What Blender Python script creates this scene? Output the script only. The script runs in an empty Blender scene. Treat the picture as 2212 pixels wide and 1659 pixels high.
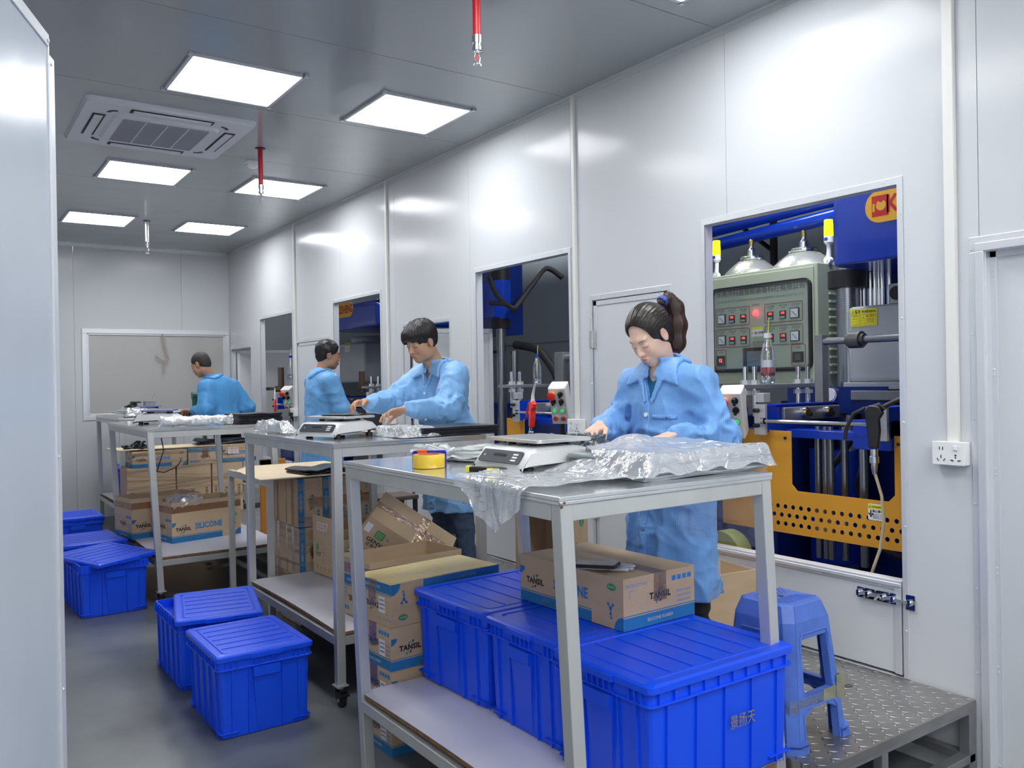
import bpy, bmesh, math, random
import numpy as np
from mathutils import Vector, Matrix, Euler, noise
random.seed(7)
S = bpy.context.scene
COL = S.collection
PI = math.pi
# ---------------------------------------------------------------- camera
FPX, CX, CY = 1816.757, 1106.0, 829.5
YAW, PIT, ROL = 0.60737199, -0.00354622, -0.0170291
_f = np.array([math.sin(YAW)*math.cos(PIT), math.cos(YAW)*math.cos(PIT), math.sin(PIT)])
_r = np.array([math.cos(YAW), -math.sin(YAW), 0.0])
_u = np.cross(_r, _f)
_c, _s = math.cos(ROL), math.sin(ROL)
_r, _u = _r*_c + _u*_s, -_r*_s + _u*_c
CAMZ = 1.5
cd = bpy.data.cameras.new('camera')
cd.sensor_width = 36.0
cd.lens = FPX*36.0/2212.0
cd.clip_start = 0.05
cam = bpy.data.objects.new('camera', cd)
COL.objects.link(cam)
M = Matrix(((_r[0], _u[0], -_f[0], 0), (_r[1], _u[1], -_f[1], 0), (_r[2], _u[2], -_f[2], CAMZ), (0, 0, 0, 1)))
cam.matrix_world = M
S.camera = cam
# ---------------------------------------------------------------- world, exposure
wd = bpy.data.worlds.new('world'); S.world = wd; wd.use_nodes = True
wd.node_tree.nodes['Background'].inputs[0].default_value = (0.55, 0.62, 0.7, 1)
wd.node_tree.nodes['Background'].inputs[1].default_value = 0.15
S.view_settings.view_transform = 'Standard'
S.view_settings.look = 'None'
S.view_settings.gamma = 1
S.view_settings.use_curve_mapping = False
S.view_settings.exposure = 1.12
LAMP_PANEL = 8.6     # strength of the ceiling light panels of this room
FILL_MACH = 26.0       # strength of the added fill lamps over the machines
W = 3.15              # the right wall
ZC = 3.17             # ceiling height
YB = 10.26*1.05       # the back wall
ZP = 0.30             # platform height

def _ray(px, py): return _f*FPX + _r*(px-CX) - _u*(py-CY)
def onz(px, py, z):
    d = _ray(px, py); t = (z-CAMZ)/d[2]; return Vector((d[0]*t, d[1]*t, z))
def onx(px, py, x):
    d = _ray(px, py); t = x/d[0]; return Vector((x, d[1]*t, CAMZ+d[2]*t))
def ony(px, py, y):
    d = _ray(px, py); t = y/d[1]; return Vector((d[0]*t, y, CAMZ+d[2]*t))
def ond(px, py, dep):
    d = _ray(px, py)*(dep/FPX); return Vector((d[0], d[1], CAMZ+d[2]))

# ---------------------------------------------------------------- materials
MATS = {}
def mat(name, col=(.8,.8,.8), rough=.5, metal=0, spec=.5, bump=0, bscale=20, bdetail=2, bdist=.01, stretch=None,
        var=0, vscale=6, var2=None, emit=None, es=1, coat=0, alpha=1, trans=0, ior=1.45, sheen=0, aniso=0, rvar=0, sss=0, attr=None):
    if name in MATS: return MATS[name]
    m = bpy.data.materials.new(name); m.use_nodes = True
    nt = m.node_tree; n = nt.nodes; L = nt.links; b = n['Principled BSDF']
    def si(k, v):
        if k in b.inputs: b.inputs[k].default_value = v
    c4 = (*col, 1)
    si('Base Color', c4); si('Roughness', rough); si('Metallic', metal); si('Specular IOR Level', spec); si('IOR', ior)
    si('Coat Weight', coat); si('Coat Roughness', .08); si('Alpha', alpha); si('Transmission Weight', trans)
    si('Sheen Weight', sheen); si('Subsurface Weight', sss); si('Subsurface Scale', .01)
    if sss: si('Subsurface Radius', (1, .35, .2))
    if emit: si('Emission Color', (*emit, 1)); si('Emission Strength', es)
    tc = n.new('ShaderNodeTexCoord')
    vec = tc.outputs['Object']
    if stretch:
        mp = n.new('ShaderNodeMapping'); mp.inputs['Scale'].default_value = stretch
        L.new(vec, mp.inputs[0]); svec = mp.outputs[0]
    else: svec = vec
    csrc = None
    if attr:
        at = n.new('ShaderNodeAttribute'); at.attribute_name = attr; csrc = at.outputs['Color']; L.new(csrc, b.inputs['Base Color'])
    if var or var2:
        nz = n.new('ShaderNodeTexNoise'); nz.inputs['Scale'].default_value = vscale; nz.inputs['Detail'].default_value = 6
        L.new(svec if stretch else vec, nz.inputs['Vector'])
        rp = n.new('ShaderNodeValToRGB'); rp.color_ramp.elements[0].position = .3; rp.color_ramp.elements[1].position = .7
        c2 = var2 if var2 else tuple(max(0, c*(1-var)) for c in col)
        rp.color_ramp.elements[0].color = (*c2, 1); rp.color_ramp.elements[1].color = c4
        L.new(nz.outputs['Fac'], rp.inputs[0]); L.new(rp.outputs[0], b.inputs['Base Color'])
        if rvar:
            mr = n.new('ShaderNodeMapRange'); mr.inputs[3].default_value = rough-rvar; mr.inputs[4].default_value = rough+rvar
            L.new(nz.outputs['Fac'], mr.inputs[0]); L.new(mr.outputs[0], b.inputs['Roughness'])
    if bump:
        nb = n.new('ShaderNodeTexNoise'); nb.inputs['Scale'].default_value = bscale; nb.inputs['Detail'].default_value = bdetail
        L.new(svec, nb.inputs['Vector'])
        bp = n.new('ShaderNodeBump'); bp.inputs['Strength'].default_value = bump; bp.inputs['Distance'].default_value = bdist
        L.new(nb.outputs['Fac'], bp.inputs['Height']); L.new(bp.outputs[0], b.inputs['Normal'])
    MATS[name] = m
    return m

def film_mat(name, tint=(.9,.93,.97), gl=.22, dif=.1, rough=.12, bump=.6, bscale=30, bdist=.01):
    """thin clear plastic: see-through with glints"""
    if name in MATS: return MATS[name]
    m = bpy.data.materials.new(name); m.use_nodes = True
    nt = m.node_tree; n = nt.nodes; L = nt.links; n.remove(n['Principled BSDF'])
    out = n['Material Output']
    tr = n.new('ShaderNodeBsdfTransparent'); tr.inputs[0].default_value = (*tint, 1)
    g = n.new('ShaderNodeBsdfGlossy'); g.inputs['Roughness'].default_value = rough; g.inputs[0].default_value = (1,1,1,1)
    d = n.new('ShaderNodeBsdfDiffuse'); d.inputs[0].default_value = (.82,.86,.9,1)
    tc = n.new('ShaderNodeTexCoord'); nz = n.new('ShaderNodeTexNoise'); nz.inputs['Scale'].default_value = bscale; nz.inputs['Detail'].default_value = 4
    nz.inputs['Distortion'].default_value = 1.5
    L.new(tc.outputs['Object'], nz.inputs['Vector'])
    bp = n.new('ShaderNodeBump'); bp.inputs['Strength'].default_value = bump; bp.inputs['Distance'].default_value = bdist
    L.new(nz.outputs['Fac'], bp.inputs['Height']); L.new(bp.outputs[0], g.inputs['Normal']); L.new(bp.outputs[0], d.inputs['Normal'])
    fr = n.new('ShaderNodeLayerWeight'); fr.inputs[0].default_value = .35; L.new(bp.outputs[0], fr.inputs['Normal'])
    ma = n.new('ShaderNodeMath'); ma.operation = 'MULTIPLY_ADD'; ma.inputs[1].default_value = .5; ma.inputs[2].default_value = gl
    ma.use_clamp = True
    L.new(fr.outputs['Fresnel'], ma.inputs[0])
    m1 = n.new('ShaderNodeMixShader'); m1.inputs[0].default_value = dif; L.new(tr.outputs[0], m1.inputs[1]); L.new(d.outputs[0], m1.inputs[2])
    m2 = n.new('ShaderNodeMixShader'); L.new(ma.outputs[0], m2.inputs[0]); L.new(m1.outputs[0], m2.inputs[1]); L.new(g.outputs[0], m2.inputs[2])
    L.new(m2.outputs[0], out.inputs[0])
    MATS[name] = m
    return m

def emat(name, col, s):
    if name in MATS: return MATS[name]
    m = bpy.data.materials.new(name); m.use_nodes = True
    nt = m.node_tree; b = nt.nodes['Principled BSDF']; b.inputs['Base Color'].default_value = (*[min(.8,c) for c in col],1)
    b.inputs['Emission Color'].default_value = (*col, 1); b.inputs['Emission Strength'].default_value = s
    MATS[name] = m
    return m

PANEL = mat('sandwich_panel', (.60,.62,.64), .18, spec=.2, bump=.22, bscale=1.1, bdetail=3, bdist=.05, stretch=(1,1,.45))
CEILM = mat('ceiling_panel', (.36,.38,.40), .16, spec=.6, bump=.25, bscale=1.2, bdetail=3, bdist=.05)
ALU = mat('aluminium_trim', (.70,.72,.75), .36, metal=.4, bump=.05, bscale=8, stretch=(1,1,.1))
ALUD = mat('aluminium_side', (.5,.53,.57), .35, metal=.7)
STEEL = mat('stainless', (.60,.62,.61), .33, metal=.5, bump=.05, bscale=60, stretch=(1,1,.05), var=.1, vscale=7)
TOPM = mat('stainless_top', (.74,.76,.77), .15, metal=.85, bump=.05, bscale=5, bdist=.01, var=.1, vscale=3)
CHROME = mat('chrome', (.7,.72,.74), .14, metal=1)
DSTEEL = mat('dark_steel', (.16,.16,.16), .35, metal=.8, var=.4, vscale=9)
GREYST = mat('grey_steel', (.36,.37,.38), .38, metal=.7, var=.25, vscale=8)
BLUEP = mat('blue_plastic', (.006,.078,.82), .3, spec=.5, bump=.04, bscale=12)
MBLUE = mat('machine_blue', (.004,.04,.42), .22, spec=.5, coat=.25)
MDBLUE = mat('machine_navy', (.004,.022,.17), .3)
YEL = mat('machine_yellow', (.72,.34,.03), .4, var=.12, vscale=3)
BLACK = mat('black', (.012,.012,.014), .45)
BLACKG = mat('black_gloss', (.01,.01,.012), .15)
RUBBER = mat('black_rubber', (.02,.02,.022), .6)
WHITE = mat('white_plastic', (.80,.81,.80), .35)
CREAM = mat('cream_plastic', (.72,.71,.66), .4)
CARD = mat('cardboard', (.60,.44,.28), .75, var=.12, vscale=5, bump=.1, bscale=60, stretch=(1,1,4))
CARDL = mat('cardboard_light', (.74,.61,.42), .8, var=.1, vscale=4)
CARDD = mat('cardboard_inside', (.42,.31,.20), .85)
TAPEC = film_mat('clear_tape', tint=(.97,.93,.82), gl=.10, dif=.06, bscale=40)
TAPE = film_mat('packing_tape', tint=(.88,.72,.46), gl=.08, dif=.05, rough=.15, bump=.6, bscale=25)
PBLUE = mat('print_blue', (.02,.18,.42), .7)
PBLUE2 = mat('print_blue_letters', (.02,.22,.55), .7)
PBLACK = mat('print_black', (.015,.015,.02), .6)
PNAVY = mat('print_navy', (.01,.03,.18), .6)
PGREEN = mat('print_green', (.03,.28,.12), .6)
PGREEN2 = mat('print_light_green', (.05,.36,.13), .6)
PWHITE = mat('print_white', (.82,.83,.84), .5)
PGREY = mat('print_grey', (.2,.2,.2), .6)
PRED = mat('print_red', (.55,.02,.02), .5)
PYEL = mat('label_yellow', (.82,.74,.03), .45)
GREEN_BOX = mat('cabinet_green_grey', (.38,.42,.32), .4, spec=.4)
REDP = mat('red_plastic', (.75,.03,.02), .35)
REDPIPE = mat('red_pipe', (.48,.01,.02), .35)
LAMW = mat('laminate_white', (.66,.65,.72), .35, var=.05, vscale=3, bump=.05, bscale=5)
WOODE = mat('board_edge', (.25,.15,.07), .8, var=.5, vscale=30)
BAGF = film_mat('plastic_film', gl=.26, dif=.38, rough=.09, bump=1, bscale=9, bdist=.02)
BAGW = film_mat('plastic_film_milky', gl=.2, dif=.4, rough=.12, bump=1, bscale=22, bdist=.02)
FILMG = film_mat('hanging_film', gl=.05, dif=.12, rough=.08, bump=.3, bscale=6)
BOTL = film_mat('bottle_plastic', gl=.12, dif=.03, rough=.06, bump=.2, bscale=20)
SILB = mat('black_rubber_sheet', (.013,.014,.018), .38, bump=.3, bscale=12)
SILG = mat('grey_rubber_sheet', (.34,.37,.39), .4, bump=.2, bscale=20)

# ---------------------------------------------------------------- mesh builder
class MB:
    def __init__(s): s.v = []; s.f = []; s.m = []; s.M = None
    def add(s, vs, fs, mi=0, M=None):
        o = len(s.v)
        for p in vs:
            p = Vector(p)
            if M is not None: p = M @ p
            if s.M is not None: p = s.M @ p
            s.v.append(p)
        for f in fs: s.f.append([o+i for i in f]); s.m.append(mi)
        return s
    def box(s, a, b, mi=0, M=None, taper=0):
        x0,y0,z0 = a; x1,y1,z1 = b; t = taper
        vs = [(x0+t,y0+t,z0),(x1-t,y0+t,z0),(x1-t,y1-t,z0),(x0+t,y1-t,z0),(x0,y0,z1),(x1,y0,z1),(x1,y1,z1),(x0,y1,z1)]
        return s.add(vs, [(3,2,1,0),(4,5,6,7),(0,1,5,4),(1,2,6,5),(2,3,7,6),(3,0,4,7)], mi, M)
    def cyl(s, p0, p1, r0, r1=None, n=16, mi=0, M=None, cap=True):
        p0 = Vector(p0); p1 = Vector(p1); r1 = r0 if r1 is None else r1
        d = (p1-p0); q = d.to_track_quat('Z', 'Y') if d.length > 1e-9 else Euler((0,0,0)).to_quaternion()
        vs = []
        for k, (p, r) in enumerate(((p0, r0), (p1, r1))):
            for i in range(n):
                a = 2*PI*i/n; vs.append(p + q @ Vector((r*math.cos(a), r*math.sin(a), 0)))
        fs = [(i, (i+1) % n, n+(i+1) % n, n+i) for i in range(n)]
        if cap: fs += [tuple(range(n-1, -1, -1)), tuple(range(n, 2*n))]
        return s.add(vs, fs, mi, M)
    def tube(s, pts, r, n=8, mi=0, M=None, cap=True):
        pts = [Vector(p) for p in pts]; rs = r if isinstance(r, (list, tuple)) else [r]*len(pts)
        vs = []; q = None
        for i, p in enumerate(pts):
            a = pts[max(0, i-1)]; b = pts[min(len(pts)-1, i+1)]; d = (b-a).normalized()
            if q is None:
                q = d.to_track_quat('Z', 'Y')
            else:
                z = q @ Vector((0,0,1)); q = z.rotation_difference(d) @ q
            for k in range(n):
                an = 2*PI*k/n; vs.append(p + q @ Vector((rs[i]*math.cos(an), rs[i]*math.sin(an), 0)))
        fs = []
        for i in range(len(pts)-1):
            for k in range(n):
                fs.append((i*n+k, i*n+(k+1) % n, (i+1)*n+(k+1) % n, (i+1)*n+k))
        if cap: fs += [tuple(range(n-1, -1, -1)), tuple(range((len(pts)-1)*n, len(pts)*n))]
        return s.add(vs, fs, mi, M)
    def lathe(s, prof, n=24, mi=0, M=None, sx=1, sy=1):
        vs = []
        for (r, z) in prof:
            for k in range(n):
                a = 2*PI*k/n; vs.append((r*math.cos(a)*sx, r*math.sin(a)*sy, z))
        fs = []
        for i in range(len(prof)-1):
            for k in range(n):
                fs.append((i*n+k, i*n+(k+1) % n, (i+1)*n+(k+1) % n, (i+1)*n+k))
        if prof[0][0] > 1e-5: fs.append(tuple(range(n-1, -1, -1)))
        if prof[-1][0] > 1e-5: fs.append(tuple(range((len(prof)-1)*n, len(prof)*n)))
        return s.add(vs, fs, mi, M)
    def prism(s, poly, z0, z1, mi=0, M=None, top=None):
        n = len(poly); tp = top or poly
        vs = [(x, y, z0) for x, y in poly] + [(x, y, z1) for x, y in tp]
        fs = [tuple(range(n-1, -1, -1)), tuple(range(n, 2*n))] + [(i, (i+1) % n, n+(i+1) % n, n+i) for i in range(n)]
        return s.add(vs, fs, mi, M)
    def quad(s, a, b, c, d, mi=0, M=None): return s.add([a,b,c,d], [(0,1,2,3)], mi, M)
    def grid(s, fn, nu, nv, mi=0, M=None):
        vs = [fn(i/nu, j/nv) for j in range(nv+1) for i in range(nu+1)]
        fs = [(j*(nu+1)+i, j*(nu+1)+i+1, (j+1)*(nu+1)+i+1, (j+1)*(nu+1)+i) for j in range(nv) for i in range(nu)]
        return s.add(vs, fs, mi, M)
    def text(s, txt, size, M, mi=0, align='CENTER', sx=1, ext=.0003, spacing=1.0, bold=0):
        vs, fs = text_geo(txt, align, spacing, bold)
        K = Matrix.Diagonal((size*sx, size, 1, 1))
        return s.add([(p[0]*size*sx, p[1]*size, ext) for p in vs], fs, mi, M)
    def build(s, name, mats, parent=None, smooth=False, bevel=0, seg=2, solid=0, sub=0, angle=40):
        me = bpy.data.meshes.new(name)
        me.from_pydata([tuple(p) for p in s.v], [], s.f)
        if not isinstance(mats, (list, tuple)): mats = [mats]
        for m in mats: me.materials.append(m)
        me.polygons.foreach_set('material_index', s.m)
        if smooth:
            me.polygons.foreach_set('use_smooth', [True]*len(s.f))
            try: me.set_sharp_from_angle(angle=math.radians(angle))
            except Exception: pass
        me.update()
        o = bpy.data.objects.new(name, me); COL.objects.link(o)
        if parent is not None: o.parent = parent
        if solid:
            md = o.modifiers.new('solid', 'SOLIDIFY'); md.thickness = solid; md.offset = 0
        if bevel:
            md = o.modifiers.new('bevel', 'BEVEL'); md.width = bevel; md.segments = seg; md.limit_method = 'ANGLE'; md.angle_limit = math.radians(50)
            md.use_clamp_overlap = True
        if sub:
            md = o.modifiers.new('sub', 'SUBSURF'); md.levels = sub; md.render_levels = sub
        return o
_TX = {}
def text_geo(txt, align, spacing, bold):
    k = (txt, align, spacing, bold)
    if k in _TX: return _TX[k]
    c = bpy.data.curves.new('t', 'FONT'); c.body = txt; c.size = 1; c.align_x = align; c.align_y = 'CENTER'; c.resolution_u = 2
    c.space_character = spacing; c.offset = bold
    o = bpy.data.objects.new('t', c); COL.objects.link(o)
    dg = bpy.context.evaluated_depsgraph_get(); dg.update()
    me = bpy.data.meshes.new_from_object(o.evaluated_get(dg))
    vs = [tuple(v.co) for v in me.vertices]; fs = [tuple(p.vertices) for p in me.polygons]
    bpy.data.objects.remove(o); bpy.data.curves.remove(c); bpy.data.meshes.remove(me)
    _TX[k] = (vs, fs)
    return _TX[k]

def tag(o, label=None, cat=None, group=None, kind=None):
    if label: o['label'] = label
    if cat: o['category'] = cat
    if group: o['group'] = group
    if kind: o['kind'] = kind
    return o
def thing(name, label, cat, loc=(0,0,0), rz=0, group=None):
    o = bpy.data.objects.new(name, None); COL.objects.link(o); o.empty_display_size = .05
    o.location = loc; o.rotation_euler = (0, 0, rz)
    return tag(o, label, cat, group)
KIDS = {}
def dup(root, loc, rz=None, label=None, group=None):
    def cp(o, par):
        c = o.copy(); COL.objects.link(c)
        if par is not None: c.parent = par
        for ch in [x for x in list(bpy.data.objects) if x.parent == o]: cp(ch, c)
        return c
    r = cp(root, None); r.location = loc
    if rz is not None: r.rotation_euler = (0, 0, rz)
    if label: r['label'] = label
    if group: r['group'] = group
    return r
def face(o, ux, uy):
    """matrix whose local x runs along ux, y along uy, z out of the surface, origin at o"""
    ux = Vector(ux).normalized(); uy = Vector(uy); uy = (uy - ux*uy.dot(ux)).normalized(); uz = ux.cross(uy)
    return Matrix(((ux.x, uy.x, uz.x, o[0]), (ux.y, uy.y, uz.y, o[1]), (ux.z, uy.z, uz.z, o[2]), (0,0,0,1)))
def struct(o): o['kind'] = 'structure'; return o
def T(x, y, z): return Matrix.Translation((x, y, z))
def RX(a): return Matrix.Rotation(a, 4, 'X')
def RY(a): return Matrix.Rotation(a, 4, 'Y')
def RZ(a): return Matrix.Rotation(a, 4, 'Z')
# ================================================================ THE ROOM
RIV = ALU
def rivets(b, pts, nrm, mi=0):
    for p in pts:
        p = Vector(p); n_ = Vector(nrm); b.cyl(p, p+n_*.0025, .0055, .003, 8, mi)
# floor
fl = mat('concrete_floor', (.20,.215,.225), .34, spec=.5, var2=(.07,.08,.09), vscale=1.6, bump=.12, bscale=5, bdetail=6, rvar=.12)
b = MB(); b.box((-1.2,-2.2,-.1), (6.8,YB+3,0)); struct(b.build('floor', fl))
# ceiling: panels 1.15 m wide with open joints
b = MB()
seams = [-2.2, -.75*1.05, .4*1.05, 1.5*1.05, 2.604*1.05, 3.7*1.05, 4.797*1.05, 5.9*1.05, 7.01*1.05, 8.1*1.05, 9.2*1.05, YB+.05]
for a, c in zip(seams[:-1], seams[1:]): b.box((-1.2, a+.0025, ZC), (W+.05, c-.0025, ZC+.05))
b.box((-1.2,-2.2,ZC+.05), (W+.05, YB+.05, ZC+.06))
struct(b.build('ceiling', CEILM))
# right wall with its openings
OPEN = [(1.79*1.05, 2.69*1.05, -.1, .0), ]
k = 1.05
def z_(z): return 1.5+(z-1.5)*k
ops = [ # y0, y1, z0, z1
 (1.76*k, 2.715*k, ZP, z_(2.215)),      # opening at the near press (flap below it)
 (2.955*k, 3.53*k, ZP, z_(1.935)),       # small door
 (3.73*k, 4.715*k, ZP, z_(2.225)),
 (5.065*k, 5.755*k, ZP, z_(1.93)),
 (6.15*k, 7.10*k, ZP, z_(2.225)),
 (7.24*k, 8.01*k, ZP, z_(1.91)),
 (8.135*k, 9.115*k, ZP, z_(2.22)),
 (9.45*k, 10.19*k, ZP, z_(1.935)),
 (.60*k, 1.455*k, 0.0, z_(1.93)),        # door at the right edge
]
ws = sorted([-2.2, 0.35*k, 1.466*k, 2.58*k, 3.70*k, 4.787*k, 5.885*k, 6.931*k, 8.04*k, 9.096*k, YB])
b = MB()
def wallpiece(y0, y1, z0, z1):
    if y1-y0 > .004 and z1-z0 > .004: b.box((W, y0+.001, z0), (W+.05, y1-.001, z1))
for a, c in zip(ws[:-1], ws[1:]):
    cuts = sorted(set([a, c] + [v for o in ops for v in o[:2] if a < v < c]))
    for y0, y1 in zip(cuts[:-1], cuts[1:]):
        mid = (y0+y1)/2; zs = [(0, ZC)]
        for o in ops:
            if o[0] <= mid <= o[1]: zs = [(0, o[2]), (o[3], ZC)]
        gl = .0 if y0 != a else .0012; gr = .0 if y1 != c else .0012
        for z0, z1 in zs:
            if z1-z0 > .01: b.box((W, y0+gl, z0), (W+.05, y1-gr, z1))
struct(b.build('wall_right', PANEL))
# joint cover angle between wall and ceiling
b = MB(); b.box((W-.03, -2.2, ZC-.004), (W, YB, ZC)); b.box((W-.004, -2.2, ZC-.03), (W, YB, ZC))
rivets(b, [(W-.005, y, ZC-.018) for y in np.arange(.5, YB, .62)], (-1,0,0)); struct(b.build('trim_1', PANEL))
# back wall with the long window
wx0, wx1, wz0, wz1 = 1.406*k, 2.985*k, z_(1.155), z_(2.15)
b = MB()
for a, c in ((-1.2, .2), (.2, 1.325*k), (1.325*k, 2.451*k), (2.451*k, W)):
    cuts = sorted(set([a, c]+[v for v in (wx0, wx1) if a < v < c]))
    for x0, x1 in zip(cuts[:-1], cuts[1:]):
        mid = (x0+x1)/2
        zs = [(0, wz0), (wz1, ZC)] if wx0 < mid < wx1 else [(0, ZC)]
        for z0, z1 in zs: b.box((x0+(.0012 if x0 == a else 0), YB, z0), (x1-(.0012 if x1 == c else 0), YB+.05, z1))
struct(b.build('wall_back', PANEL))
b = MB(); b.box((-1.2, YB-.035, ZC-.004), (W, YB, ZC)); b.box((-1.2, YB-.005, ZC-.04), (W, YB, ZC)); struct(b.build('trim_2', ALU))
win = bpy.data.objects.new('window_1', None); COL.objects.link(win); win['kind'] = 'structure'
b = MB(); t = .045; p = .012
for (x0, x1, z0, z1) in ((wx0-.01, wx1+.01, wz1-t, wz1+.01), (wx0-.01, wx1+.01, wz0-.01, wz0+t), (wx0-.01, wx0+t, wz0+t, wz1-t), (wx1-t, wx1+.01, wz0+t, wz1-t)):
    b.box((x0, YB-p, z0), (x1, YB+.06, z1))
for (x0, x1, z0, z1) in ((wx0+t, wx1-t, wz1-t-.018, wz1-t), (wx0+t, wx1-t, wz0+t, wz0+t+.018), (wx0+t, wx0+t+.018, wz0+t, wz1-t), (wx1-t-.018, wx1-t, wz0+t, wz1-t)):
    b.box((x0, YB+.002, z0), (x1, YB+.05, z1))
b.build('window_frame', ALU, win, bevel=.003)
GL = mat('window_pane_filmed', (.52,.51,.49), .10, spec=.7, bump=.12, bscale=2.5, bdetail=2, bdist=.03, stretch=(3,1,.25), alpha=.86)
b = MB(); b.box((wx0+t, YB+.02, wz0+t), (wx1-t, YB+.026, wz1-t)); b.build('pane', GL, win)
b = MB(); q = onx(0,0,1) if 0 else None
cx0 = ony(352,722,YB-.02); cx1 = ony(357,790,YB-.02)
b.tube([(cx0.x-.01,YB-.03,cx0.z),(cx0.x+.01,YB-.03,cx0.z-.12),(cx0.x+.03,YB-.03,cx0.z-.24),(cx0.x+.06,YB-.03,cx0.z-.30),(cx0.x+.0,YB-.03,cx0.z-.33),(cx0.x-.09,YB-.03,cx0.z-.26)], .008, 6); b.tube([(cx0.x,YB-.03,cx0.z-.33),(cx0.x-.005,YB-.03,cx0.z-.48)], .006, 5)
tag(b.build('frayed_cable', mat('cord_tan', (.40,.34,.24), .7)), 'frayed tan cable hanging before the long window', 'cable')
# left, front and far walls
b = MB(); b.box((-1.2,-2.2,0), (-1.15,YB,ZC)); struct(b.build('wall_left', mat('left_wall_panel', (.78,.79,.80), .3)))
b = MB(); b.box((-1.15,-2.25,0), (W,-2.2,ZC)); struct(b.build('wall_front', PANEL))
# the machine room behind the right wall
MW = mat('machine_room_wall', (.36,.39,.42), .4, bump=.1, bscale=1.5, bdist=.03)
XM = 5.75
b = MB(); b.box((XM, -2.2, 0), (XM+.05, YB+.8, 3.6)); b.box((W+.05, YB+.8, 0), (XM, YB+.85, 3.6)); b.box((W+.05,-2.25,0),(XM+.05,-2.2,3.6))
b.box((XM-.03, -2.2, 1.93), (XM, YB+.8, 1.97))
struct(b.build('wall_machine_room', MW))
b = MB(); b.box((W+.05, -2.2, 3.6), (XM+.05, YB+.85, 3.65)); struct(b.build('ceiling_machine_room', MW))
b = MB(); b.box((-1.2, YB+1.6, 0), (W+.05, YB+1.65, 3.3)); b.box((-1.2, YB+.06, 3.25), (W+.05, YB+1.65, 3.3)); struct(b.build('wall_far_room', MW))

# opening frames: aluminium angles round each opening
def frame(n, o, tw=.035, bottom=True, proud=.005, rv=True, mtl=None, lip=.052):
    y0, y1, z0, z1 = o; b = MB(); p = proud
    b.box((W-p, y0-tw*.6, z1-.003), (W, y1+tw*.6, z1+tw*.8)); b.box((W-p, y0-tw*.6, z0), (W, y0+.003, z1)); b.box((W-p, y1-.003, z0), (W, y1+tw*.6, z1))
    b.box((W-p, y0, z1-.003), (W+lip, y1, z1)); b.box((W-p, y0, z0), (W+lip, y0+.003, z1)); b.box((W-p, y1-.003, z0), (W+lip, y1, z1))
    if rv:
        rivets(b, [(W-p, y1+.012, z) for z in np.arange(z1-.1, z0, -.38)], (-1,0,0))
        rivets(b, [(W-p, y0-.012, z) for z in np.arange(z1-.12, z0, -.41)], (-1,0,0))
        rivets(b, [(W-p, y, z1+.014) for y in np.linspace(y0+.06, y1-.06, 4)], (-1,0,0))
    return struct(b.build('trim_%d' % n, mtl or ALU, bevel=.0015))
for i, o in enumerate(ops[:5] + ops[6:8]): frame(3+i, o)
# flaps under the press openings, sill on top, and the closed doors
def flap(n, y0, y1, ztop, bolt=False):
    r = bpy.data.objects.new('door_%d' % n, None); COL.objects.link(r); r['kind'] = 'structure'
    b = MB(); b.box((W+.004, y0+.012, ZP+.012), (W+.046, y1-.008, ztop-.01)); b.build('door_panel', PANEL, r)
    b = MB(); b.box((W-.002, y0+.01, ztop-.036), (W+.052, y1-.006, ztop), 0); b.box((W-.004, y0+.01, ZP+.01), (W+.004, y0+.04, ztop-.03)); b.box((W-.004, y1-.035, ZP+.01), (W+.004, y1-.006, ztop-.03))
    b.box((W-.008, y0+.01, ztop-.024), (W-.002, y1-.006, ztop-.010))
    rivets(b, [(W-.003, y, ztop-.03) for y in np.linspace(y0+.1, y1-.08, 4)], (-1,0,0))
    b.build('door_frame', ALU, r, bevel=.002)
    if bolt:
        b = MB(); z = ztop-.075; ya, yb_ = y0-.028, y0+.2
        b.box((W-.006, y0+.03, z-.022), (W-.003, yb_, z+.022)); b.box((W-.009, y0-.05, z-.03), (W-.005, y0-.012, z+.03))
        b.cyl((W-.014, y0-.045, z), (W-.014, yb_-.005, z), .0062, n=12); b.cyl((W-.014, y0+.1, z), (W-.045, y0+.1, z-.01), .0045, n=10)
        for yy in (y0+.04, y0+.085, y0+.15, y0+.19, y0-.03): b.box((W-.021, yy-.006, z-.012), (W-.004, yy+.006, z+.012))
        for yy in (y0+.06, y0+.12, y0+.17):
            for s in (-1,1): b.cyl((W-.006, yy, z+s*.018), (W-.009, yy, z+s*.018), .004, n=8)
        b.build('bolt_latch', CHROME, r, bevel=.001)
    return r
zs1 = z_(.72)
flap(1, ops[0][0], ops[0][1], zs1, True); flap(2, ops[2][0], ops[2][1], zs1)
flap(3, ops[4][0], ops[4][1], zs1); flap(4, ops[6][0], ops[6][1], zs1)
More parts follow.
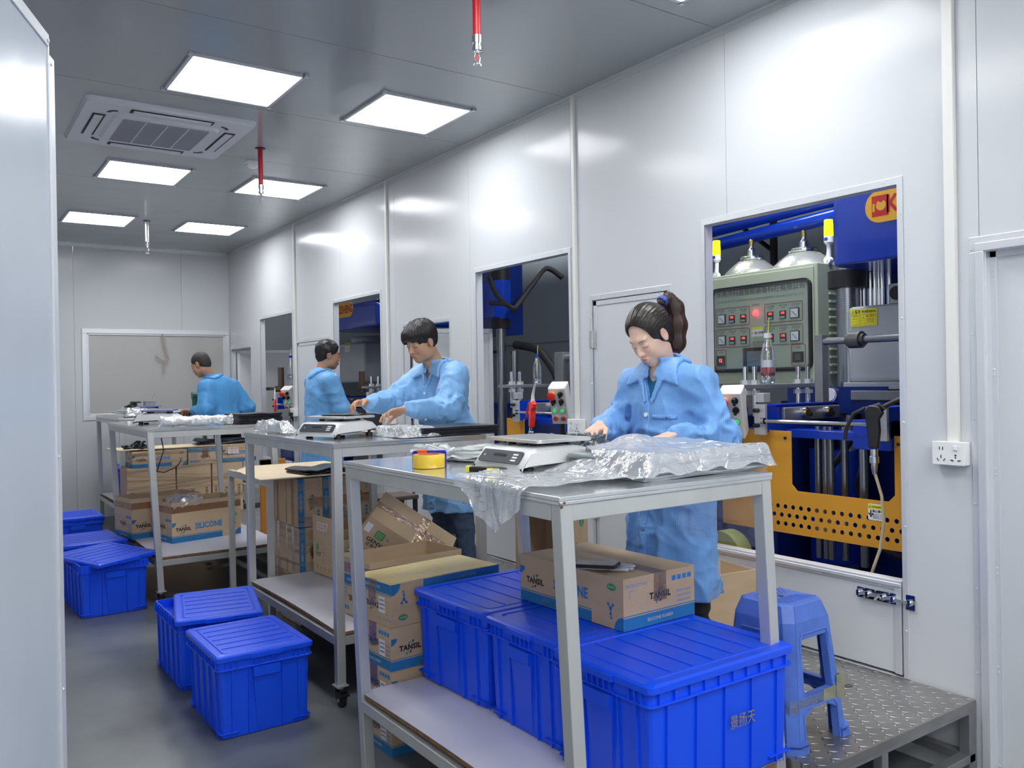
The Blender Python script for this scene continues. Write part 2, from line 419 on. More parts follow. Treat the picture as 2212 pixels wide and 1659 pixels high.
def leaf(n, o, hinge=None, recess=.0, lw=.028):
    y0, y1, z0, z1 = o; r = bpy.data.objects.new('door_%d' % n, None); COL.objects.link(r); r['kind'] = 'structure'
    x = W+recess
    b = MB(); b.box((x+.004, y0+.006, z0+.006), (x+.044, y1-.006, z1-.006)); b.build('door_panel', PANEL, r)
    b = MB()
    for (a, c, e, f_) in ((y0+.006, y1-.006, z1-.006-lw, z1-.006), (y0+.006, y1-.006, z0+.006, z0+.006+lw), (y0+.006, y0+.006+lw, z0+.006, z1-.006), (y1-.006-lw, y1-.006, z0+.006, z1-.006)):
        b.box((x-.001, a, e), (x+.005, c, f_))
    rivets(b, [(x-.001, y1-.02, z) for z in np.arange(z1-.08, z0, -.36)], (-1,0,0)); rivets(b, [(x-.001, y, z1-.02) for y in (y0+.08, (y0+y1)/2, y1-.1)], (-1,0,0))
    b.build('door_frame', ALU, r, bevel=.0015)
    if hinge:
        for zz in hinge:
            b = MB(); b.box((x-.008, y1-.03, zz-.05), (x-.004, y1+.026, zz+.05)); b.cyl((x-.01, y1-.002, zz-.05), (x-.01, y1-.002, zz+.05), .005, n=10)
            for s in (-.018, .016):
                for q in (-.037, -.012, .012, .037): b.cyl((x-.008, y1-.002+s, zz+q), (x-.010, y1-.002+s, zz+q), .004, n=8)
            b.build('hinge', STEEL, r)
    return r
leaf(5, ops[1], hinge=(z_(1.72), .75))
leaf(6, ops[5]); frame(12, ops[5], rv=True)
leaf(7, ops[8], recess=.03)
b = MB(); y0, y1, z0, z1 = ops[8]   # wide profiled frame of the door at the right edge
for (pw, pr) in ((.055, .006), (.03, .016)):
    b.box((W-pr, y1-.01, 0), (W, y1-.01+pw, z1-.01)); b.box((W-pr-.0005, y0, z1-.01), (W, y1-.01+pw, z1-.01+pw))
b.box((W-.004, y1-.012, 0), (W+.05, y1-.008, z1)); b.box((W-.004, y0, z1-.012), (W+.05, y1, z1-.008))
rivets(b, [(W-.006, y1+.037, z) for z in np.arange(z1, .1, -.31)], (-1,0,0)); rivets(b, [(W+.028, y1-.022, z) for z in np.arange(z1-.1, .1, -.36)], (-1,0,0))
struct(b.build('trim_13', ALU, bevel=.002))
# leaves standing open inside the two passage doors
for n, o, sw in ((8, ops[3], -.35), (9, ops[7], -.25)):
    r = bpy.data.objects.new('door_%d' % n, None); COL.objects.link(r); r['kind'] = 'structure'; r.location = (W+.07, o[1]-.02, 0); r.rotation_euler = (0,0,-PI/2-sw*1.4+PI*.25)
    b = MB(); b.box((0, -.02, ZP+.01), (.66, .02, o[3]-.02)); b.build('door_panel', PANEL, r)
    b = MB(); b.box((-.004, -.024, ZP), (.03, .024, o[3]-.02)); b.box((.63, -.024, ZP), (.664, .024, o[3]-.02)); b.box((0,-.024,o[3]-.05),(.66,.024,o[3]-.016)); b.build('door_frame', ALU, r)

# the door leaf standing open at the left edge of the view
P = onz(102, 75, 2.12); Q = onz(125, 95, 2.12)
ddir = Vector((math.sin(math.radians(21.5)), math.cos(math.radians(21.5)), 0)); nrm = Vector((ddir.y, -ddir.x, 0))
ang = math.atan2(ddir.y, ddir.x)
r = bpy.data.objects.new('door_10', None); COL.objects.link(r); r['kind'] = 'structure'; r.location = (P.x, P.y, 0); r.rotation_euler = (0,0,ang)
b = MB(); b.box((-.95, 0, .02), (0, .04, 2.12-.004)); b.build('door_panel', mat('door_leaf_panel', (.46,.51,.57), .22, spec=.5, bump=.2, bscale=1.6, bdetail=3, bdist=.05, stretch=(1,1,.5)), r)
b = MB(); b.box((-.95, -.003, 2.12-.022), (.0, .043, 2.12)); b.box((-.95, .043, 0), (-.90, .05, 2.12))
b.cyl((-.010, -.003, 2.106), (-.010, -.006, 2.106), .004, n=8); b.build('door_cap', ALU, r, bevel=.002)
b = MB(); b.box((-.004, -.003, .0), (.0, .012, 2.10)); b.box((.0, -.0035, .0), (.026, .045, 2.085)); b.cyl((.006, -.0035, 2.07), (.006, -.006, 2.07), .003, n=8); b.cyl((.006, -.0035, .97), (.006, -.006, .97), .003, n=8)
b.cyl((.006, -.0035, 1.38), (.006, -.006, 1.38), .003, n=8)
b.build('edge_profile', ALU, r, bevel=.002)

# ---------------------------------------------------------------- ceiling lights
LE = emat('light_diffuser', (.97,.98,1.0), LAMP_PANEL)
FRM = mat('light_frame', (.55,.56,.60), .35, metal=.4)
def panel_light(x, y, label, z=ZC, em=LE, s=.6):
    r = thing('ceiling_light', label, 'light', (x, y, z), 0, 'square light panels on the ceiling')
    h = s/2; b = MB()
    for (x0,x1,y0,y1) in ((-h,h,-h,-h+.018),(-h,h,h-.018,h),(-h,-h+.018,-h,h),(h-.018,h,-h,h)): b.box((x0,y0,-.014), (x1,y1,0))
    b.build('frame', FRM, r, bevel=.001)
    b = MB(); b.box((-h+.018,-h+.018,-.010), (h-.018,h-.018,-.006)); b.build('diffuser', em, r)
    for a, c in ((-1,-1),(1,-1),(-1,1),(1,1)):
        b = MB(); b.box((a*h-.012, c*h-.012, -.016), (a*h+.012, c*h+.012, -.001)); b.build('corner_clip', FRM, r)
    return r
LX = (1.338*k, 2.353*k); LY = (4.425*k, 6.65*k, 8.67*k)
nm = {(0,0): 'largest ceiling light panel, left of the red sprinkler pipe at top', (1,0): 'ceiling light panel right in the front row, nearest the right wall',
 (0,1): 'ceiling light panel just behind the air conditioner', (1,1): 'ceiling light panel partly covered by the red sprinkler drop',
 (0,2): 'farthest ceiling light panel at the left, beside the silver sprinkler', (1,2): 'farthest ceiling light panel at the right, near the corner'}
for i, x in enumerate(LX):
    for j, y in enumerate(LY): panel_light(x, y, nm[(i, j)])
panel_light(LX[1], 2.21*k, 'light panel overhead whose corner shows at the top edge of the picture')
panel_light(LX[0], 2.21*k, 'light panel overhead outside the picture, left of the near one')
panel_light(LX[1], 0.0, 'light panel behind the camera on the right'); panel_light(LX[0], 0.0, 'light panel behind the camera on the left')
for (x, y, l) in ((-.55,-1.35,'far left added fill panel behind the camera'),(.75,-1.35,'middle left added fill panel behind the camera'),(1.75,-1.35,'middle right added fill panel behind the camera'),(2.65,-1.35,'far right added fill panel behind the camera'),(-.62,.35,'added fill panel overhead, left of the camera')):
    panel_light(x, y, l, em=emat('fill_diffuser', (.98,.985,1.0), 10))  # unseen fill panels added to lift the lower walls and tables
# unseen fill lamps added over the machines to brighten their room
for mi_, (x, y, l) in enumerate(((3.75, 2.7, 'added fill panel over the near press'), (4.6, 4.4, 'added fill panel over the second press'), (4.6, 7.2, 'added fill panel over the third press'), (4.6, 9.9, 'added fill panel over the farthest press'))):
    q = panel_light(x, y, l + ', in the machine room', 3.6, emat('machine_fill_diffuser_%d' % mi_, (.95,.98,1.0), FILL_MACH*(1,.42,.5,.22)[mi_])); q['group'] = 'added fill panels in the machine room'
panel_light(1.6, YB+.9, 'added fill panel in the room behind the long window', 3.25, emat('far_fill_diffuser', (1,.98,.96), 16))['group'] = 'added fill panels in the far room'  # unseen light added so the pane has a bright room behind it

# ---------------------------------------------------------------- air conditioner
AC = mat('aircon_white', (.62,.64,.68), .4)
a0 = onz(185,202,ZC); ax0, ax1, ay0, ay1 = .725*k, 1.665*k, 5.03*k, 5.94*k
r = thing('air_conditioner', 'white four-way cassette air conditioner set in the ceiling at left', 'air conditioner', ((ax0+ax1)/2, (ay0+ay1)/2, ZC))
def rr(hx, hy, rad, n=6):
    out = []
    for (sx, sy, a0_) in ((1,1,0),(-1,1,90),(-1,-1,180),(1,-1,270)):
        for i in range(n+1):
            a = math.radians(a0_+90*i/n); out.append((sx*(hx-rad)+rad*math.cos(a), sy*(hy-rad)+rad*math.sin(a)))
    return out
h1 = (ax1-ax0)/2; h2 = (ay1-ay0)/2
b = MB(); b.prism(rr(h1-.012,h2-.012,.04), -.03, 0, 0, None, top=rr(h1,h2,.04)); b.build('panel_cover', AC, r, smooth=True)
DK = mat('vent_dark', (.02,.02,.025), .6)
b = MB()
b.prism(rr(.30,.30,.07), -.045, -.03, 0, None, top=rr(.315,.315,.08))
b.build('grille_frame', AC, r, smooth=True)
b = MB(); b.prism(rr(.255,.255,.02), -.0465, -.044, 0)
for i in range(30):
    y = -.245+i*.0169; b.box((-.25, y, -.049), (.25, y+.007, -.046), 0)
for i in range(3):
    x = -.125+i*.125; b.box((x-.004,-.25,-.051), (x+.004,.25,-.046), 1)
b.build('intake_grille', [mat('grille_grey', (.33,.35,.39), .5), AC], r)
for s, ax in ((1,'x'),(-1,'x'),(1,'y'),(-1,'y')):
    v = MB(); w = MB()
    if ax == 'x': v.box((s*.385-.035,-.24,-.0335),(s*.385+.035,.24,-.030)); w.box((s*.385-.026,-.225,-.040),(s*.385+.022,.225,-.034), 0, T(0,0,0))
    else: v.box((-.24,s*.385-.035,-.0335),(.24,s*.385+.035,-.030)); w.box((-.225,s*.385-.026,-.040),(.225,s*.385+.022,-.034))
    vo = v.build('air_outlet', DK, r); w.build('louver', AC, vo, bevel=.004)
# corner slots, curved
for q in range(4):
    b = MB(); pts = [(.30+.055*math.cos(math.radians(a)), .30+.055*math.sin(math.radians(a))) for a in range(-5, 100, 15)]
    po = [(x*1.02+.006*0, y*1.02) for x, y in pts]; pi_ = [(.30+.035*math.cos(math.radians(a)), .30+.035*math.sin(math.radians(a))) for a in range(95, -10, -15)]
    Mq = RZ(q*PI/2)
    b.prism(pts+pi_, -.0325, -.03, 0, Mq); b.build('corner_slot', DK, r)
# ---------------------------------------------------------------- sprinklers and smoke detector
def sprinkler(x, y, label, m, L=.28):
    r = thing('sprinkler', label, 'sprinkler', (x, y, ZC), 0, 'sprinklers hanging from the ceiling')
    b = MB(); b.cyl((0,0,.02), (0,0,-L), .0165, n=16); b.build('drop_pipe', m, r, smooth=True)
    b = MB(); b.cyl((0,0,-.001), (0,0,-.003), .035, n=20); b.build('ceiling_hole_rim', DK, r)
    b = MB(); b.lathe([(.0,-L+.01),(.021,-L+.01),(.021,-L-.02),(.017,-L-.022),(.017,-L-.035),(.020,-L-.036),(.020,-L-.05),(.012,-L-.052),(.009,-L-.062),(0,-L-.062)], 14); b.build('fitting', CHROME, r, smooth=True)
    b = MB(); z = -L-.062
    for s in (-1,1): b.tube([(s*.008,0,z),(s*.014,0,z-.015),(s*.010,0,z-.035),(0,0,z-.042)], .002, 6)
    b.cyl((0,0,z),(0,0,z-.03), .0025, n=8, mi=1); b.cyl((0,0,z-.042),(0,0,z-.045), .014, n=16)
    for i in range(8): b.box((.010,-.002,z-.046),(.018,.002,z-.0445), 0, RZ(i*PI/4))
    b.build('spray_head', [CHROME, REDP], r)
p1 = onz(1028,-12,ZC); 
spm = []
sprinkler(onz(1028,-60,ZC).x, onz(1028,-60,ZC).y, 'sprinkler on a red pipe at the top edge of the picture', REDPIPE, .27)
q = onz(562,320,ZC); sprinkler(q.x, q.y, 'sprinkler on a red pipe in front of a light panel', REDPIPE, .27)
q = onz(317,477,ZC); sprinkler(q.x, q.y, 'sprinkler on a bare silver pipe near the far lights', STEEL, .22)
q = onz(545,350,ZC); r = thing('smoke_detector', 'round white smoke detector beside the red sprinkler pipe', 'smoke detector', (q.x, q.y, ZC))
b = MB(); b.lathe([(0,0),(.052,0),(.052,-.012),(.046,-.016)], 24); b.build('base', WHITE, r, smooth=True)
b = MB(); b.lathe([(.046,-.016),(.044,-.03),(.03,-.042),(0,-.045)][::-1], 24); b.build('sensor_cover', WHITE, r, smooth=True)
# ---------------------------------------------------------------- cable trunking and sockets
CRM = mat('trunking_white', (.74,.74,.70), .4)
def trunk(y, w, z1, label):
    b = MB(); b.box((W-.017, y-w/2, z1), (W-.001, y+w/2, ZC-.001)); b.box((W-.0185, y-w/2+.002, z1), (W-.017, y+w/2-.002, ZC-.001))
    o = b.build('cable_trunking', CRM, bevel=.002); tag(o, label, 'cable trunking', 'white trunkings down the wall')
def socket(y, z, label, wd=.12):
    r = thing('wall_socket', label, 'socket', (W, y, z), 0, 'switched sockets on the right wall')
    b = MB(); b.box((-.036, -wd/2, -.043), (-.001, wd/2, .043)); b.build('back_box', WHITE, r, bevel=.003)
    b = MB(); b.box((-.044, -wd/2-.001, -.044), (-.036, wd/2+.001, .044)); b.build('face_plate', WHITE, r, bevel=.003)
    b = MB(); x = -.0445
    b.box((x-.0005, .018, .012), (x, .021, .024)); b.box((x-.0005, .030, .012), (x, .033, .024))
    for dy, an in ((.026,0),(.014,.6),(.038,-.6)): b.box((-.0005,-.0015,-.006), (0,.0015,.006), 0, T(x, dy, -.012 if an == 0 else -.024) @ RX(an))
    b.cyl((x-.0005,-.028,-.006),(x,-.028,-.006), .0035, n=10)
    for s in (-1,1): b.box((-.0005,-.006,-.002), (0,.006,.002), 0, T(x, -.028+s*.013, -.025)@RX(s*.2))
    b.cyl((x-.0005,-.028,-.014),(x,-.028,-.014), .003, n=10)
    b.build('outlet_slots', BLACK, r)
    b = MB(); b.box((x-.004, -.036, .012), (x, -.020, .030)); b.build('rocker_switch', WHITE, r, bevel=.002)
    return r
yc = lambda px, py: onx(px, py, W)
q = yc(2061, 978); trunk(yc(2058,600).y, .042, q.z+.04, 'wide white cable trunking down to the socket at right'); socket(q.y, q.z, 'white double socket on the wall left of the right-hand door', .12)
q = yc(1252, 921); trunk(yc(1243.5,500).y, .03, q.z+.04, 'white cable trunking to the right of the second opening'); socket(q.y, q.z, 'white socket below the trunking, left of the small door', .12)
q = yc(850, 904); trunk(yc(838.5,600).y, .03, q.z+.04, 'white cable trunking behind the man at the scale'); socket(q.y, q.z, 'white socket behind the man reaching over the scale', .12)
q = yc(640, 890); trunk(yc(637.5,600).y, .03, q.z+.04, 'farthest white cable trunking, right of the tall dark opening'); s4 = socket(q.y, q.z, 'farthest white socket with a black plug in it', .12)
b = MB(); b.box((-.075,-.02,-.04), (-.0455,.02,-.002)); b.tube([(-.06,0,-.04),(-.065,.0,-.1),(-.05,.02,-.25),(-.03,.05,-.5),(-.03,.06,-.8)], .004, 6); b.build('plug', BLACK, s4)
# ================================================================ TABLES, PLATFORMS, BINS, CARTONS
def table(label, x0, x1, y0, y1, z, zs, sh=(0,0), caster=True, tw=.042):
    L_, D_ = x1-x0, y1-y0
    r = thing('work_table', label, 'table', (x0, y0, 0), 0, 'tall stainless work tables')
    def sx(zz): f = (z-zz)/z; return sh[0]*f, sh[1]*f
    b = MB(); b.box((-.004,-.004,z-.012), (L_+.004,D_+.004,z)); b.box((-.004,-.004,z-.022),(L_+.004,0,z-.012)); b.box((-.004,-.004,z-.022),(0,D_+.004,z-.012))
    b.box((L_,-.004,z-.022),(L_+.004,D_+.004,z-.012)); b.box((-.004,D_,z-.022),(L_+.004,D_+.004,z-.012))
    b.build('tabletop', TOPM, r, bevel=.0015)
    zl = .10 if caster else 0
    for (cx_, cy_) in ((0,0),(L_-tw,0),(0,D_-tw),(L_-tw,D_-tw)):
        a = sx(z-.02); c = sx(zl)
        b = MB(); b.prism([(cx_+c[0],cy_+c[1]),(cx_+tw+c[0],cy_+c[1]),(cx_+tw+c[0],cy_+tw+c[1]),(cx_+c[0],cy_+tw+c[1])], zl, z-.02, 0, None,
                top=[(cx_+a[0],cy_+a[1]),(cx_+tw+a[0],cy_+a[1]),(cx_+tw+a[0],cy_+tw+a[1]),(cx_+a[0],cy_+tw+a[1])])
        lg = b.build('leg', STEEL, r, bevel=.003)
        if caster:
            mx, my = cx_+tw/2+c[0], cy_+tw/2+c[1]
            b = MB(); b.box((mx-.03,my-.03,zl-.006),(mx+.03,my+.03,zl)); b.cyl((mx,my,zl-.006),(mx,my,zl-.022),.016,n=12)
            b.box((mx-.017,my-.035,.03),(mx-.013,my+.02,zl-.02),1); b.box((mx+.013,my-.035,.03),(mx+.017,my+.02,zl-.02),1); b.box((mx-.017,my-.03,zl-.028),(mx+.017,my+.02,zl-.02),1)
            b.box((mx-.022,my-.055,.055),(mx+.022,my-.03,.062),1)
            b.cyl((mx-.012,my-.012,.031),(mx+.012,my-.012,.031),.031,n=20,mi=2); b.cyl((mx-.019,my-.012,.031),(mx+.019,my-.012,.031),.008,n=12)
            b.build('caster', [STEEL, BLACK, RUBBER], lg)
    e = sx(z-.05)
    for q, (u, v, uu, vv) in enumerate(((tw,0,L_-tw,tw*.8),(tw,D_-tw*.8,L_-tw,D_),(0,tw,tw*.8,D_-tw),(L_-tw*.8,tw,L_,D_-tw))):
        b = MB(); b.box((u,v,z-.066),(uu,vv,z-.022)); b.build('top_rail', STEEL, r, bevel=.002)
    s = sx(zs)
    for q, (u, v, uu, vv) in enumerate(((tw,0,L_-tw,tw*.8),(tw,D_-tw*.8,L_-tw,D_),(0,tw,tw*.8,D_-tw),(L_-tw*.8,tw,L_,D_-tw))):
        b = MB(); b.box((u+s[0],v+s[1],zs-.062),(uu+s[0],vv+s[1],zs-.020)); b.build('shelf_rail', STEEL, r, bevel=.002)
    b = MB()
    def g(u, v, zz, o): 
        bow = .010*math.sin(PI*v)
        return (s[0]+.012+u*(L_-.024)-o, s[1]+.004+v*(D_-.008)-o, zz+bow)
    n = 14
    b.grid(lambda u,v: g(u,v,zs,0), 2, n, 0)
    lo = []
    for (du) in (0,1):
        b.grid(lambda u,v,du=du: g(du, v, zs-.016*(1-u), 0), 1, n, 1)
        b.grid(lambda u,v,du=du: g(v, du, zs-.016*(1-u), 0), 1, n, 1)
    b.grid(lambda u,v: g(u,1-v,zs-.016,0), 2, n, 1)
    b.build('shelf_board', [LAMW, WOODE], r)
    return r
T1 = table('nearest stainless work table, with the woman working behind it', 1.327, 2.165, 1.704, 3.06, 1.2, .30, (.035,-.028), caster=False)
T2 = table('second stainless work table, where the man reaches over a scale', 1.538, 2.372, 3.665, 4.995, 1.225, .345, (.0,.0))
T3 = table('third stainless work table, with the open cartons on its shelf', 1.228, 2.125, 6.15, 7.66, 1.215, .33, (.05,-.04))
T4 = table('farthest stainless work table, by the long window in the back wall', 1.53, 2.36, 8.93, 10.30, 1.2, .33, (.02,0))
# wear on the nearest table: marker scribble and rust spots
b = MB(); p0 = onz(1105, 1063, 1.19)
b.tube([(-.0055, .205+.004*i, 1.186+.0022*math.sin(i*1.9)) for i in range(14)], .0016, 5); b.build('marker_scribble', BLACK, T1)
b = MB(); b.lathe([(0,0),(.006,.001),(.0,.006)], 8, 0, T(.002,-.004,1.176)@RX(PI/2)); b.lathe([(0,0),(.004,.001),(.0,.004)], 8, 0, T(.012,-.004,1.184)@RX(PI/2)); b.build('weld_spot', mat('rust', (.16,.09,.05), .8), T1)

# platforms with chequer plate
def chequer():
    m = mat('chequer_plate', (.40,.39,.37), .32, metal=.85, var=.3, vscale=4)
    nt = m.node_tree; n = nt.nodes; L = nt.links; bs = n['Principled BSDF']
    tc = n.new('ShaderNodeTexCoord')
    outs = []
    for sgn, off in ((1, 0.0), (-1, .5)):
        mp = n.new('ShaderNodeMapping'); mp.inputs['Rotation'].default_value = (0,0,math.radians(45)*sgn*0)
        sx_ = n.new('ShaderNodeSeparateXYZ'); L.new(tc.outputs['Object'], sx_.inputs[0])
        def mth(op, a, b_=None):
            q = n.new('ShaderNodeMath'); q.operation = op
            for i_, v in enumerate((a, b_)):
                if v is None: continue
                if isinstance(v, (int, float)): q.inputs[i_].default_value = v
                else: L.new(v, q.inputs[i_])
            return q.outputs[0]
        u = mth('MULTIPLY', sx_.outputs[0], 1/.037); v = mth('MULTIPLY', sx_.outputs[1], 1/.037)
        u = mth('ADD', u, off); 
        # checker selects orientation: cell parity
        fu = mth('SUBTRACT', mth('FRACT', u), .5); fv = mth('SUBTRACT', mth('FRACT', v), .5)
        par = mth('MODULO', mth('ADD', mth('FLOOR', u), mth('FLOOR', v)), 2.0)
        a = mth('ADD', mth('MULTIPLY', fu, .707*sgn), mth('MULTIPLY', fv, .707)); c = mth('SUBTRACT', mth('MULTIPLY', fv, .707), mth('MULTIPLY', fu, .707*sgn))
        d = mth('ADD', mth('POWER', mth('DIVIDE', mth('ABSOLUTE', a), .46), 2.0), mth('POWER', mth('DIVIDE', mth('ABSOLUTE', c), .13), 2.0))
        h = mth('MAXIMUM', mth('SUBTRACT', 1.0, d), 0.0)
        on = mth('ABSOLUTE', mth('SUBTRACT', mth('ABSOLUTE', par), 0.0 if sgn > 0 else 1.0))
        on = mth('LESS_THAN', on, .5)
        outs.append(mth('MULTIPLY', h, on))
    mx = n.new('ShaderNodeMath'); mx.operation = 'MAXIMUM'; L.new(outs[0], mx.inputs[0]); L.new(outs[1], mx.inputs[1])
    bp = n.new('ShaderNodeBump'); bp.inputs['Strength'].default_value = 1.0; bp.inputs['Distance'].default_value = .004
    L.new(mx.outputs[0], bp.inputs['Height']); L.new(bp.outputs[0], bs.inputs['Normal'])
    return m
CHEQ = chequer()
def platform(label, x0, x1, y0, y1, z):
    r = thing('platform', label, 'platform', (x0, y0, 0), 0, 'chequer plate platforms along the right wall')
    L_, D_ = x1-x0, y1-y0; t = .04
    b = MB(); b.box((0,0,z-.003),(L_,D_,z)); b.box((0,-.003,z-.028),(L_,0,z)); b.box((-.003,-.003,z-.028),(0,D_,z)); b.build('deck_plate', CHEQ, r)
    for (u,v,uu,vv) in ((0,0,L_,t),(0,D_-t,L_,D_),(0,t,t,D_-t),(L_-t,t,L_,D_-t)):
        b = MB(); b.box((u+.001,v,z-.045),(uu-.001,vv,z-.0035)); b.build('frame_rail', GREYST, r, bevel=.002)
        b = MB(); b.box((u+.001,v,.075),(uu-.001,vv,.105)); b.build('lower_rail', GREYST, r, bevel=.002)
    b = MB(); b.box((L_*.36,0,0),(L_*.36+.035,.035,z-.045)); b.build('leg', GREYST, r, bevel=.002)
    for (u,v) in ((0,0),(L_-t,0),(0,D_-t),(L_-t,D_-t),(L_-t,D_/2)):
        b = MB(); b.box((u,v,0),(u+t,v+t,z-.045)); b.build('leg', GREYST, r, bevel=.002)
    return r
platform('near end chequer plate platform that carries the blue stool', 2.208, W-.008, 1.575, 3.45, ZP)
platform('chequer plate platform the man at the scale stands on', 2.42, W-.008, 3.47, 5.75, ZP)
platform('chequer plate platform under the man turned to the wall', 2.20, W-.008, 6.15, 8.2, ZP)
platform('farthest chequer plate platform, by the back wall', 2.42, W-.008, 8.56, 10.6, ZP)

# blue plastic crates with lids
def bin_proto(L_=.60, D_=.415, H=.345, ribs=True):
    r = thing('storage_crate', '', 'crate', (0,0,0))
    hx, hy = L_/2, D_/2; t = .012
    b = MB()
    def lp(z, ins): return [(x, y, z) for x, y in rr(hx-ins, hy-ins, .02, 3)]
    prof = [(0, t+.006), (.004, t), (H*.86, .004), (H*.86+.001, .0), (H, .0), (H, .006), (.012, t+.01)]
    n = len(lp(0, 0)); vs = []
    for z, i in prof: vs += lp(z, i)
    fs = [tuple(range(n-1,-1,-1))]
    for k_ in range(len(prof)-1):
        for i in range(n): fs.append((k_*n+i, k_*n+(i+1)%n, (k_+1)*n+(i+1)%n, (k_+1)*n+i))
    fs.append(tuple(range((len(prof)-1)*n, len(prof)*n)))
    b.add(vs, fs, 0)
    # ribs: long faces
    def rib(x, y, nx, ny, w=.006, z0=.004, z1=H*.86, d=.008):
        # thin vertical fin, following the taper
        ix, iy = nx, ny; tx, ty = -ny, nx
        o0 = t-.0; 
        vs = []
        for z, ins in ((z0, t), (z1, .004)):
            bx_ = x - ix*ins; by_ = y - iy*ins
            for a, c in ((-w/2, -.004), (w/2, -.004), (w/2, d), (-w/2, d)):
                vs.append((bx_+tx*a+ix*c, by_+ty*a+iy*c, z))
        b.add(vs, [(3,2,1,0),(4,5,6,7),(0,1,5,4),(1,2,6,5),(2,3,7,6),(3,0,4,7)], 0)
    for s in (-1, 1):
        for x in (-.235,-.118,.0,.118,.235): rib(x*L_/.6, s*hy, 0, s)
        for y in (-.15,-.075,.075,.15): rib(s*hx, y*D_/.415, s, 0)
        # upper collar with small cells
        for x in np.linspace(-hx+.03, hx-.03, 10): b.box((x-.0025, s*hy-.004, H*.86), (x+.0025, s*hy+.009, H-.004)) if s > 0 else b.box((x-.0025, s*hy-.009, H*.86), (x+.0025, s*hy+.004, H-.004))
        for y in (-hy+.03,-hy+.055,-hy+.08,-.05,-.025,0,.025,.05,hy-.08,hy-.055,hy-.03):
            b.box((min(s*hx-.004*s, s*(hx+.009)), y-.0025, H*.86), (max(s*hx-.004*s, s*(hx+.009)), y+.0025, H-.004))
    for (z, d) in ((H*.86, .010), (H*.74, .0), (.022, -.001)):
        if d > .005:
            b.prism(rr(hx+d, hy+d, .025, 3), z-.003, z+.003)
        elif d <= 0 and z < .1:
            for sx_ in (-1,1):
                for sy_ in (-1,1):
                    for q in range(5):
                        xx = sx_*(hx-.02-q*.016)-.001; yy = sy_*(hy-.003)
                        b.box((xx-.0015, min(yy-.008*sy_*0, yy), .0), (xx+.0015, max(yy, yy+.001), .026))
                    b.box((min(sx_*(hx-.10),sx_*(hx-.006)), min(sy_*(hy-.012),sy_*(hy-.001)), .024), (max(sx_*(hx-.10),sx_*(hx-.006)), max(sy_*(hy-.012),sy_*(hy-.001)), .028))
                    b.box((min(sx_*(hx-.012),sx_*(hx-.001)), min(sy_*(hy-.09),sy_*(hy-.006)), .024), (max(sx_*(hx-.012),sx_*(hx-.001)), max(sy_*(hy-.09),sy_*(hy-.006)), .028))
    b.build('crate_body', BLUEP, r, bevel=.0012, seg=1)
    # handles on the short ends: slanted cover widening to the top
    for s in (-1, 1):
        b = MB(); w0, w1 = .055, .062
        z0, z1 = .012, H*.84
        x0 = s*(hx-t); x1 = s*(hx-.004); o = s*.020
        b.add([(x0,-w0*.75,z0),(x0,w0*.75,z0),(x1,w1,z1),(x1,-w1,z1),(x0+s*.002,-w0*.7,z0),(x0+s*.002,w0*.7,z0),(x1+o*.6,w1-.004,z1-.045),(x1+o*.6,-w1+.004,z1-.045),(x1+o*1.15,w1-.002,z1-.04),(x1+o*1.15,-w1+.002,z1-.04),(x1+o*1.15,w1-.002,z1),(x1+o*1.15,-w1+.002,z1)],
              [(4,5,6,7),(0,4,7,3),(1,2,6,5),(7,6,8,9),(9,8,10,11),(11,10,2,3),(2,10,8,6),(3,7,9,11),(0,1,5,4)] if s > 0 else [(7,6,5,4),(3,7,4,0),(5,6,2,1),(9,8,6,7),(11,10,8,9),(3,2,10,11),(6,8,10,2),(11,9,7,3),(4,5,1,0)])
        b.build('handle', BLUEP, r)
    # lid
    def mk_lid():
        l = MB(); lx, ly = hx+.012, hy+.012
        lid = [(H-.012, lx, ly), (H+.006, lx, ly), (H+.012, lx-.008, ly-.008), (H+.012, lx-.045, ly-.035), (H+.007, lx-.048, ly-.038), (H+.007, lx-.052, ly-.042), (H+.011, lx-.056, ly-.046)]
        vs = []; 
        for z, a, c in lid: vs += [(x, y, z) for x, y in rr(a, c, .022, 4)]
        n = len(rr(1,1,.02,4)); fs = []
        for k_ in range(len(lid)-1):
            for i in range(n): fs.append((k_*n+i, k_*n+(i+1)%n, (k_+1)*n+(i+1)%n, (k_+1)*n+i))
        fs.append(tuple(range((len(lid)-1)*n, len(lid)*n)))
        vs += [(x, y, H-.012) for x, y in rr(lx-.004, ly-.004, .02, 4)]; vs += [(x, y, H+.002) for x, y in rr(lx-.004, ly-.004, .02, 4)]
        m_ = len(lid)
        for i in range(n): fs.append((i, m_*n+i, m_*n+(i+1)%n, (i+1)%n)); fs.append((m_*n+i, (m_+1)*n+i, (m_+1)*n+(i+1)%n, m_*n+(i+1)%n))
        fs.append(tuple(range((m_+2)*n-1, (m_+1)*n-1, -1)))
        l.add(vs, fs, 0)
        for i in range(5):
            x = -lx+.085+(i+.6)*(2*lx-.17)/5.2
            l.box((x-.003, -ly+.055, H+.009), (x+.003, ly-.055, H+.0135))
        for s in (-1,1): l.box((min(s*lx, s*(lx+.008)), -.07, H-.014), (max(s*lx, s*(lx+.008)), .07, H+.004))
        return l
    lo = mk_lid().build('lid', BLUEP, r, smooth=True, angle=30)
    return r
BIN = bin_proto()
GRPB = 'blue lidded storage crates'
def place_bin(x, y, z, rz, label, lid_off=None, root=None):
    global BIN_USED
    r = dup(BIN, (x, y, z), rz, label, GRPB)
    if lid_off:
        for c in bpy.data.objects:
            if c.parent == r and c.name.startswith('lid'):
                c.location = lid_off[0]; c.rotation_euler = lid_off[1]
    return r
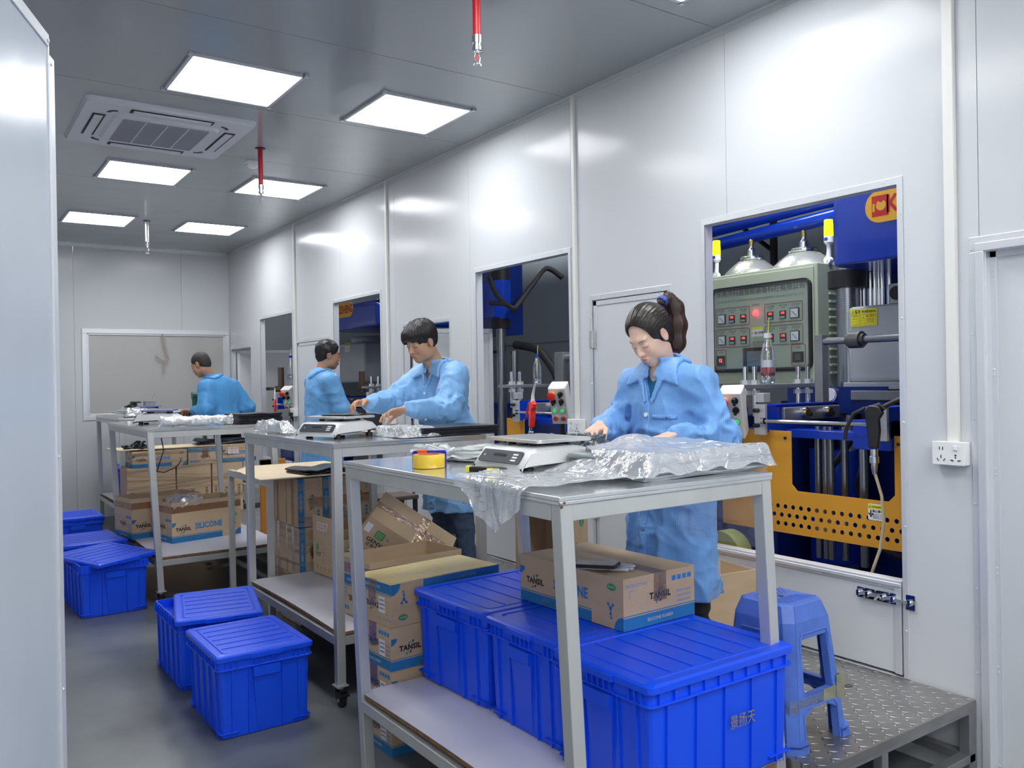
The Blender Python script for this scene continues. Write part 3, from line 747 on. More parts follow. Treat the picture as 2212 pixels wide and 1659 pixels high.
q=place_bin(1.188, 3.872, 0, PI/2, 'closed blue crate on the floor in the left foreground, the nearer of the pair'); q.scale=(.85,.97,1)
q=place_bin(1.19, 4.585, 0, PI/2, 'blue crate on the floor behind the nearer one, its lid shifted askew', ((-.08,-.04,.012), (0.0,-.02,-.2))); q.scale=(.88,.95,1)
place_bin(.985, 6.38, 0, PI/2+.05, 'blue crate on the floor at left beside the third table, lid askew and poking right', ((-.02,-.01,.012), (-.05,.0,.30)))
place_bin(.975, 7.08, 0, PI/2, 'blue crate directly behind the left one with the poking lid', ((0,0,.01), (.0,.02,.06)))
q=place_bin(1.075, 8.57, 0, PI/2, 'farthest blue crate on the floor at left, near the back wall'); q.scale=(.85,.97,1)
A = place_bin(1.925, 2.80, .31, .04, 'blue crate on the near table shelf, the one farthest from the viewer and slightly turned'); A.scale=(1,1.17,1)
place_bin(1.93, 2.312, .31, .0, 'middle blue crate on the near table shelf, behind the leg')
BC = place_bin(1.895, 1.872, .31, .0, 'nearest blue crate on the near table shelf, with three gold characters on its side')
b = MB(); b.text('景扬天', .044, face((-.0+.07, -.415/2-.0045, .175), (1,0,0), (0,0,1)), 0, sx=.85, bold=0.0); b.build('gold_lettering', mat('gold_marker', (.42,.33,.10), .4, metal=.5), BC)
place_bin(1.79, 9.3, .345, PI/2, 'blue crate standing on the shelf of the farthest table')
for o in [BIN] + [c for c in bpy.data.objects if c.parent == BIN]: pass
def kill(o):
    for c in [x for x in bpy.data.objects if x.parent == o]: kill(c)
    bpy.data.objects.remove(o)
kill(BIN)

# ---------------------------------------------------------------- cartons
CM = [CARD, PBLUE, PBLUE2, PBLACK, PNAVY, PGREEN, PWHITE, CARDL, CARDD, PGREEN2, PGREY]
def logo(b, M, s, mi_t=3):
    b.text('TANSIL', s, M, mi_t, bold=.05, spacing=1.08)
    for (dx, dy, mi) in ((-.15,.62,5),(.45,.78,4),(-.55,-.78,5),(.05,-.62,4)):
        x, y = dx*s, dy*s; w, h = s*.26, s*.34; k_ = s*.16
        b.add([(x-w/2-k_/2,y-h/2,.0004),(x+w/2-k_/2,y-h/2,.0004),(x+w/2+k_/2,y+h/2,.0004),(x-w/2+k_/2,y+h/2,.0004)], [(0,1,2,3)], mi, M)
def disc(b, M, x, y, r, mi, n=16, a0=0, a1=2*PI, sy=1):
    vs = [(x, y, .0004)] + [(x+r*math.cos(a0+(a1-a0)*i/n), y+r*sy*math.sin(a0+(a1-a0)*i/n), .0004) for i in range(n+1)]
    b.add(vs, [(0, i, i+1) for i in range(1, n+1)], mi, M)
def rect(b, M, x0, y0, x1, y1, mi, z=.0003): b.add([(x0,y0,z),(x1,y0,z),(x1,y1,z),(x0,y1,z)], [(0,1,2,3)], mi, M)
def molecule(b, M, x, y, s, mi=2):
    disc(b, M, x, y, s*.28, mi); 
    for a in (50, 130, 270):
        px_, py_ = x+s*.75*math.cos(math.radians(a)), y+s*.75*math.sin(math.radians(a)); disc(b, M, px_, py_, s*.24, mi)
        d = Vector((px_-x, py_-y, 0)).normalized()*s*.1; q = Vector((-d.y, d.x, 0))
        b.add([(x+q.x,y+q.y,.0004),(x-q.x,y-q.y,.0004),(px_-q.x,py_-q.y,.0004),(px_+q.x,py_+q.y,.0004)], [(0,1,2,3)] , mi, M)
    disc(b, M, x+s*.1, y-s*1.25, s*.22, mi)
def print_long(b, M, L_, H):
    # face coordinates centred, x right, y up
    rect(b, M, -L_/2, -H/2, L_*.22, -H/2+H*.22, 1); rect(b, M, -L_/2, -H/2+H*.24, L_*.22, -H/2+H*.26, 1)
    logo(b, T(0,0,0) @ M @ T(-L_*.34, -H*.02, 0), H*.17)
    b.text('SILICONE', H*.30, M @ T(.02*L_, .03*H, 0), 2, bold=.035, sx=.85)
    b.text('高温硫化硅橡胶有限公司', H*.07, M @ T(-L_*.15,-H*.40,0), 7)
    disc(b, M, L_*.40, H*.30, H*.13, 5, sy=.55); b.text('RoHS', H*.08, M @ T(L_*.40,H*.30,.0003), 7)
    molecule(b, M, L_*.39, -H*.12, H*.14); disc(b, M, L_/2, -H/2, H*.26, 1, 10, PI/2, PI); disc(b, M, -L_/2, H*.25, H*.16, 1, 10, -PI/2, PI/2*0)
def print_short(b, M, L_, H):
    rect(b, M, -L_/2, -H/2, L_/2, -H/2+H*.24, 1); rect(b, M, -L_/2, -H/2+H*.26, L_/2, -H/2+H*.28, 1)
    logo(b, M @ T(0, H*.06, 0), H*.17)
    b.text('PRODUCT NO.', H*.09, M @ T(-L_*.32, H*.34, 0), 2); b.text('SILICONE RUBBER', H*.09, M @ T(0,-H*.38,0.0002), 7)
    for i in range(4): rect(b, M, L_*(.17+i*.075), H*.28, L_*(.225+i*.075), H*.38, 2)
    for i in range(3): b.text('高温硫化硅橡胶', H*.06, M @ T(L_*.34, H*(.05-.1*i), 0), 2)
    rect(b, M, -L_*.42, H*.24, -L_*.36, H*.25, 2); rect(b, M, -L_*.42, H*.10, -L_*.415, H*.25, 2)
def carton(name, label, loc, rot, L_, D_, H, style='tansil', group=None, tape=True, stickers=0, open_top=False, flaps=None, rim=0, tapemat=None, prints=True, boxmat=None):
    r = thing(name, label, 'carton', loc, 0, group); r.rotation_euler = rot if isinstance(rot, tuple) else (0,0,rot)
    b = MB(); hx, hy = L_/2, D_/2; cm = list(CM)
    if boxmat: cm[0] = boxmat
    if open_top:
        t = .004
        b.box((-hx,-hy,0),(hx,hy,t))
        b.box((-hx,-hy,t),(-hx+t,hy,H)); b.box((hx-t,-hy,t),(hx,hy,H)); b.box((-hx+t,-hy,t),(hx-t,-hy+t,H)); b.box((-hx+t,hy-t,t),(hx-t,hy,H))
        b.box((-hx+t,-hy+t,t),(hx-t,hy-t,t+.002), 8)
    else:
        b.box((-hx,-hy,0),(hx,hy,H-.003)); 
        b.box((-hx,-hy,H-.003),(hx,-.001,H)); b.box((-hx,.001,H-.003),(hx,hy,H))
    Hp = min(H, .2)
    MF = face((0,-hy,Hp/2),(1,0,0),(0,0,1)); MBk = face((0,hy,Hp/2),(-1,0,0),(0,0,1)); ML = face((-hx,0,Hp/2),(0,-1,0),(0,0,1)); MR = face((hx,0,Hp/2),(0,1,0),(0,0,1))
    if style == 'tansil':
        print_long(b, MF, L_, Hp); print_long(b, MBk, L_, Hp); print_short(b, ML, D_, Hp); print_short(b, MR, D_, Hp)
    elif style == 'tansil_flip':
        for M_, f_, l_ in ((MF,print_long,L_),(MBk,print_long,L_),(ML,print_short,D_),(MR,print_short,D_)): f_(b, M_ @ RZ(PI), l_, Hp)
    elif style == 'genvan_tip':
        Mh = face((-hx,-hy,H),(1,0,0),(0,0,1))
        rect(b, Mh, 0, -.255, L_, -.215, 9); rect(b, Mh, 0, -.208, L_, -.204, 9)
        q = rr(.028,.028,.010,3); b.add([(x+.105, y-.075, .0004) for x,y in q], [tuple(range(len(q)))], 9, Mh)
        for i in range(3):
            for j in range(3): rect(b, Mh, .105-.018+i*.014, -.075-.018+j*.014, .105-.010+i*.014, -.075-.010+j*.014, 0, .0008)
        b.text('®', .02, Mh @ T(.155, -.075, 0), 3); b.text('GENVAN', .038, Mh @ T(.125, -.130, 0), 3, bold=.02); b.text('正安有机硅', .026, Mh @ T(.125, -.162, 0), 3, bold=.02); b.text('硅', .05, Mh @ T(.24,-.15,0), 3, bold=.03)
    elif style == 'genvan':
        for M_, l_ in ((MF, L_), (MBk, L_)):
            Mh = M_ @ T(0,(H-Hp)/2,0)
            rect(b, Mh, -l_/2, -H/2, l_/2, -H/2+H*.10, 9); rect(b, Mh, -l_/2, -H/2+H*.115, l_/2, -H/2+H*.13, 9)
            q = rr(.030,.030,.010,3); b.add([(x-.07*l_/.5, y+H*.16, .0004) for x,y in q], [tuple(range(len(q)))], 9, Mh)
            for i in range(3):
                for j in range(3): rect(b, Mh, -.07*l_/.5-.018+i*.014, H*.16-.018+j*.014, -.07*l_/.5-.010+i*.014, H*.16-.010+j*.014, 0, .0008)
            b.text('®', .02, Mh @ T(-.02*l_/.5, H*.16, 0), 3)
            b.text('GENVAN', .040, Mh @ T(-.05*l_/.5, -H*.04, 0), 3, bold=.02); b.text('正安有机硅', .028, Mh @ T(-.05*l_/.5, -H*.15, 0), 3, bold=.02)
            b.text('硅橡胶', .05, Mh @ T(l_*.18, -H*.22, 0), 3, bold=.03)
        for M_ in (ML, MR):
            Mh = M_ @ T(0,(H-Hp)/2,0)
            q = rr(.016,.02,.008,3); b.add([(x-D_*.28, y+H*.22, .0004) for x,y in q], [tuple(range(len(q)))], 9, Mh)
            b.text('GENVAN', .018, Mh @ T(-D_*.24, H*.06, 0), 3, bold=.02); b.text('正安有机硅', .012, Mh @ T(-D_*.24, -.0, 0), 3)
            for i in range(5):
                rect(b, Mh, D_*.06, H*(.24-.1*i), D_*.34, H*(.24-.1*i)+.0015, 10); b.text('品名', .010, Mh @ T(0, H*(.20-.1*i), 0), 3)
            for i in range(4): b.text('↑♢☂Y'[i], .03, Mh @ T(-D_*.32+i*D_*.2, -H*.34, 0), 3)
    elif style == 'xu':
        b.text('XU00387052', .045, face((-hx*.1,-hy,H*.55),(0,0,-1),(1,0,0)), 3, bold=.01); b.text('东莞市硅胶制品科技有限公司', .026, face((hx*.72,-hy,H*.5),(0,0,-1),(1,0,0)), 3, bold=.01)
        b.text('东莞市硅胶制品科技有限公司', .026, face((-hx*.8,-hy,H*.5),(0,0,-1),(1,0,0)), 3, bold=.01)
    bm = b.build('carton_body', cm, r)
    tm = tapemat or TAPE
    if tape and not open_top:
        b = MB(); b.box((-hx-.0006,-.03,H-.0002),(hx+.0006,.03,H+.0006)); b.box((-hx-.0010,-.03,H*.45),(-hx-.0003,.03,H+.0006)); b.box((hx+.0003,-.03,H*.45),(hx+.0010,.03,H+.0006))
        b.build('tape_strip', tm, r)
    if tape and open_top:
        b = MB(); zt = H*.80
        b.box((-hx-.001,-hy-.001,zt-.02),(hx+.001,-hy-.0003,zt+.03)); b.box((-hx-.001,-hy,zt-.02),(-hx-.0003,hy,zt+.03)); b.build('tape_strip', tm, r)
    for i in range(stickers):
        b = MB(); Ms = ML @ T(D_*(.26-.48*(i % 2)), -H*.02, .001)
        rect(b, Ms, -.025, -.032, .025, .032, 0)
        for j in range(3): b.text('13.MY%dKG' % (7+j), .010, Ms @ T(0, .018-.017*j, .0006), 1, bold=.02)
        b.build('label_sticker', [PWHITE, PBLACK], r)
    for fl_ in (flaps or []):
        side, an, ln = fl_
        b = MB()
        if side in 'xX':
            s = -1 if side == 'x' else 1
            b.box((-.002,-hy+.002,0),(.002,hy-.002,ln), 0, T(s*(hx-.002),0,H) @ RY(s*an))
        else:
            s = -1 if side == 'y' else 1
            b.box((-hx+.002,-.002,0),(hx-.002,.002,ln), 0, T(0,s*(hy-.002),H) @ RX(-s*an))
        b.build('flap', cm[0], r)
    return r
# carton with the phone, on the crates
ZL = .31+.345+.0135
carton('carton', 'taped silicone rubber carton lying across the crates with a phone on top', (2.03, 2.35, ZL), -PI/2+.03, .56, .345, .172)
# stack on the floor past the near table
for i, (st, l) in enumerate((('tansil','bottom carton of the stack between the first two tables, on the floor'), ('tansil','second carton from the floor in the stack between the first two tables'),
        ('tansil','third carton from the floor in the stack between the first two tables'), ('tansil_flip','top carton of the stack between the first two tables, gold tape over its lid'))):
    c = carton('carton', l, (1.776+.004*(i % 2)-.004*i, 3.20+.006*(i % 2), i*.1735), .02*(i-1)+.05, .555, .29, .172, st, 'cartons stacked between the first two tables', stickers=1, tape=True)
b = MB(); b.grid(lambda u, v: (-.27+.54*u, -.142+.284*v, .1725+.0012*abs(math.sin(v*9+u*3))), 20, 12); b.build('tape_cover', mat('gold_tape', (.55,.44,.20), .28, spec=.6, bump=.4, bscale=14, stretch=(.4,3,1)), c)
# open carton on the second table's shelf with another tipped into it
O = carton('open_carton', 'open carton on the second table shelf holding a tipped carton', (1.97, 3.86, .355), .06, .53, .33, .285, 'tansil_flip', open_top=True)
g = carton('carton', 'brown carton with green GENVAN print tipped up inside the open carton', (1.93, 3.90, .375), (0,0,0), .50, .30, .27, 'genvan_tip', tape=True, stickers=0)
gA = Vector((2.0,4.27,.765)); gd1 = Vector((.716,-.40,-.572)).normalized(); gd2 = Vector((.647,.68,.335)); gd2 = (gd2-gd1*gd2.dot(gd1)).normalized(); gup = gd1.cross(gd2)
gc = gA + gd1*.25 + gd2*.15 - gup*.27
g.rotation_euler = Matrix((gd1, gd2, gup)).transposed().to_euler(); g.location = gc
b = MB(); rect(b, face((-.225,-.1506,.205),(1,0,0),(0,0,1)), -.018,-.03,.018,.03, 0); b.build('label_sticker', [PWHITE, PBLACK], g)
b = MB(); b.box((.02,-.1515,-.001),(.07,-.1503,.271)); b.box((.02,-.151,.2702),(.07,.151,.2712)); b.build('tape_strip', TAPE, g)
# small open GENVAN box
q = onz(797,1262,.345)
s = carton('open_carton', 'small open carton with 0357 chalked on its flap, on the second table shelf', (2.10, 4.80, .357), .06, .34, .27, .22, 'genvan', open_top=True, tape=False, flaps=[('x',.04,.13),('y',.9,.12),('Y',-.7,.12)])
b = MB(); b.text('0357', .075, face((-.1735,0,.285),(0,-1,0),(0,0,1)), 0); b.build('chalk_number', PWHITE, s)
# standing cartons by the second table
def side_stack(x, y, z0, n, label, grp):
    for i in range(n):
        c = carton('carton', '%s, %s' % (label, ('bottom one','middle one','top one')[i]), (x, y, z0+i*.306), (0,0,0), .46, .30, .16, 'tansil', grp, tapemat=TAPE)
        # stand it on its long edge: length along y, height along x
        c.matrix_world = T(x, y, z0+i*.306+.151) @ RZ(PI/2) @ RX(PI/2) @ T(0,0,-.08)
        c.matrix_world = T(x+.08-.004*i, y+.235, z0+i*.306+.1515) @ Matrix(((0,0,1,0),(-1,0,0,0),(0,-1,0,0),(0,0,0,1))) @ T(0,0,-.08)
side_stack(1.875, 5.02, .002, 3, 'left carton on edge in the bound block past the second table', 'cartons standing on edge beyond the second table')
side_stack(2.04, 5.02, .002, 3, 'central carton on edge in the bound block past the second table', 'cartons standing on edge beyond the second table')
side_stack(2.205, 5.03, .002, 3, 'right carton on edge in the bound block past the second table', 'cartons standing on edge beyond the second table')
# clear stretch wrap round the left block
b = MB(); random.seed(3)
for i in range(22):
    z = .05+random.random()*.85; dz = (random.random()-.5)*.12; w = .008+random.random()*.02
    b.quad((1.868,5.0+.485,z+dz),(1.868,5.012,z),(1.868,5.012,z+w),(1.868,5.0+.485,z+dz+w)); b.quad((1.868,5.012,z),(2.37,5.012,z+dz*.6),(2.37,5.012,z+dz*.6+w),(1.868,5.012,z+w))
for i in range(6):
    y = 5.06+random.random()*.38; b.quad((1.867,y,.0),(1.867,y+.02,.0),(1.867,y+.03,.92),(1.867,y+.005,.92))
tag(b.build('stretch_wrap', TAPEC), 'clear stretch wrap bound round the cartons standing on edge', 'plastic wrap')
# cardboard sheet on it
def sheet_board(name, label, pts, z, t=.006):
    b = MB(); rnd = random.Random(len(label)); P_ = []
    for i in range(len(pts)):
        a = Vector(pts[i]); c = Vector(pts[(i+1) % len(pts)])
        for j in range(6): q = a.lerp(c, j/6); P_.append((q.x+rnd.uniform(-.006,.006), q.y+rnd.uniform(-.006,.006)))
    b.prism(P_, z, z+t); o = b.build(name, CARDL); tag(o, label, 'cardboard sheet'); return o
q1, q2, q3, q4 = [onz(px, py, .925) for px, py in ((509,1019),(563,1039),(800,1010),(640,1001))]
sheet_board('cardboard_sheet', 'flat buff cardboard sheet on the standing cartons, carrying black rubber', [(q1.x,q1.y),(q2.x,q2.y),(2.42,q2.y+.0),(2.42,5.95),(q1.x+.15,5.95)], .924)
# low stand beside it (white leg)
q = onz(582,1247,0)
r = thing('low_stand', 'low pale metal stand under the cardboard sheet', 'stand', (1.69, 5.05, 0))
b = MB(); b.box((0,0,0),(.035,.035,.922)); b.build('leg', mat('pale_steel', (.62,.63,.60), .4, metal=.4), r)
b = MB(); b.box((0,.80,0),(.035,.835,.922)); b.build('leg', MATS['pale_steel'], r); b = MB(); b.box((0,.035,.88),(.035,.80,.922)); b.build('top_rail', MATS['pale_steel'], r)
# cartons between the third and the farthest table
grpL = 'tall brown cartons beyond the third table'
for (x0, x1, l, st) in ((1.46,1.88,'tall brown carton beyond the third table, leftmost','xu'),(1.89,2.20,'tall brown carton beyond the third table, in the middle, with XU00387052 on it','xu'),(2.21,2.50,'tall brown carton beyond the third table, rightmost, printed with characters','xu')):
    carton('carton', l, ((x0+x1)/2, 8.2+.17, .0), .0, x1-x0-.004, .34, .765, st, grpL, tape=False)
grpT = 'blue banded cartons on the tall cartons'
carton('carton', 'blue banded carton lying on the tall cartons, leftmost', (1.745, 8.36, .767), .0, .475, .32, .148, 'tansil', grpT)
carton('carton', 'blue banded carton lying on the tall cartons, middle, turned short end on', (2.15, 8.38, .767), PI/2, .36, .31, .155, 'tansil_flip', grpT)
c = carton('carton', 'blue banded carton lying on the tall cartons, rightmost with a label', (2.475, 8.37, .767), .0, .32, .32, .16, 'tansil', grpT)
b = MB(); rect(b, face((-.06,-.161,.11),(1,0,0),(0,0,1)), -.05,-.03,.05,.03, 0)
for j in range(3): b.text('TY:MY%d KG' % (70+j), .014, face((-.06,-.1615,.128-.018*j),(1,0,0),(0,0,1)), 1, bold=.02)
b.build('label_sticker', [PWHITE, PRED], c)
sheet_board('cardboard_sheet', 'ragged buff cardboard sheet on the blue banded cartons beyond the third table', [(1.40,8.22),(2.58,8.22),(2.55,8.62),(1.36,8.62)], .93)
b = MB(); random.seed(5)
for i in range(16):
    z = .45+random.random()*.45; dz = (random.random()-.5)*.2; w = .006+random.random()*.018
    b.quad((1.45,8.193,z),(2.52,8.193,z+dz),(2.52,8.193,z+dz+w),(1.45,8.193,z+w))
tag(b.build('stretch_wrap', TAPEC), 'clear stretch wrap round the cartons beyond the third table', 'plastic wrap')
# open cartons on the third table's shelf
ang3 = math.atan2(6.659-6.549, 2.012-1.468)
c0 = Vector((1.468, 6.549)); d0 = Vector((math.cos(ang3), math.sin(ang3))); e0 = Vector((-d0.y, d0.x))
cc = c0 + d0*.275 + e0*.165
S3 = carton('open_carton', 'open SILICONE carton at the front of the third table shelf', (cc.x, cc.y, .338), ang3, .55, .33, .30, 'tansil', open_top=True)
cc2 = cc + e0*.40 + d0*(-.13)
carton('open_carton', 'open carton on the third table shelf behind the SILICONE one', (cc2.x, cc2.y, .338), ang3, .55, .33, .31, 'tansil', open_top=True)
# clear bag hanging over the open carton
b = MB(); random.seed(9)
b.grid(lambda u, v: (-.26+.25*u, -.175+.20*v, .28+.03*math.sin(3.1*u)+.012*math.sin(17*u+9*v)+.01*math.sin(23*v)-.05*(v<.12)), 24, 18, 0)
o = b.build('plastic_bag', BAGF, smooth=True); o.matrix_world = S3.matrix_basis @ T(0,0,.02); tag(o, 'crumpled clear plastic bag poking out of the SILICONE carton', 'plastic bag')
# standing carton behind the near table, open side to the left, on the platform
c = carton('open_carton', 'silicone carton stood on end on the platform, its open side to the left', (2.57, 3.37, .301), (0,0,0), .56, .34, .20, 'tansil_flip', open_top=True, tape=True)
c.matrix_world = T(2.665, 3.37, .302) @ Matrix(((0,0,-1,0),(0,1,0,0),(-1,0,0,0),(0,0,0,1))) @ T(-.28,0,0)
c.rotation_euler = c.matrix_world.to_euler()
# its outward long side carries the print upright along its height
# open carton behind the woman
carton('open_carton', 'empty open brown carton on the platform behind the stool, against the wall', (2.93, 2.75, .302), -.15, .44, .34, .31, 'plain', open_top=True, tape=False, flaps=[('x',.5,.10)])

# ---------------------------------------------------------------- stool
STB = mat('stool_blue', (.085,.18,.60), .38, spec=.5, var=.25, vscale=14, bump=.08, bscale=30)
r = thing('plastic_stool', 'worn blue plastic stool patched with tape, on the near platform', 'stool', (2.375, 1.835, ZP), .03)
H = .448; hb = .155; ht = .118
def sq(h, c, z): return [(h-c,-h,z),(h,-h+c,z),(h,h-c,z),(h-c,h,z),(-h+c,h,z),(-h,h-c,z),(-h,-h+c,z),(-h+c,-h,z)]
def prof(z): # half width at height z
    if z > H-.05: return ht-(z-(H-.05))/.05*.016
    return hb+(ht-hb)*(z/(H-.05))
b = MB()
lv = [0,.03,.06,.12,.18,.25,.32,.36,.398,H-.02,H]
# legs as L-shaped corner shells and aprons between them: four faces with cut-outs
for kf in range(4):
    Mf = RZ(kf*PI/2); t = .004
    zs = [0,.05,.10,.14,.165,.30,.345,.398,.43,H]
    for z0, z1 in zip(zs[:-1], zs[1:]):
        h0, h1 = prof(z0), prof(z1); c = .028
        def wid(z):  # half width of the hole at this height (0 = solid)
            if z < .13: return .092-.0*z
            if z < .165: return 0
            if z < .345: return .078-.05*(z-.165)
            return 0
        w0 = wid(z0+.001); w1 = wid(z1-.001) if wid(z0+.001) else 0
        zz = (z0, z1)
        if w0 == 0:
            b.add([(-h0+c,-h0,z0),(h0-c,-h0,z0),(h1-c,-h1,z1),(-h1+c,-h1,z1)], [(0,1,2,3)], 0, Mf)
        else:
            for s in (-1,1):
                q = [(s*w0,-h0,z0),(s*(h0-c),-h0,z0),(s*(h1-c),-h1,z1),(s*w1,-h1,z1)]
                b.add(q, [(0,1,2,3) if s > 0 else (3,2,1,0)], 0, Mf)
                # return edge inward
                q = [(s*w0,-h0,z0),(s*w1,-h1,z1),(s*w1*.97,-h1+.022,z1),(s*w0*.97,-h0+.022,z0)]
                b.add(q, [(0,1,2,3) if s > 0 else (3,2,1,0)], 0, Mf)
        # chamfered corner
        b.add([(h0-c,-h0,z0),(h0,-h0+c,z0),(h1,-h1+c,z1),(h1-c,-h1,z1)], [(0,1,2,3)], 0, Mf)
    for (zz, w) in ((.13,.09),(.345,.069)): b.add([(-w,-prof(zz),zz),(w,-prof(zz),zz),(w,-prof(zz)+.022,zz),(-w,-prof(zz)+.022,zz)], [(0,1,2,3)], 0, Mf)
    b.add([(-.078,-prof(.165),.165),(.078,-prof(.165),.165),(.078,-prof(.165)+.022,.165),(-.078,-prof(.165)+.022,.165)], [(3,2,1,0)], 0, Mf)
b.build('leg_frame', STB, r, solid=.004)
b = MB()
for kf in range(4): # raised rims round the cut-outs
    Mf = RZ(kf*PI/2)
    b.tube([(-.080,-prof(.17)-.002,.17),(-.086,-prof(.30)-.002,.25),(-.076,-prof(.34)-.002,.345),(-.066,-prof(.36)-.003,.362),(.066,-prof(.36)-.003,.362),(.076,-prof(.34)-.002,.345),(.086,-prof(.30)-.002,.25),(.080,-prof(.17)-.002,.17)], .004, 6, 0, Mf)
    b.tube([(-.094,-prof(0)-.002,.0),(-.092,-prof(.1)-.002,.11),(-.075,-prof(.13)-.002,.128),(.075,-prof(.13)-.002,.128),(.092,-prof(.1)-.002,.11),(.094,-prof(0)-.002,.0)], .0035, 6, 0, Mf)
b.build('rim_bead', STB, r, smooth=True)
b = MB(); s_ = H
hs = ht-.016; b.add(sq(hs,.03,H)+sq(hs-.006,.03,H+.004)+sq(hs-.012,.03,H+.004), [], 0)
o0 = 0; nn = 8
for k_ in range(2):
    for i in range(8): b.f.append([k_*8+i, k_*8+(i+1)%8, (k_+1)*8+(i+1)%8, (k_+1)*8+i]); b.m.append(0)
b.f.append(list(range(16,24))); b.m.append(0)
for i in range(9):
    for s in (-1,1):
        x = -.072+i*.018; b.box((-.036,-.0012,0),(.036,.0012,.002), 0, T(x, s*.045, H+.004) @ RZ(s*.9))
b.cyl((0,0,H+.004),(0,0,H+.0048),.010,n=16, mi=1)
b.build('seat', [STB, BLACK], r)
# feet flares and tape patches
for kf in range(4):
    b = MB(); Mf = RZ(kf*PI/2); q = [(hb-.03,-hb-.003),(hb+.003,-hb+.03),(hb+.003,-hb+.062),(hb+.012,-hb+.062),(hb+.012,-hb+.02),(hb-.02,-hb-.012),(hb-.062,-hb-.012),(hb-.062,-hb-.003)]
    b.prism(q, .0, .018, 0, Mf); b.prism([(x*.985,y*.985) for x,y in q], .026, .032, 0, Mf); b.build('foot', STB, r)
TPG = mat('dirty_tape', (.34,.34,.22), .3, spec=.7, bump=.5, bscale=30, var=.4, vscale=30, alpha=.85)
b = MB(); h_ = prof(.15)+.0035
b.prism(rr(h_,h_,.03,3), .118, .165); 
b2 = MB(); hh = h_
for (a, c, z0, z1) in ((.02,.09,.125,.17),(.095,.14,.12,.20)): b2.box((a,-hh-.001,z0),(c,-hh+.001,z1))
b2.box((hh-.001,-.14,.14),(hh+.001,-.05,.19)); b2.build('tape_patch', TPG, r)
b3 = MB(); pts = rr(h_,h_,.03,3); n = len(pts)
b3.add([(x,y,.12) for x,y in pts]+[(x,y,.163) for x,y in pts], [(i,(i+1)%n,n+(i+1)%n,n+i) for i in range(n)]); b3.build('tape_band', TAPEC, r)

b = MB(); b.box((-.05,-.012,0),(.05,.012,.60)); b.box((-.05,-.012,.52),(.16,.012,.60)); o = b.build('orange_panel', mat('orange_sheet', (.55,.22,.03), .5), bevel=.003); o.location = (2.235,6.72,ZP); tag(o, 'narrow orange metal panel standing behind the boxes on edge', 'metal panel')
# ================================================================ MACHINES BEHIND THE RIGHT WALL
def WB(root):
    b = MB(); b.M = T(*(-Vector(root.location))); return b
def boltset(b, x, y, z, up=.09, mi=0):
    b.cyl((x,y,z-.16),(x,y,z+up),.0125,n=14,mi=mi); b.cyl((x,y,z),(x,y,z+.022),.026,n=6,mi=1); b.cyl((x,y,z-.052),(x,y,z-.03),.026,n=6,mi=1); b.cyl((x,y,z-.002),(x,y,z+.002),.03,n=16,mi=1)
def kesheng(root, x, y1, z, L_, flip=False):
    """yellow lozenge with the maker's name, on a face looking at the wall"""
    b = WB(root); h = L_*.155
    M_ = face((x, y1-L_/2, z), (0,-1,0), (0,0,1))
    q = rr(L_/2, h, h*.98, 8); b.add([(a,c,.002) for a,c in q]+[(a,c,-.002) for a,c in q], [tuple(range(len(q)))]+[(i,(i+1)%len(q),len(q)+(i+1)%len(q),len(q)+i) for i in range(len(q))], 0, M_)
    b.text('KESHENG', h*1.45, M_ @ T(L_*.11,0,.0025), 1, sx=.8, bold=.035)
    rect(b, M_, -L_*.43, -h*.62, -L_*.26, h*.66, 1, .0028); disc(b, M_ @ T(0,0,.0028), -L_*.335, h*.05, h*.33, 0); disc(b, M_ @ T(0,0,.0032), -L_*.335, h*.38, h*.16, 1)
    rect(b, M_, -L_*.43+h*.05, -h*.3, -L_*.40, h*.2, 0, .0030)
    b.build('maker_sign', [mat('sign_yellow', (.80,.42,.03), .45), PRED], root)
def pendant(y, x, z, label, tilt=.45, yaw=0.0):
    r = thing('control_box', label, 'control box', (x, y, z), yaw, 'push button boxes at the presses')
    Mt = RY(-tilt)
    b = MB(); b.M = Mt; b.box((-.05,-.055,-.125),(.05,.055,.125)); b.build('housing', CREAM, r, bevel=.008, seg=3)
    b = MB(); b.M = Mt; b.box((-.054,-.052,-.120),(-.05,.052,.120)); b.build('button_plate', mat('plate_silver', (.72,.71,.70), .35, metal=.3), r, bevel=.001)
    xs = -.054
    b = MB(); b.M = Mt; b.cyl((xs,.026,.085),(xs-.018,.026,.085),.016,n=20,mi=1); b.cyl((xs-.018,.026,.085),(xs-.040,.026,.085),.022,.026,n=20); b.cyl((xs-.040,.026,.085),(xs-.044,.026,.085),.026,.020,n=20); b.build('emergency_stop', [REDP, PYEL], r, smooth=True)
    def btn(yy, zz, m, ring=True, knob=False):
        b = MB(); b.M = Mt; b.cyl((xs,yy,zz),(xs-.010,yy,zz),.0165,n=18,mi=1); b.cyl((xs-.010,yy,zz),(xs-.014,yy,zz),.0125,n=18,mi=0)
        if knob: b.box((xs-.030,yy-.006,zz-.016),(xs-.010,yy+.006,zz+.016),0)
        b.build('push_button' if not knob else 'selector_knob', [m, BLACK if not ring else CHROME], r)
    for yy in (.026,-.024): btn(yy, .035, BLACK, False, True)
    btn(-.024, .085, BLACK, False, True)
    for yy in (.026,-.024): btn(yy, -.025, emat('green_button', (.05,.6,.15), .25)); btn(yy, -.080, REDP)
    b = MB(); b.tube([(.02,0,-.11),(.03,0,-.19),(.08,-.02,-.27),(.2,-.03,-.29)], .016, 10); b.build('cable_conduit', RUBBER, r, smooth=True)
    return r
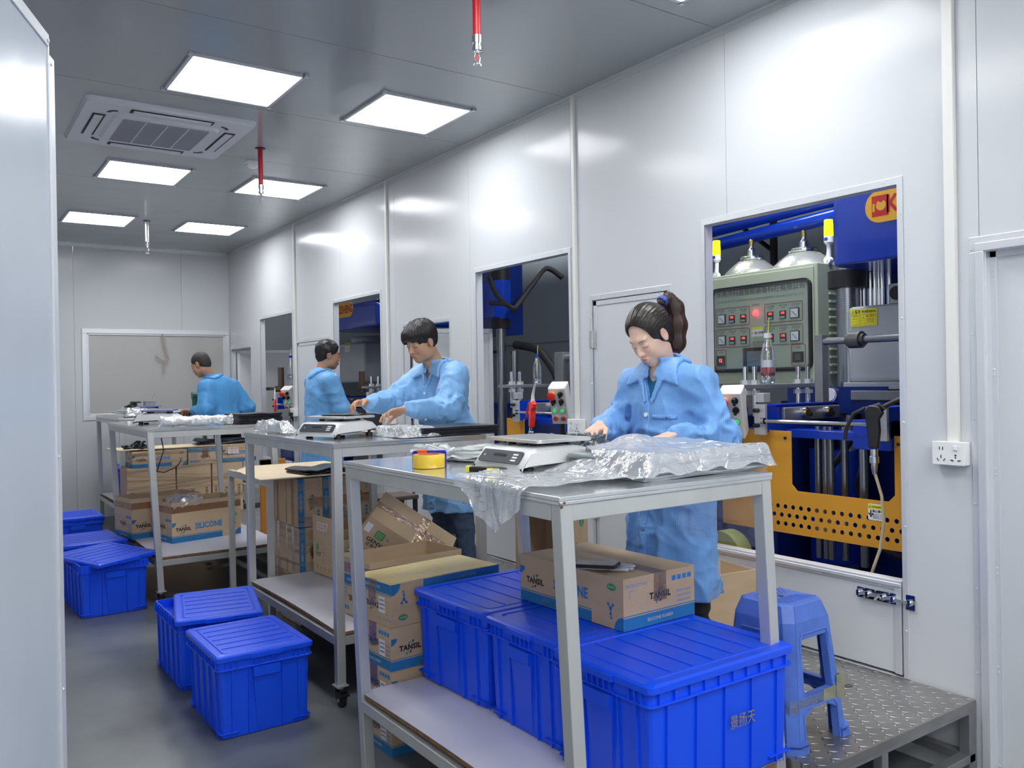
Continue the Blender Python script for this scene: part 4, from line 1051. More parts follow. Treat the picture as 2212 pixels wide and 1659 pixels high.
def airgun(loc, yaw, m, label, tip=True):
    r = thing('air_gun', label, 'air gun', loc, yaw, 'air guns hanging at the presses' )
    b = MB(); b.prism([(-.014,-.10),(.014,-.10),(.020,-.04),(.018,.0),(.03,.022),(.022,.045),(-.012,.05),(-.026,.03),(-.02,-.02)], -.013, .013, 0, RX(PI/2)); b.build('grip', m, r, bevel=.005, seg=3)
    b = MB(); b.tube([(-.02,0,.035),(.02,0,.05),(.035,0,.035)], .009, 8); b.tube([(-.024,0,.04),(-.06,0,.02),(-.085,0,-.035),(-.088,0,-.07)][::1], .006, 8); b.build('trigger', m, r, smooth=True)
    b = MB(); 
    if tip: b.tube([(.0,0,.045),(-.005,0,.085),(.012,0,.13),(.04,0,.17)], [.011,.008,.006,.004], 8)
    else: b.tube([(.015,0,.035),(.06,0,.06),(.14,0,.10)], .008, 10)
    b.build('nozzle', CREAM if tip else BLACK, r, smooth=True)
    b = MB(); b.lathe([(0,-.102),(.012,-.102),(.012,-.125),(.015,-.127),(.015,-.15),(.010,-.152),(.010,-.17),(.006,-.19),(0,-.19)][::-1], 14); b.build('coupling', CHROME, r, smooth=True)
    return r
def bottle(loc, label, lab=False, cap=None, h=.23):
    r = thing('water_bottle', label, 'bottle', loc, .6, 'plastic bottles with a yellow tube')
    s = h/.23
    b = MB(); b.lathe([(0,.004),(.028,0),(.032,.01),(.032,.03),(.029,.036),(.032,.045),(.032,.125),(.027,.15),(.016,.185),(.013,.195),(.013,.205)], 22, 0, Matrix.Scale(s,4)); b.build('bottle_body', BOTL, r, smooth=True)
    b = MB(); b.lathe([(0,.004),(.0265,.004),(.030,.012),(.030,.05),(0,.05)], 18, 0, Matrix.Scale(s,4)); b.build('water', mat('water', (.9,.95,1), .03, trans=1, ior=1.33), r, smooth=True)
    b = MB(); b.lathe([(0,.201),(.0155,.201),(.0155,.222),(0,.222)], 16, 0, Matrix.Scale(s,4)); b.build('bottle_cap', cap or MBLUE, r, smooth=True)
    b = MB(); b.tube([(.01*s,0,.03*s),(.0,.003,.10*s),(.0,-.002,.18*s),(.002,-.004,.235*s),(-.006,-.01,.29*s)], .0022, 6); b.build('yellow_tube', mat('tube_yellow', (.75,.78,.05), .4), r)
    if lab:
        b = MB(); b.lathe([(.0328,.045),(.0328,.122)], 24, 1); b.lathe([(.0331,.045),(.0331,.085)], 24, 0)
        for j in range(3): b.text('饮用水', .010, face((-.0335*math.cos(.9),-.0335*math.sin(.9),.085-.012*j),(math.sin(.9),-math.cos(.9),0),(0,0,1)), 1)
        b.build('label_sleeve', [mat('label_red', (.50,.02,.03), .4), PWHITE], r)
    return r
def arms(root, yL, yR, x0=3.35, x1=4.12, rod=True, full=True):
    """the two rails that carry the mould table, with rollers and end plates"""
    for (y, s, nm) in ((yL, 1, 'L'), (yR, -1, 'R')):
        b = WB(root); b.box((x0+.02,y-.005 if s>0 else y-.02,1.225),(x1,y+.02 if s>0 else y+.005,1.36)); b.box((x0+.12,y-.02,1.355),(x1,y+.04,1.363)); b.build('rail_arm', MBLUE, root, bevel=.002)
        b = WB(root); b.box((x0+.16,y-.030,1.275),(x1-.02,y-.006,1.345)); b.build('roller_bar', GREYST, root, bevel=.006)
        for i in range(3):
            x = x0+.30+i*.19; b = WB(root); b.cyl((x,y-.030,1.315),(x,y-.060,1.315),.027,n=20); b.cyl((x,y-.060,1.315),(x,y-.066,1.315),.020,n=20,mi=1); b.cyl((x+.05,y-.030,1.305),(x+.05,y-.048,1.305),.010,n=10,mi=2); b.build('roller', [CHROME, mat('brass', (.5,.36,.1), .3, metal=1), BLACK], root, smooth=True)
        b = WB(root); b.box((x0,y-.035,1.215),(x0+.018,y+.03,1.365)); b.box((x0-.0,y-.030,1.375),(x0+.05,y+.02,1.42)) if s > 0 else None; b.build('end_plate', mat('zinc_plate', (.62,.63,.64), .35, metal=.6), root, bevel=.002)
        b = WB(root)
        for zz in (1.335,1.262): b.cyl((x0-.03,y+.005,zz),(x0,y+.005,zz),.011,n=10)
        b.build('bolt', BLACK, root)
    b = WB(root)
    b.cyl((x0-.014,yL-.05,1.285),(x0-.014,yR+.02,1.285),.0085,n=12); b.cyl((x0-.014,yL-.045,1.285),(x0-.014,yL-.025,1.285),.016,n=12); b.build('tie_rod', CHROME, root, smooth=True)
    b = WB(root); b.box((x0+.05,yR-.02,1.17),(x0+.5,yR+.16,1.30)) if full else None; b.box((x0+.18, (yL+yR)/2-.12, 1.195),(x0+.20+.1,yL-.02,1.235)); b.build('cross_plate', MBLUE, root, bevel=.002)
def bolt_plate(root, y, x0, x1, z):
    b = WB(root); b.box((x0,y-.05,z-.022),(x1,y+.05,z)); b.build('clamp_plate', GREYST, root, bevel=.002)
    for x in (x0+.07,x0+.14,x1-.18,x1-.10):
        b = WB(root); boltset(b, x, y-.02, z); b.build('stud_bolt', [CHROME, STEEL], root)
def guard(root, x, y0, y1, z0, z1, cut):
    """yellow sheet guard with a cut-out and three rows of hexagonal holes"""
    cy0, cy1, cz0 = cut; ch = .03; t = .004
    b = WB(root)
    def pl(poly): # polygon in (y,z)
        n = len(poly); vs = [(x, a, c) for a, c in poly]+[(x+t, a, c) for a, c in poly]
        b.add(vs, [tuple(range(n)), tuple(range(2*n-1, n-1, -1))]+[(i, n+i, n+(i+1)%n, (i+1)%n) for i in range(n)])
    pl([(y1,cz0-.0),(y1,z1),(cy1,z1),(cy1,cz0+ch),(cy1-ch,cz0)]); pl([(y0,cz0),(cy0+ch,cz0),(cy0,cz0+ch),(cy0,z1),(y0,z1)])
    hz1 = cz0-.06; hz0 = hz1-.126
    pl([(y1,hz1),(y1,cz0),(y0,cz0),(y0,hz1)]); pl([(y1,z0),(y1,hz0),(y0,hz0),(y0,z0)])
    # perforated band: cells each with a hexagonal hole
    cw = .044; nrow = 3; chh = (hz1-hz0)/nrow; hy1 = y1-.24
    pl([(y1,hz0),(y1,hz1),(hy1,hz1),(hy1,hz0)])
    n = int((hy1-y0)/cw)
    pl([(hy1-n*cw,hz0),(hy1-n*cw,hz1),(y0,hz1),(y0,hz0)])
    for rw in range(nrow):
        off = cw/2 if rw % 2 else 0
        for i in range(n):
            a1 = hy1-i*cw; a0 = a1-cw; c0 = hz0+rw*chh; c1 = c0+chh
            cyy = (a0+a1)/2; shift = off if (i < n-1) else 0
            cc_ = cyy; cz_ = (c0+c1)/2
            # hole centre moved half a cell on the odd row would cross cells, so odd rows use cells shifted
            hexp = [(cc_+.0115*math.cos(math.radians(60*q_+30)), cz_+.0115*math.sin(math.radians(60*q_+30))) for q_ in range(6)]
            sq_ = [(a1,cz_+chh*.0),(a1,c1),(cc_,c1),(a0,c1),(a0,c0),(cc_,c0)]
            outer = [(a1,c1),(cc_,c1),(a0,c1),(a0,c0),(cc_,c0),(a1,c0)]
            o_ = len(b.v); dy = -off if 0 < 1 else 0
            dy = -off
            vs = [(x, a+dy, c) for a, c in outer]+[(x, a+dy, c) for a, c in hexp]
            if a0+dy < y0: continue
            b.add(vs, [(q_, (q_+1) % 6, 6+(q_+1) % 6, 6+q_) for q_ in range(6)])
        if off: pl([(hy1-off,hz0+rw*chh),(hy1-off,hz0+(rw+1)*chh),(hy1,hz0+(rw+1)*chh),(hy1,hz0+rw*chh)][::-1])
    return b.build('guard_sheet', YEL, root)
def columns(root, spec, m=CHROME):
    for (x, y, r_, z0, z1) in spec:
        b = WB(root); b.cyl((x,y,z0),(x,y,z1),r_,n=24); b.build('guide_column', m, root, smooth=True)
COLM = mat('column_steel', (.33,.35,.38), .22, metal=.95)
# ---------------- first press
P1 = thing('hydraulic_press', 'blue moulding press with a yellow guard, behind the nearest wall opening', 'press', (3.8, 2.4, 0), 0, 'blue moulding presses in the machine room')
b = WB(P1); b.prism([(3.75,2.52),(3.75,1.55),(4.75,1.55),(4.75,2.56),(3.83,2.575),(3.78,2.56)], 2.05, 2.53); b.build('press_head', MBLUE, P1, bevel=.012, seg=3)
b = WB(P1); b.cyl((3.83,2.50,2.30),(3.83,2.50,2.42),.075,n=24); b.build('head_corner_cap', MBLUE, P1, smooth=True)
kesheng(P1, 3.748, 2.365, 2.305, .50)
cy_ = onx(1832,700,4.08).y
b = WB(P1); b.cyl((4.08,cy_,1.97),(4.08,cy_,2.06),.10,n=24); b.build('column_nut', BLACK, P1, smooth=True)
b = WB(P1); b.cyl((4.08,cy_,0.2),(4.08,cy_,2.3),.058,n=28)
for i in range(16): b.cyl((4.08,cy_,1.80+i*.012),(4.08,cy_,1.806+i*.012),.062,n=28)
b.build('main_column', COLM, P1, smooth=True, angle=25)
for (px_, rr_) in ((1859,.012),(1866,.014),(1880,.017),(1890,.019),(1899,.013),(1906,.015),(1922,.016)):
    yy = onx(px_,620,4.15).y; b = WB(P1); b.cyl((4.15,yy,1.3),(4.15,yy,2.06),rr_,n=16); b.build('guide_rod', CHROME, P1, smooth=True)
b = WB(P1); b.box((4.3,1.6,1.86),(4.34,2.9,2.1)); b.build('back_plate', MDBLUE, P1)
GBX = mat('cover_grey', (.40,.43,.45), .35, spec=.5, var=.1, vscale=3)
b = WB(P1); b.box((4.0,1.6,1.46),(4.45,2.643,1.86)); b.build('press_cover', GBX, P1, bevel=.025, seg=3)
b = WB(P1); b.box((3.98,1.6,1.425),(4.45,2.655,1.462)); b.box((3.96,1.6,1.37),(4.45,2.60,1.42),1); b.build('lower_platen', [GBX, GREYST], P1, bevel=.004)
b = WB(P1); wl_ = onx(1866,686,3.9975); M_ = face((3.9975,wl_.y,wl_.z),(0,-1,0),(0,0,1)); rect(b, M_, -.075,-.045,.075,.045, 0, .001); b.text('⚠警告 WARNING', .020, M_ @ T(0,.030,.0015), 1, bold=.02, sx=.85)
rect(b, M_, -.070,-.040,-.024,.016, 1, .0014); rect(b, M_, -.0685,-.0385,-.0255,.0145, 0, .0018); rect(b, M_, -.018,-.040,.070,.016, 1, .0014); rect(b, M_, -.0165,-.0385,.0685,.0145, 0, .0018)
for j, tx in enumerate(('未放模具','勿作加压','NO MOULD','NO PRESS')): b.text(tx, .0085, M_ @ T(-.047,.008-.013*j,.002), 1)
b.text('当心烫手!', .012, M_ @ T(.038,.006,.002), 2, bold=.03); b.text('⚠', .026, M_ @ T(-.002,-.006,.002), 1)
for j in range(4): b.text('高温危险请勿触摸', .0055, M_ @ T(.038,-.006-.0075*j,.002), 1)
b.text('危险危险', .009, M_ @ T(-.002,-.030,.002), 2); b.build('warning_label', [PYEL, PBLACK, PRED], P1)
b = WB(P1); gy_ = onx(1935,640,4.05).y; b.cyl((4.1,gy_-.03,1.86),(4.1,gy_-.03,1.96),.085,n=24); b.cyl((4.03,gy_-.03,1.91),(4.00,gy_-.03,1.91),.035,n=20,mi=1); b.build('pressure_gauge', [GBX, BLACK], P1, smooth=True)
b = WB(P1); b.box((3.58,2.50,1.37),(3.63,2.545,1.70)); 
b.build('bracket_post', GREYST, P1, bevel=.002)
b = WB(P1); b.cyl((3.60,2.52,1.667),(3.60,1.7,1.667),.0175,n=20); b.build('cross_bar', COLM, P1, smooth=True)
b = WB(P1); b.cyl((3.60,2.36,1.667),(3.60,2.30,1.667),.040,n=24); b.cyl((3.60,2.375,1.667),(3.60,2.285,1.667),.028,n=24); b.build('bearing', DSTEEL, P1, smooth=True, angle=30)
arms(P1, 2.70, 2.065)
bolt_plate(P1, 2.80, 3.28, 3.95, 1.462)
guard(P1, 3.42, 1.75, 3.0, .738, 1.235, (2.04, 2.567, .948))
b = WB(P1)
for yy in (2.60, 2.98, 2.02): b.cyl((3.414,yy,1.20),(3.425,yy,1.20),.007,n=10)
b.build('guard_screw', BLACK, P1)
b = WB(P1); M_ = face((3.4185,2.13,.925-.03),(0,-1,0),(0,0,1)); q_ = rr(.036,.036,.006,3); b.add([(a,c,.001) for a,c in q_], [tuple(range(len(q_)))], 1, M_); rect(b, M_, -.033,.014,.033,.033, 0, .0015); b.text('⚠ WARNING', .011, M_ @ T(0,.023,.002), 2, bold=.02)
b.text('當心傷手!', .013, M_ @ T(.012,.004,.002), 2, bold=.02); b.text('↓', .035, M_ @ T(-.022,-.008,.002), 2, bold=.04)
for j in range(4): b.text('请勿将手伸入机内', .006, M_ @ T(.011,-.009-.006*j,.002), 2)
b.build('warning_label', [PYEL, PWHITE, PBLACK], P1)
columns(P1, [(3.62,2.56,.016,.6,1.25),(3.62,2.52,.014,.6,1.25),(3.62,2.49,.016,.6,1.25),(3.66,2.44,.018,.6,1.25),(3.60,2.30,.021,.6,1.22),(4.1,2.33,.045,.3,1.4),(3.62,2.06,.016,.6,1.25),(3.95,2.12,.02,.3,1.4)], COLM)
b = WB(P1); b.box((4.3,1.6,0),(4.45,3.3,1.35)); b.box((3.8,2.95,0),(4.3,3.3,1.2)); b.box((3.5,1.6,0),(4.3,3.3,.45)); b.box((3.44,1.6,.45),(3.8,3.1,.50)); b.build('press_body', MDBLUE, P1, bevel=.004)
b = WB(P1); b.cyl((4.05,2.75,.5),(4.05,2.75,1.1),.14,n=28); b.build('hydraulic_cylinder', MBLUE, P1, smooth=True)
b = WB(P1); b.cyl((3.42,3.02,.56),(3.52,3.02,.56),.13,n=36); b.build('belt_wheel', mat('olive_wheel', (.35,.36,.10), .4), P1, smooth=True)
b = WB(P1); b.tube([(3.75,2.45,1.2),(3.72,2.5,1.1),(3.7,2.62,.95),(3.8,2.5,.7),(3.9,2.3,.6)], .016, 8); b.tube([(3.85,2.3,1.22),(3.8,2.42,1.12),(3.85,2.5,.95),(3.95,2.45,.6)], .012, 8); b.build('hydraulic_hose', RUBBER, P1, smooth=True)
b = WB(P1); b.tube([(3.40,2.85,1.19),(3.36,2.95,1.10),(3.34,3.02,1.0)], .009, 8); b.build('drain_hose', RUBBER, P1)
b = WB(P1); b.cyl((3.97,2.72,1.40),(3.955,2.72,1.40),.042,n=24); b.cyl((3.955,2.72,1.40),(3.952,2.72,1.40),.034,n=24,mi=1); b.box((3.97,2.4,1.3),(4.3,3.0,1.44),2); b.build('dial_gauge', [CHROME, PWHITE, MDBLUE], P1)
b = WB(P1); b.box((3.96,2.15,1.29),(4.1,2.33,1.36)); b.build('orange_block', mat('orange_paint', (.60,.15,.02), .4), P1, bevel=.003)
# blue pipes across the top, behind
for (z_a, z_b, nm) in ((2.61, 2.545, 0), (2.515, 2.455, 1)):
    b = WB(P1); b.cyl((4.9,4.45,z_a-.005 if nm == 0 else 2.49),(4.5,2.3,2.60 if nm == 0 else 2.50),.047,n=24); b.build('overhead_pipe', MBLUE, P1, smooth=True)
# ---------------- control cabinet
XC = 4.1
ca = onx(1527,606,XC); cb = onx(1765,572,XC); cc_ = onx(1763,817,XC)
y1c, y0c, zt, zb = ca.y, cb.y, cb.z, cc_.z-.0
CB = thing('control_cabinet', 'grey-green electrical control cabinet with meters, behind the nearest wall opening', 'control cabinet', (XC+.12, (y0c+y1c)/2, 0))
b = WB(CB); b.box((XC,y0c,zb-.055),(XC+.28,y1c+.05,zt+.015)); b.build('cabinet_body', GREEN_BOX, CB, bevel=.006)
b = WB(CB); b.box((XC-.012,y0c+.02,zb-.03),(XC-.001,y1c+.05,zt-.004)); b.build('cabinet_door', GREEN_BOX, CB, bevel=.004)
b = WB(CB)
for i in range(12): b.box((XC+.10,y0c-.012,zb+.02+i*.045),(XC+.24,y0c,zb+.035+i*.045))
b.build('side_louver', GREEN_BOX, CB, bevel=.003)
wa = onx(1540,640,XC); wb_ = onx(1757,598,XC); wc = onx(1757,800,XC)
wy1, wy0, wz1_, wz0_ = wa.y, wb_.y, wb_.z, wc.z
cyw, czw = (wy0+wy1)/2, (wz0_+wz1_)/2; hw, hh_ = (wy1-wy0)/2, (wz1_-wz0_)/2
MW_ = face((XC-.013, cyw, czw), (0,-1,0), (0,0,1))
def ring(b, hx, hy, rad, w, z0, z1, mi, M_):
    o_ = rr(hx,hy,rad,5); i_ = rr(hx-w,hy-w,max(.001,rad-w),5); n = len(o_)
    vs = [(x,y,z1) for x,y in o_]+[(x,y,z1) for x,y in i_]+[(x,y,z0) for x,y in o_]+[(x,y,z0) for x,y in i_]; fs = []
    for i in range(n):
        j = (i+1) % n; fs += [(i,j,n+j,n+i),(2*n+i,2*n+j,j,i),(n+i,n+j,3*n+j,3*n+i)]
    b.add(vs, fs, mi, M_)
b = WB(CB); ring(b, hw, hh_, .05, .022, -.002, .014, 0, MW_); b.build('window_gasket', BLACK, CB, bevel=.003)
PLT = mat('instrument_plate', (.42,.48,.38), .25, spec=.5)
b = WB(CB); rect(b, MW_, -hw+.01, -hh_+.01, hw-.01, hh_-.01, 0, .0012)
b.text('东莞市科盛智能装备科技有限公司', hw*.118, MW_ @ T(0, hh_*.84, .002), 1, bold=.01); b.text('DONGGUAN CITY KESHENG INTELLIGENT EQUIPMENT TECHNOLOGY CO., LTD', hw*.047, MW_ @ T(0, hh_*.66, .002), 1)
def grp(cx_, cy_, w_, h_): ring(b, w_, h_, .01, .004, .0012, .0022, 2, MW_ @ T(cx_, cy_, 0))
for gx in (-hw*.55, hw*.47):
    for gy in (hh_*.30, -hh_*.20): grp(gx, gy, hw*.36, hh_*.22)
grp(-hw*.80, -hh_*.68, hw*.11, hh_*.22); grp(hw*.74, -hh_*.66, hw*.13, hh_*.24); grp(-hw*.05, -hh_*.70, hw*.29, hh_*.26)
for gx, sg in ((-hw*.55, 1), (hw*.47, -1)):
    for gy in (hh_*.30, -hh_*.20):
        for q_ in (-1,0,1): b.text('加热温度', hw*.04, MW_ @ T(gx+q_*hw*.24, gy+hh_*.15, .002), 1); b.text('TEMP', hw*.035, MW_ @ T(gx+q_*hw*.24, gy+hh_*.10, .002), 1)
b.text('电源指示', hw*.04, MW_ @ T(-hw*.06, hh_*.52, .002), 1); b.text('DON\'T WORK WITH WET HANDS', hw*.035, MW_ @ T(0, -hh_*.40, .002), 1); b.text('请不要湿手操作', hw*.04, MW_ @ T(0, -hh_*.34, .002), 1)
b.text('Dongguan China', hw*.04, MW_ @ T(hw*.66, -hh_*.92, .002), 1); b.text('TIME', hw*.04, MW_ @ T(-hw*.80, -hh_*.53, .002), 1); b.text('TIME', hw*.04, MW_ @ T(hw*.74, -hh_*.50, .002), 1)
rect(b, MW_, -hw*.16, -hh_*.20, hw*.08, -hh_*.04, 3, .0016); rect(b, MW_, -hw*.16, -hh_*.04, hw*.08, hh_*.02, 4, .0016); b.text('⚠ 當心觸電', hw*.045, MW_ @ T(-hw*.04, -hh_*.12, .002), 1, bold=.02)
b.build('instrument_panel', [PLT, mat('print_dark_green', (.10,.12,.10), .5), mat('print_brown', (.22,.05,.03), .5), PWHITE, PYEL], CB)
LEDR = emat('red_digits', (1,.05,.04), 2.2)
for gx, sg in ((-hw*.55, -1), (hw*.47, 1)):
    for gy in (hh_*.30, -hh_*.20):
        b = WB(CB); M2 = MW_ @ T(gx+sg*hw*.22, gy-hh_*.04, 0); b.box((-.030,-.030,.001),(.030,.030,.010), 1, M2); rect(b, M2, -.025,-.025,.025,.025, 0, .0105)
        b.tube([M2 @ Vector((-.015,.012,.0115)), M2 @ Vector((.018,-.018,.0115))], .0015, 5, 1)
        b.build('ammeter', [PWHITE, BLACK], CB)
        for q_, tx in ((-sg*.0, '175'), (-sg*hw*.24, '176')):
            b = WB(CB); M2 = MW_ @ T(gx+q_, gy-hh_*.05, 0); b.box((-.020,-.026,.001),(.020,.022,.010), 1, M2); b.text(tx, .018, M2 @ T(.002,.008,.0105), 0, bold=.02); rect(b, M2, -.016,-.022,.016,-.010, 2, .0105)
            b.build('temperature_controller', [LEDR, BLACK, GBX], CB)
b = WB(CB); M2 = MW_ @ T(-hw*.80, -hh_*.72, 0); b.box((-.03,-.036,.001),(.03,.03,.010),1,M2); b.text('12', .028, M2 @ T(0,0,.0105), 0, bold=.02); b.build('timer', [LEDR, BLACK], CB)
b = WB(CB); M2 = MW_ @ T(hw*.74, -hh_*.70, 0); b.box((-.035,-.03,.001),(.035,.03,.010),1,M2); rect(b, M2, -.02,-.018,.02,.018, 0, .0105); b.build('timer', [DSTEEL, BLACK], CB)
b = WB(CB); M2 = MW_ @ T(-hw*.06, hh_*.34, 0); b.lathe([(0.018,.001),(.018,.010),(.012,.018),(0,.021)], 20, 0, M2); b.build('power_lamp', emat('red_lamp', (1,.03,.03), 3), CB, smooth=True)
b = WB(CB); M2 = MW_ @ T(-hw*.03, -hh_*.70, 0); b.box((-hw*.27,-hh_*.24,.001),(hw*.27,hh_*.24,.014),1,M2); rect(b, M2, -hw*.20,-hh_*.17,hw*.21,hh_*.17, 0, .0145); b.build('touch_screen', [mat('screen_grey', (.16,.20,.23), .15), BLACK], CB)
b = WB(CB); rect(b, MW_, -hw+.012, -hh_+.012, hw-.012, hh_-.012, 0, .0165); b.build('window_pane', film_mat('clear_pane', tint=(.93,.96,.97), gl=.05, dif=.01, rough=.03, bump=.05, bscale=2), CB)
# signal lamps and the upturned lamp reflectors behind the cabinet
def beacon(px, py, x, label):
    p = onx(px, py, x); r = thing('signal_lamp', label, 'signal lamp', (p.x, p.y, p.z), 0, 'yellow signal lamps on the press')
    b = MB(); b.cyl((0,0,-.01),(0,0,.085),.026,.024,n=24); b.build('lens', emat('yellow_lens', (.62,.75,.0), 1.1), r, smooth=True, bevel=.003)
    b = MB(); b.cyl((0,0,-.045),(0,0,-.01),.026,n=24); b.cyl((0,0,-.055),(0,0,-.045),.020,n=24); b.build('base', WHITE, r, smooth=True)
    b = MB(); b.box((-.0275,-.010,-.035),(-.0255,.010,-.018)); b.build('maker_label', MBLUE, r)
    b = MB(); b.tube([(0,0,-.05),(0,0,-.09),(.0,.004,-.13)], [.014,.012,.015], 10); b.cyl((-.015,.004,-.145),(.015,.004,-.145),.022,n=16); b.cyl((-.020,.004,-.145),(-.014,.004,-.145),.007,n=8)
    b.build('swivel_bracket', WHITE, r, smooth=True, angle=30); return r
beacon(1548, 548, 4.28, 'lit yellow signal lamp left of the two lamp reflectors'); beacon(1790, 507, 4.22, 'lit yellow signal lamp beside the blue press head')
def reflector(px, py, x, s, label):
    p = onx(px, py, x); r = thing('lamp_reflector', label, 'lamp', (p.x, p.y, p.z), 0, 'industrial lamp reflectors on the cabinet')
    b = MB(); b.lathe([(.30*s,-.10),(.27*s,-.055),(.20*s,-.01),(.125*s,.03)], 40); o = b.build('reflector_bowl', mat('prismatic_reflector', (.55,.56,.52), .25, metal=.6, bump=.6, bscale=110, bdist=.004), r, smooth=True)
    b = MB(); b.lathe([(.135*s,.028),(.14*s,.038),(.12*s,.045),(.12*s,.055),(.045*s,.062),(.040*s,.10),(.022*s,.115),(.022*s,.13)], 28); b.build('collar', CHROME, r, smooth=True, angle=25)
    b = MB(); b.lathe([(.0,.13),(.016,.13),(.016,.165),(.010,.172),(0,.172)], 14); b.build('screw_cap', mat('brass', (.5,.36,.1), .3, metal=1), r, smooth=True, angle=25)
reflector(1624, 573, 4.55, .66, 'left of two silver lamp reflectors behind the control cabinet'); reflector(1737, 556, 4.6, .72, 'right of two silver lamp reflectors behind the control cabinet')
b = MB(); p = onx(1672, 565, 5.3); b.box((5.28,p.y-.02,2.2),(5.32,p.y+.02,2.75)); b.tube([(5.3,p.y,2.45),(5.3,p.y+.35,2.72)], .018, 4); b.box((5.1,p.y-.5,2.74),(5.5,p.y+.6,2.78)); o = b.build('wall_bracket', BLACK); tag(o, 'black angle bracket high behind the lamp reflectors', 'bracket')
b = MB(); b.box((4.6,1.0,2.86),(5.3,10.6,3.1)); tag(b.build('air_duct', mat('galvanised', (.42,.45,.46), .4, metal=.6, var=.3, vscale=30)), 'galvanised sheet duct under the machine room ceiling', 'duct')
pendant(2.78, 3.26, 1.33, 'cream push button box half hidden behind the woman', .40, .5)
bottle(Vector((3.55,2.80,1.463)), 'water bottle with a red label and a yellow tube, before the control cabinet', True, WHITE, .27)
pg = onx(1880, 905, 3.25)
g_ = airgun((3.22, 2.01, 1.315), -PI/2+.35, BLACK, 'black air gun hanging on the tie rod of the near press', False); g_.scale = (1.3,1.5,1.2)
b = MB(); b.tube([(3.22,2.01,1.10),(3.23,1.985,1.0),(3.235,1.98,.9),(3.24,2.0,.78),(3.25,2.05,.66),(3.27,2.09,.55)], .0065, 8)
tag(b.build('air_hose', mat('hose_tan', (.50,.42,.28), .3), smooth=True), 'translucent tan air hose below the black air gun', 'hose')
# ---------------- second press (seen through the second opening)
P2 = thing('hydraulic_press', 'blue hydraulic unit with black hoses, behind the second wall opening', 'press', (3.8, 4.6, 0), 0, 'blue moulding presses in the machine room')
dy = 2.07
arms(P2, 2.70+dy+.02, 2.065+dy)
bolt_plate(P2, 2.80+dy, 3.30, 4.05, 1.475)
x2 = 3.95
p = onx(1082, 600, x2); q = onx(1082, 700, x2)
b = WB(P2); b.cyl((x2,q.y,2.02),(x2,q.y,2.34),.085,n=28); b.box((x2-.13,q.y-.10,2.03),(x2-.05,q.y+.20,2.33)); b.build('hydraulic_cylinder', MBLUE, P2, smooth=True, angle=30)
b = WB(P2); b.cyl((x2,q.y,2.34),(x2,q.y,2.50),.078,n=28); b.build('cylinder_collar', BLACK, P2, smooth=True, angle=30)
b = WB(P2); b.cyl((x2,q.y,1.94),(x2,q.y,2.02),.078,n=28); b.build('cylinder_collar', BLACK, P2, smooth=True, angle=30)
b = WB(P2); b.cyl((x2,q.y,.3),(x2,q.y,1.96),.042,n=28); b.cyl((x2+.1,q.y-.05,.3),(x2+.1,q.y-.05,1.75),.035,n=20); b.build('main_column', COLM, P2, smooth=True, angle=30)
b = WB(P2)
for o_ in (.17,.215): b.cyl((x2-.15,q.y+o_,1.72),(x2-.15,q.y+o_,2.6),.016,n=14)
b.box((x2-.3,q.y+.08,1.74),(x2+.1,q.y+.40,1.76)); b.build('guide_rod', COLM, P2, smooth=True, angle=30)
b = WB(P2); b.box((x2-.35,q.y+.30,2.05),(x2-.20,q.y+.42,2.7)); b.build('side_rail', GREYST, P2)
b = WB(P2); b.box((x2+.1,q.y+.1,1.9),(x2+.3,q.y+.45,2.7)); b.box((4.1,3.6,0),(4.6,5.6,1.25)); b.build('press_body', MDBLUE, P2)
def hose(root, pts, r_, name='hydraulic_hose'):
    P_ = [Vector(a) for a in pts]; out = []
    for i in range(len(P_)-1):
        p0 = P_[max(0,i-1)]; p1 = P_[i]; p2 = P_[i+1]; p3 = P_[min(len(P_)-1,i+2)]
        for t_ in np.linspace(0,1,8,endpoint=False): out.append(.5*((2*p1)+(p2-p0)*t_+(2*p0-5*p1+4*p2-p3)*t_*t_+(3*p1-p0-3*p2+p3)*t_**3))
    out.append(P_[-1]); b = WB(root); b.tube(out, r_, 10); return b.build(name, RUBBER, root, smooth=True)
hose(P2, [onx(1057,600,3.8), onx(1075,640,3.78), onx(1105,665,3.8), onx(1115,662,3.85), onx(1150,615,4.1), onx(1180,580,4.3), onx(1215,600,4.4)], .022)
hose(P2, [onx(1060,655,3.8), onx(1090,657,3.76), onx(1112,668,3.8)], .018)
hose(P2, [onx(1113,745,4.1), onx(1160,755,4.15), onx(1190,790,4.2), onx(1203,815,4.2)], .035)
b = WB(P2); p = onx(1217,762,3.75); b.box((3.70,p.y-.05,1.40),(3.78,p.y+.045,1.70)); b.cyl((3.74,p.y,1.66),(3.74,p.y-.5,1.66),.022,n=16); b.build('bracket_post', GREYST, P2, bevel=.003)
b = WB(P2); p = onx(1095,915,3.42); p_b = onx(1132,915,3.42); b.box((3.42,p_b.y,.80),(3.424,p.y,1.235)); b.build('guard_sheet', YEL, P2)
columns(P2, [(3.62,4.45,.016,.6,1.25),(3.62,4.40,.014,.6,1.25),(3.60,4.30,.021,.6,1.22),(3.9,4.9,.03,.3,1.3)], COLM)
b = WB(P2); b.box((4.3,3.9,1.32),(4.34,5.3,1.38)); b.build('yellow_beam', YEL, P2)
p = onx(1211, 870, 3.24); pendant(p.y, 3.24, p.z, 'cream push button box with six buttons, in the second opening', .42, .62)
bottle(Vector((3.60, 2.80+dy-.01, 1.476)), 'half empty clear bottle with a blue cap and yellow tube, in the second opening', False, MBLUE, .22)
p = onx(1150, 885, 3.22); q = airgun((3.22, p.y, p.z), -1.9, REDP, 'red air gun with a cream nozzle, in the second opening'); q.scale = (1.3,1.3,1.15); q.rotation_euler = (.0,.22,-1.9)
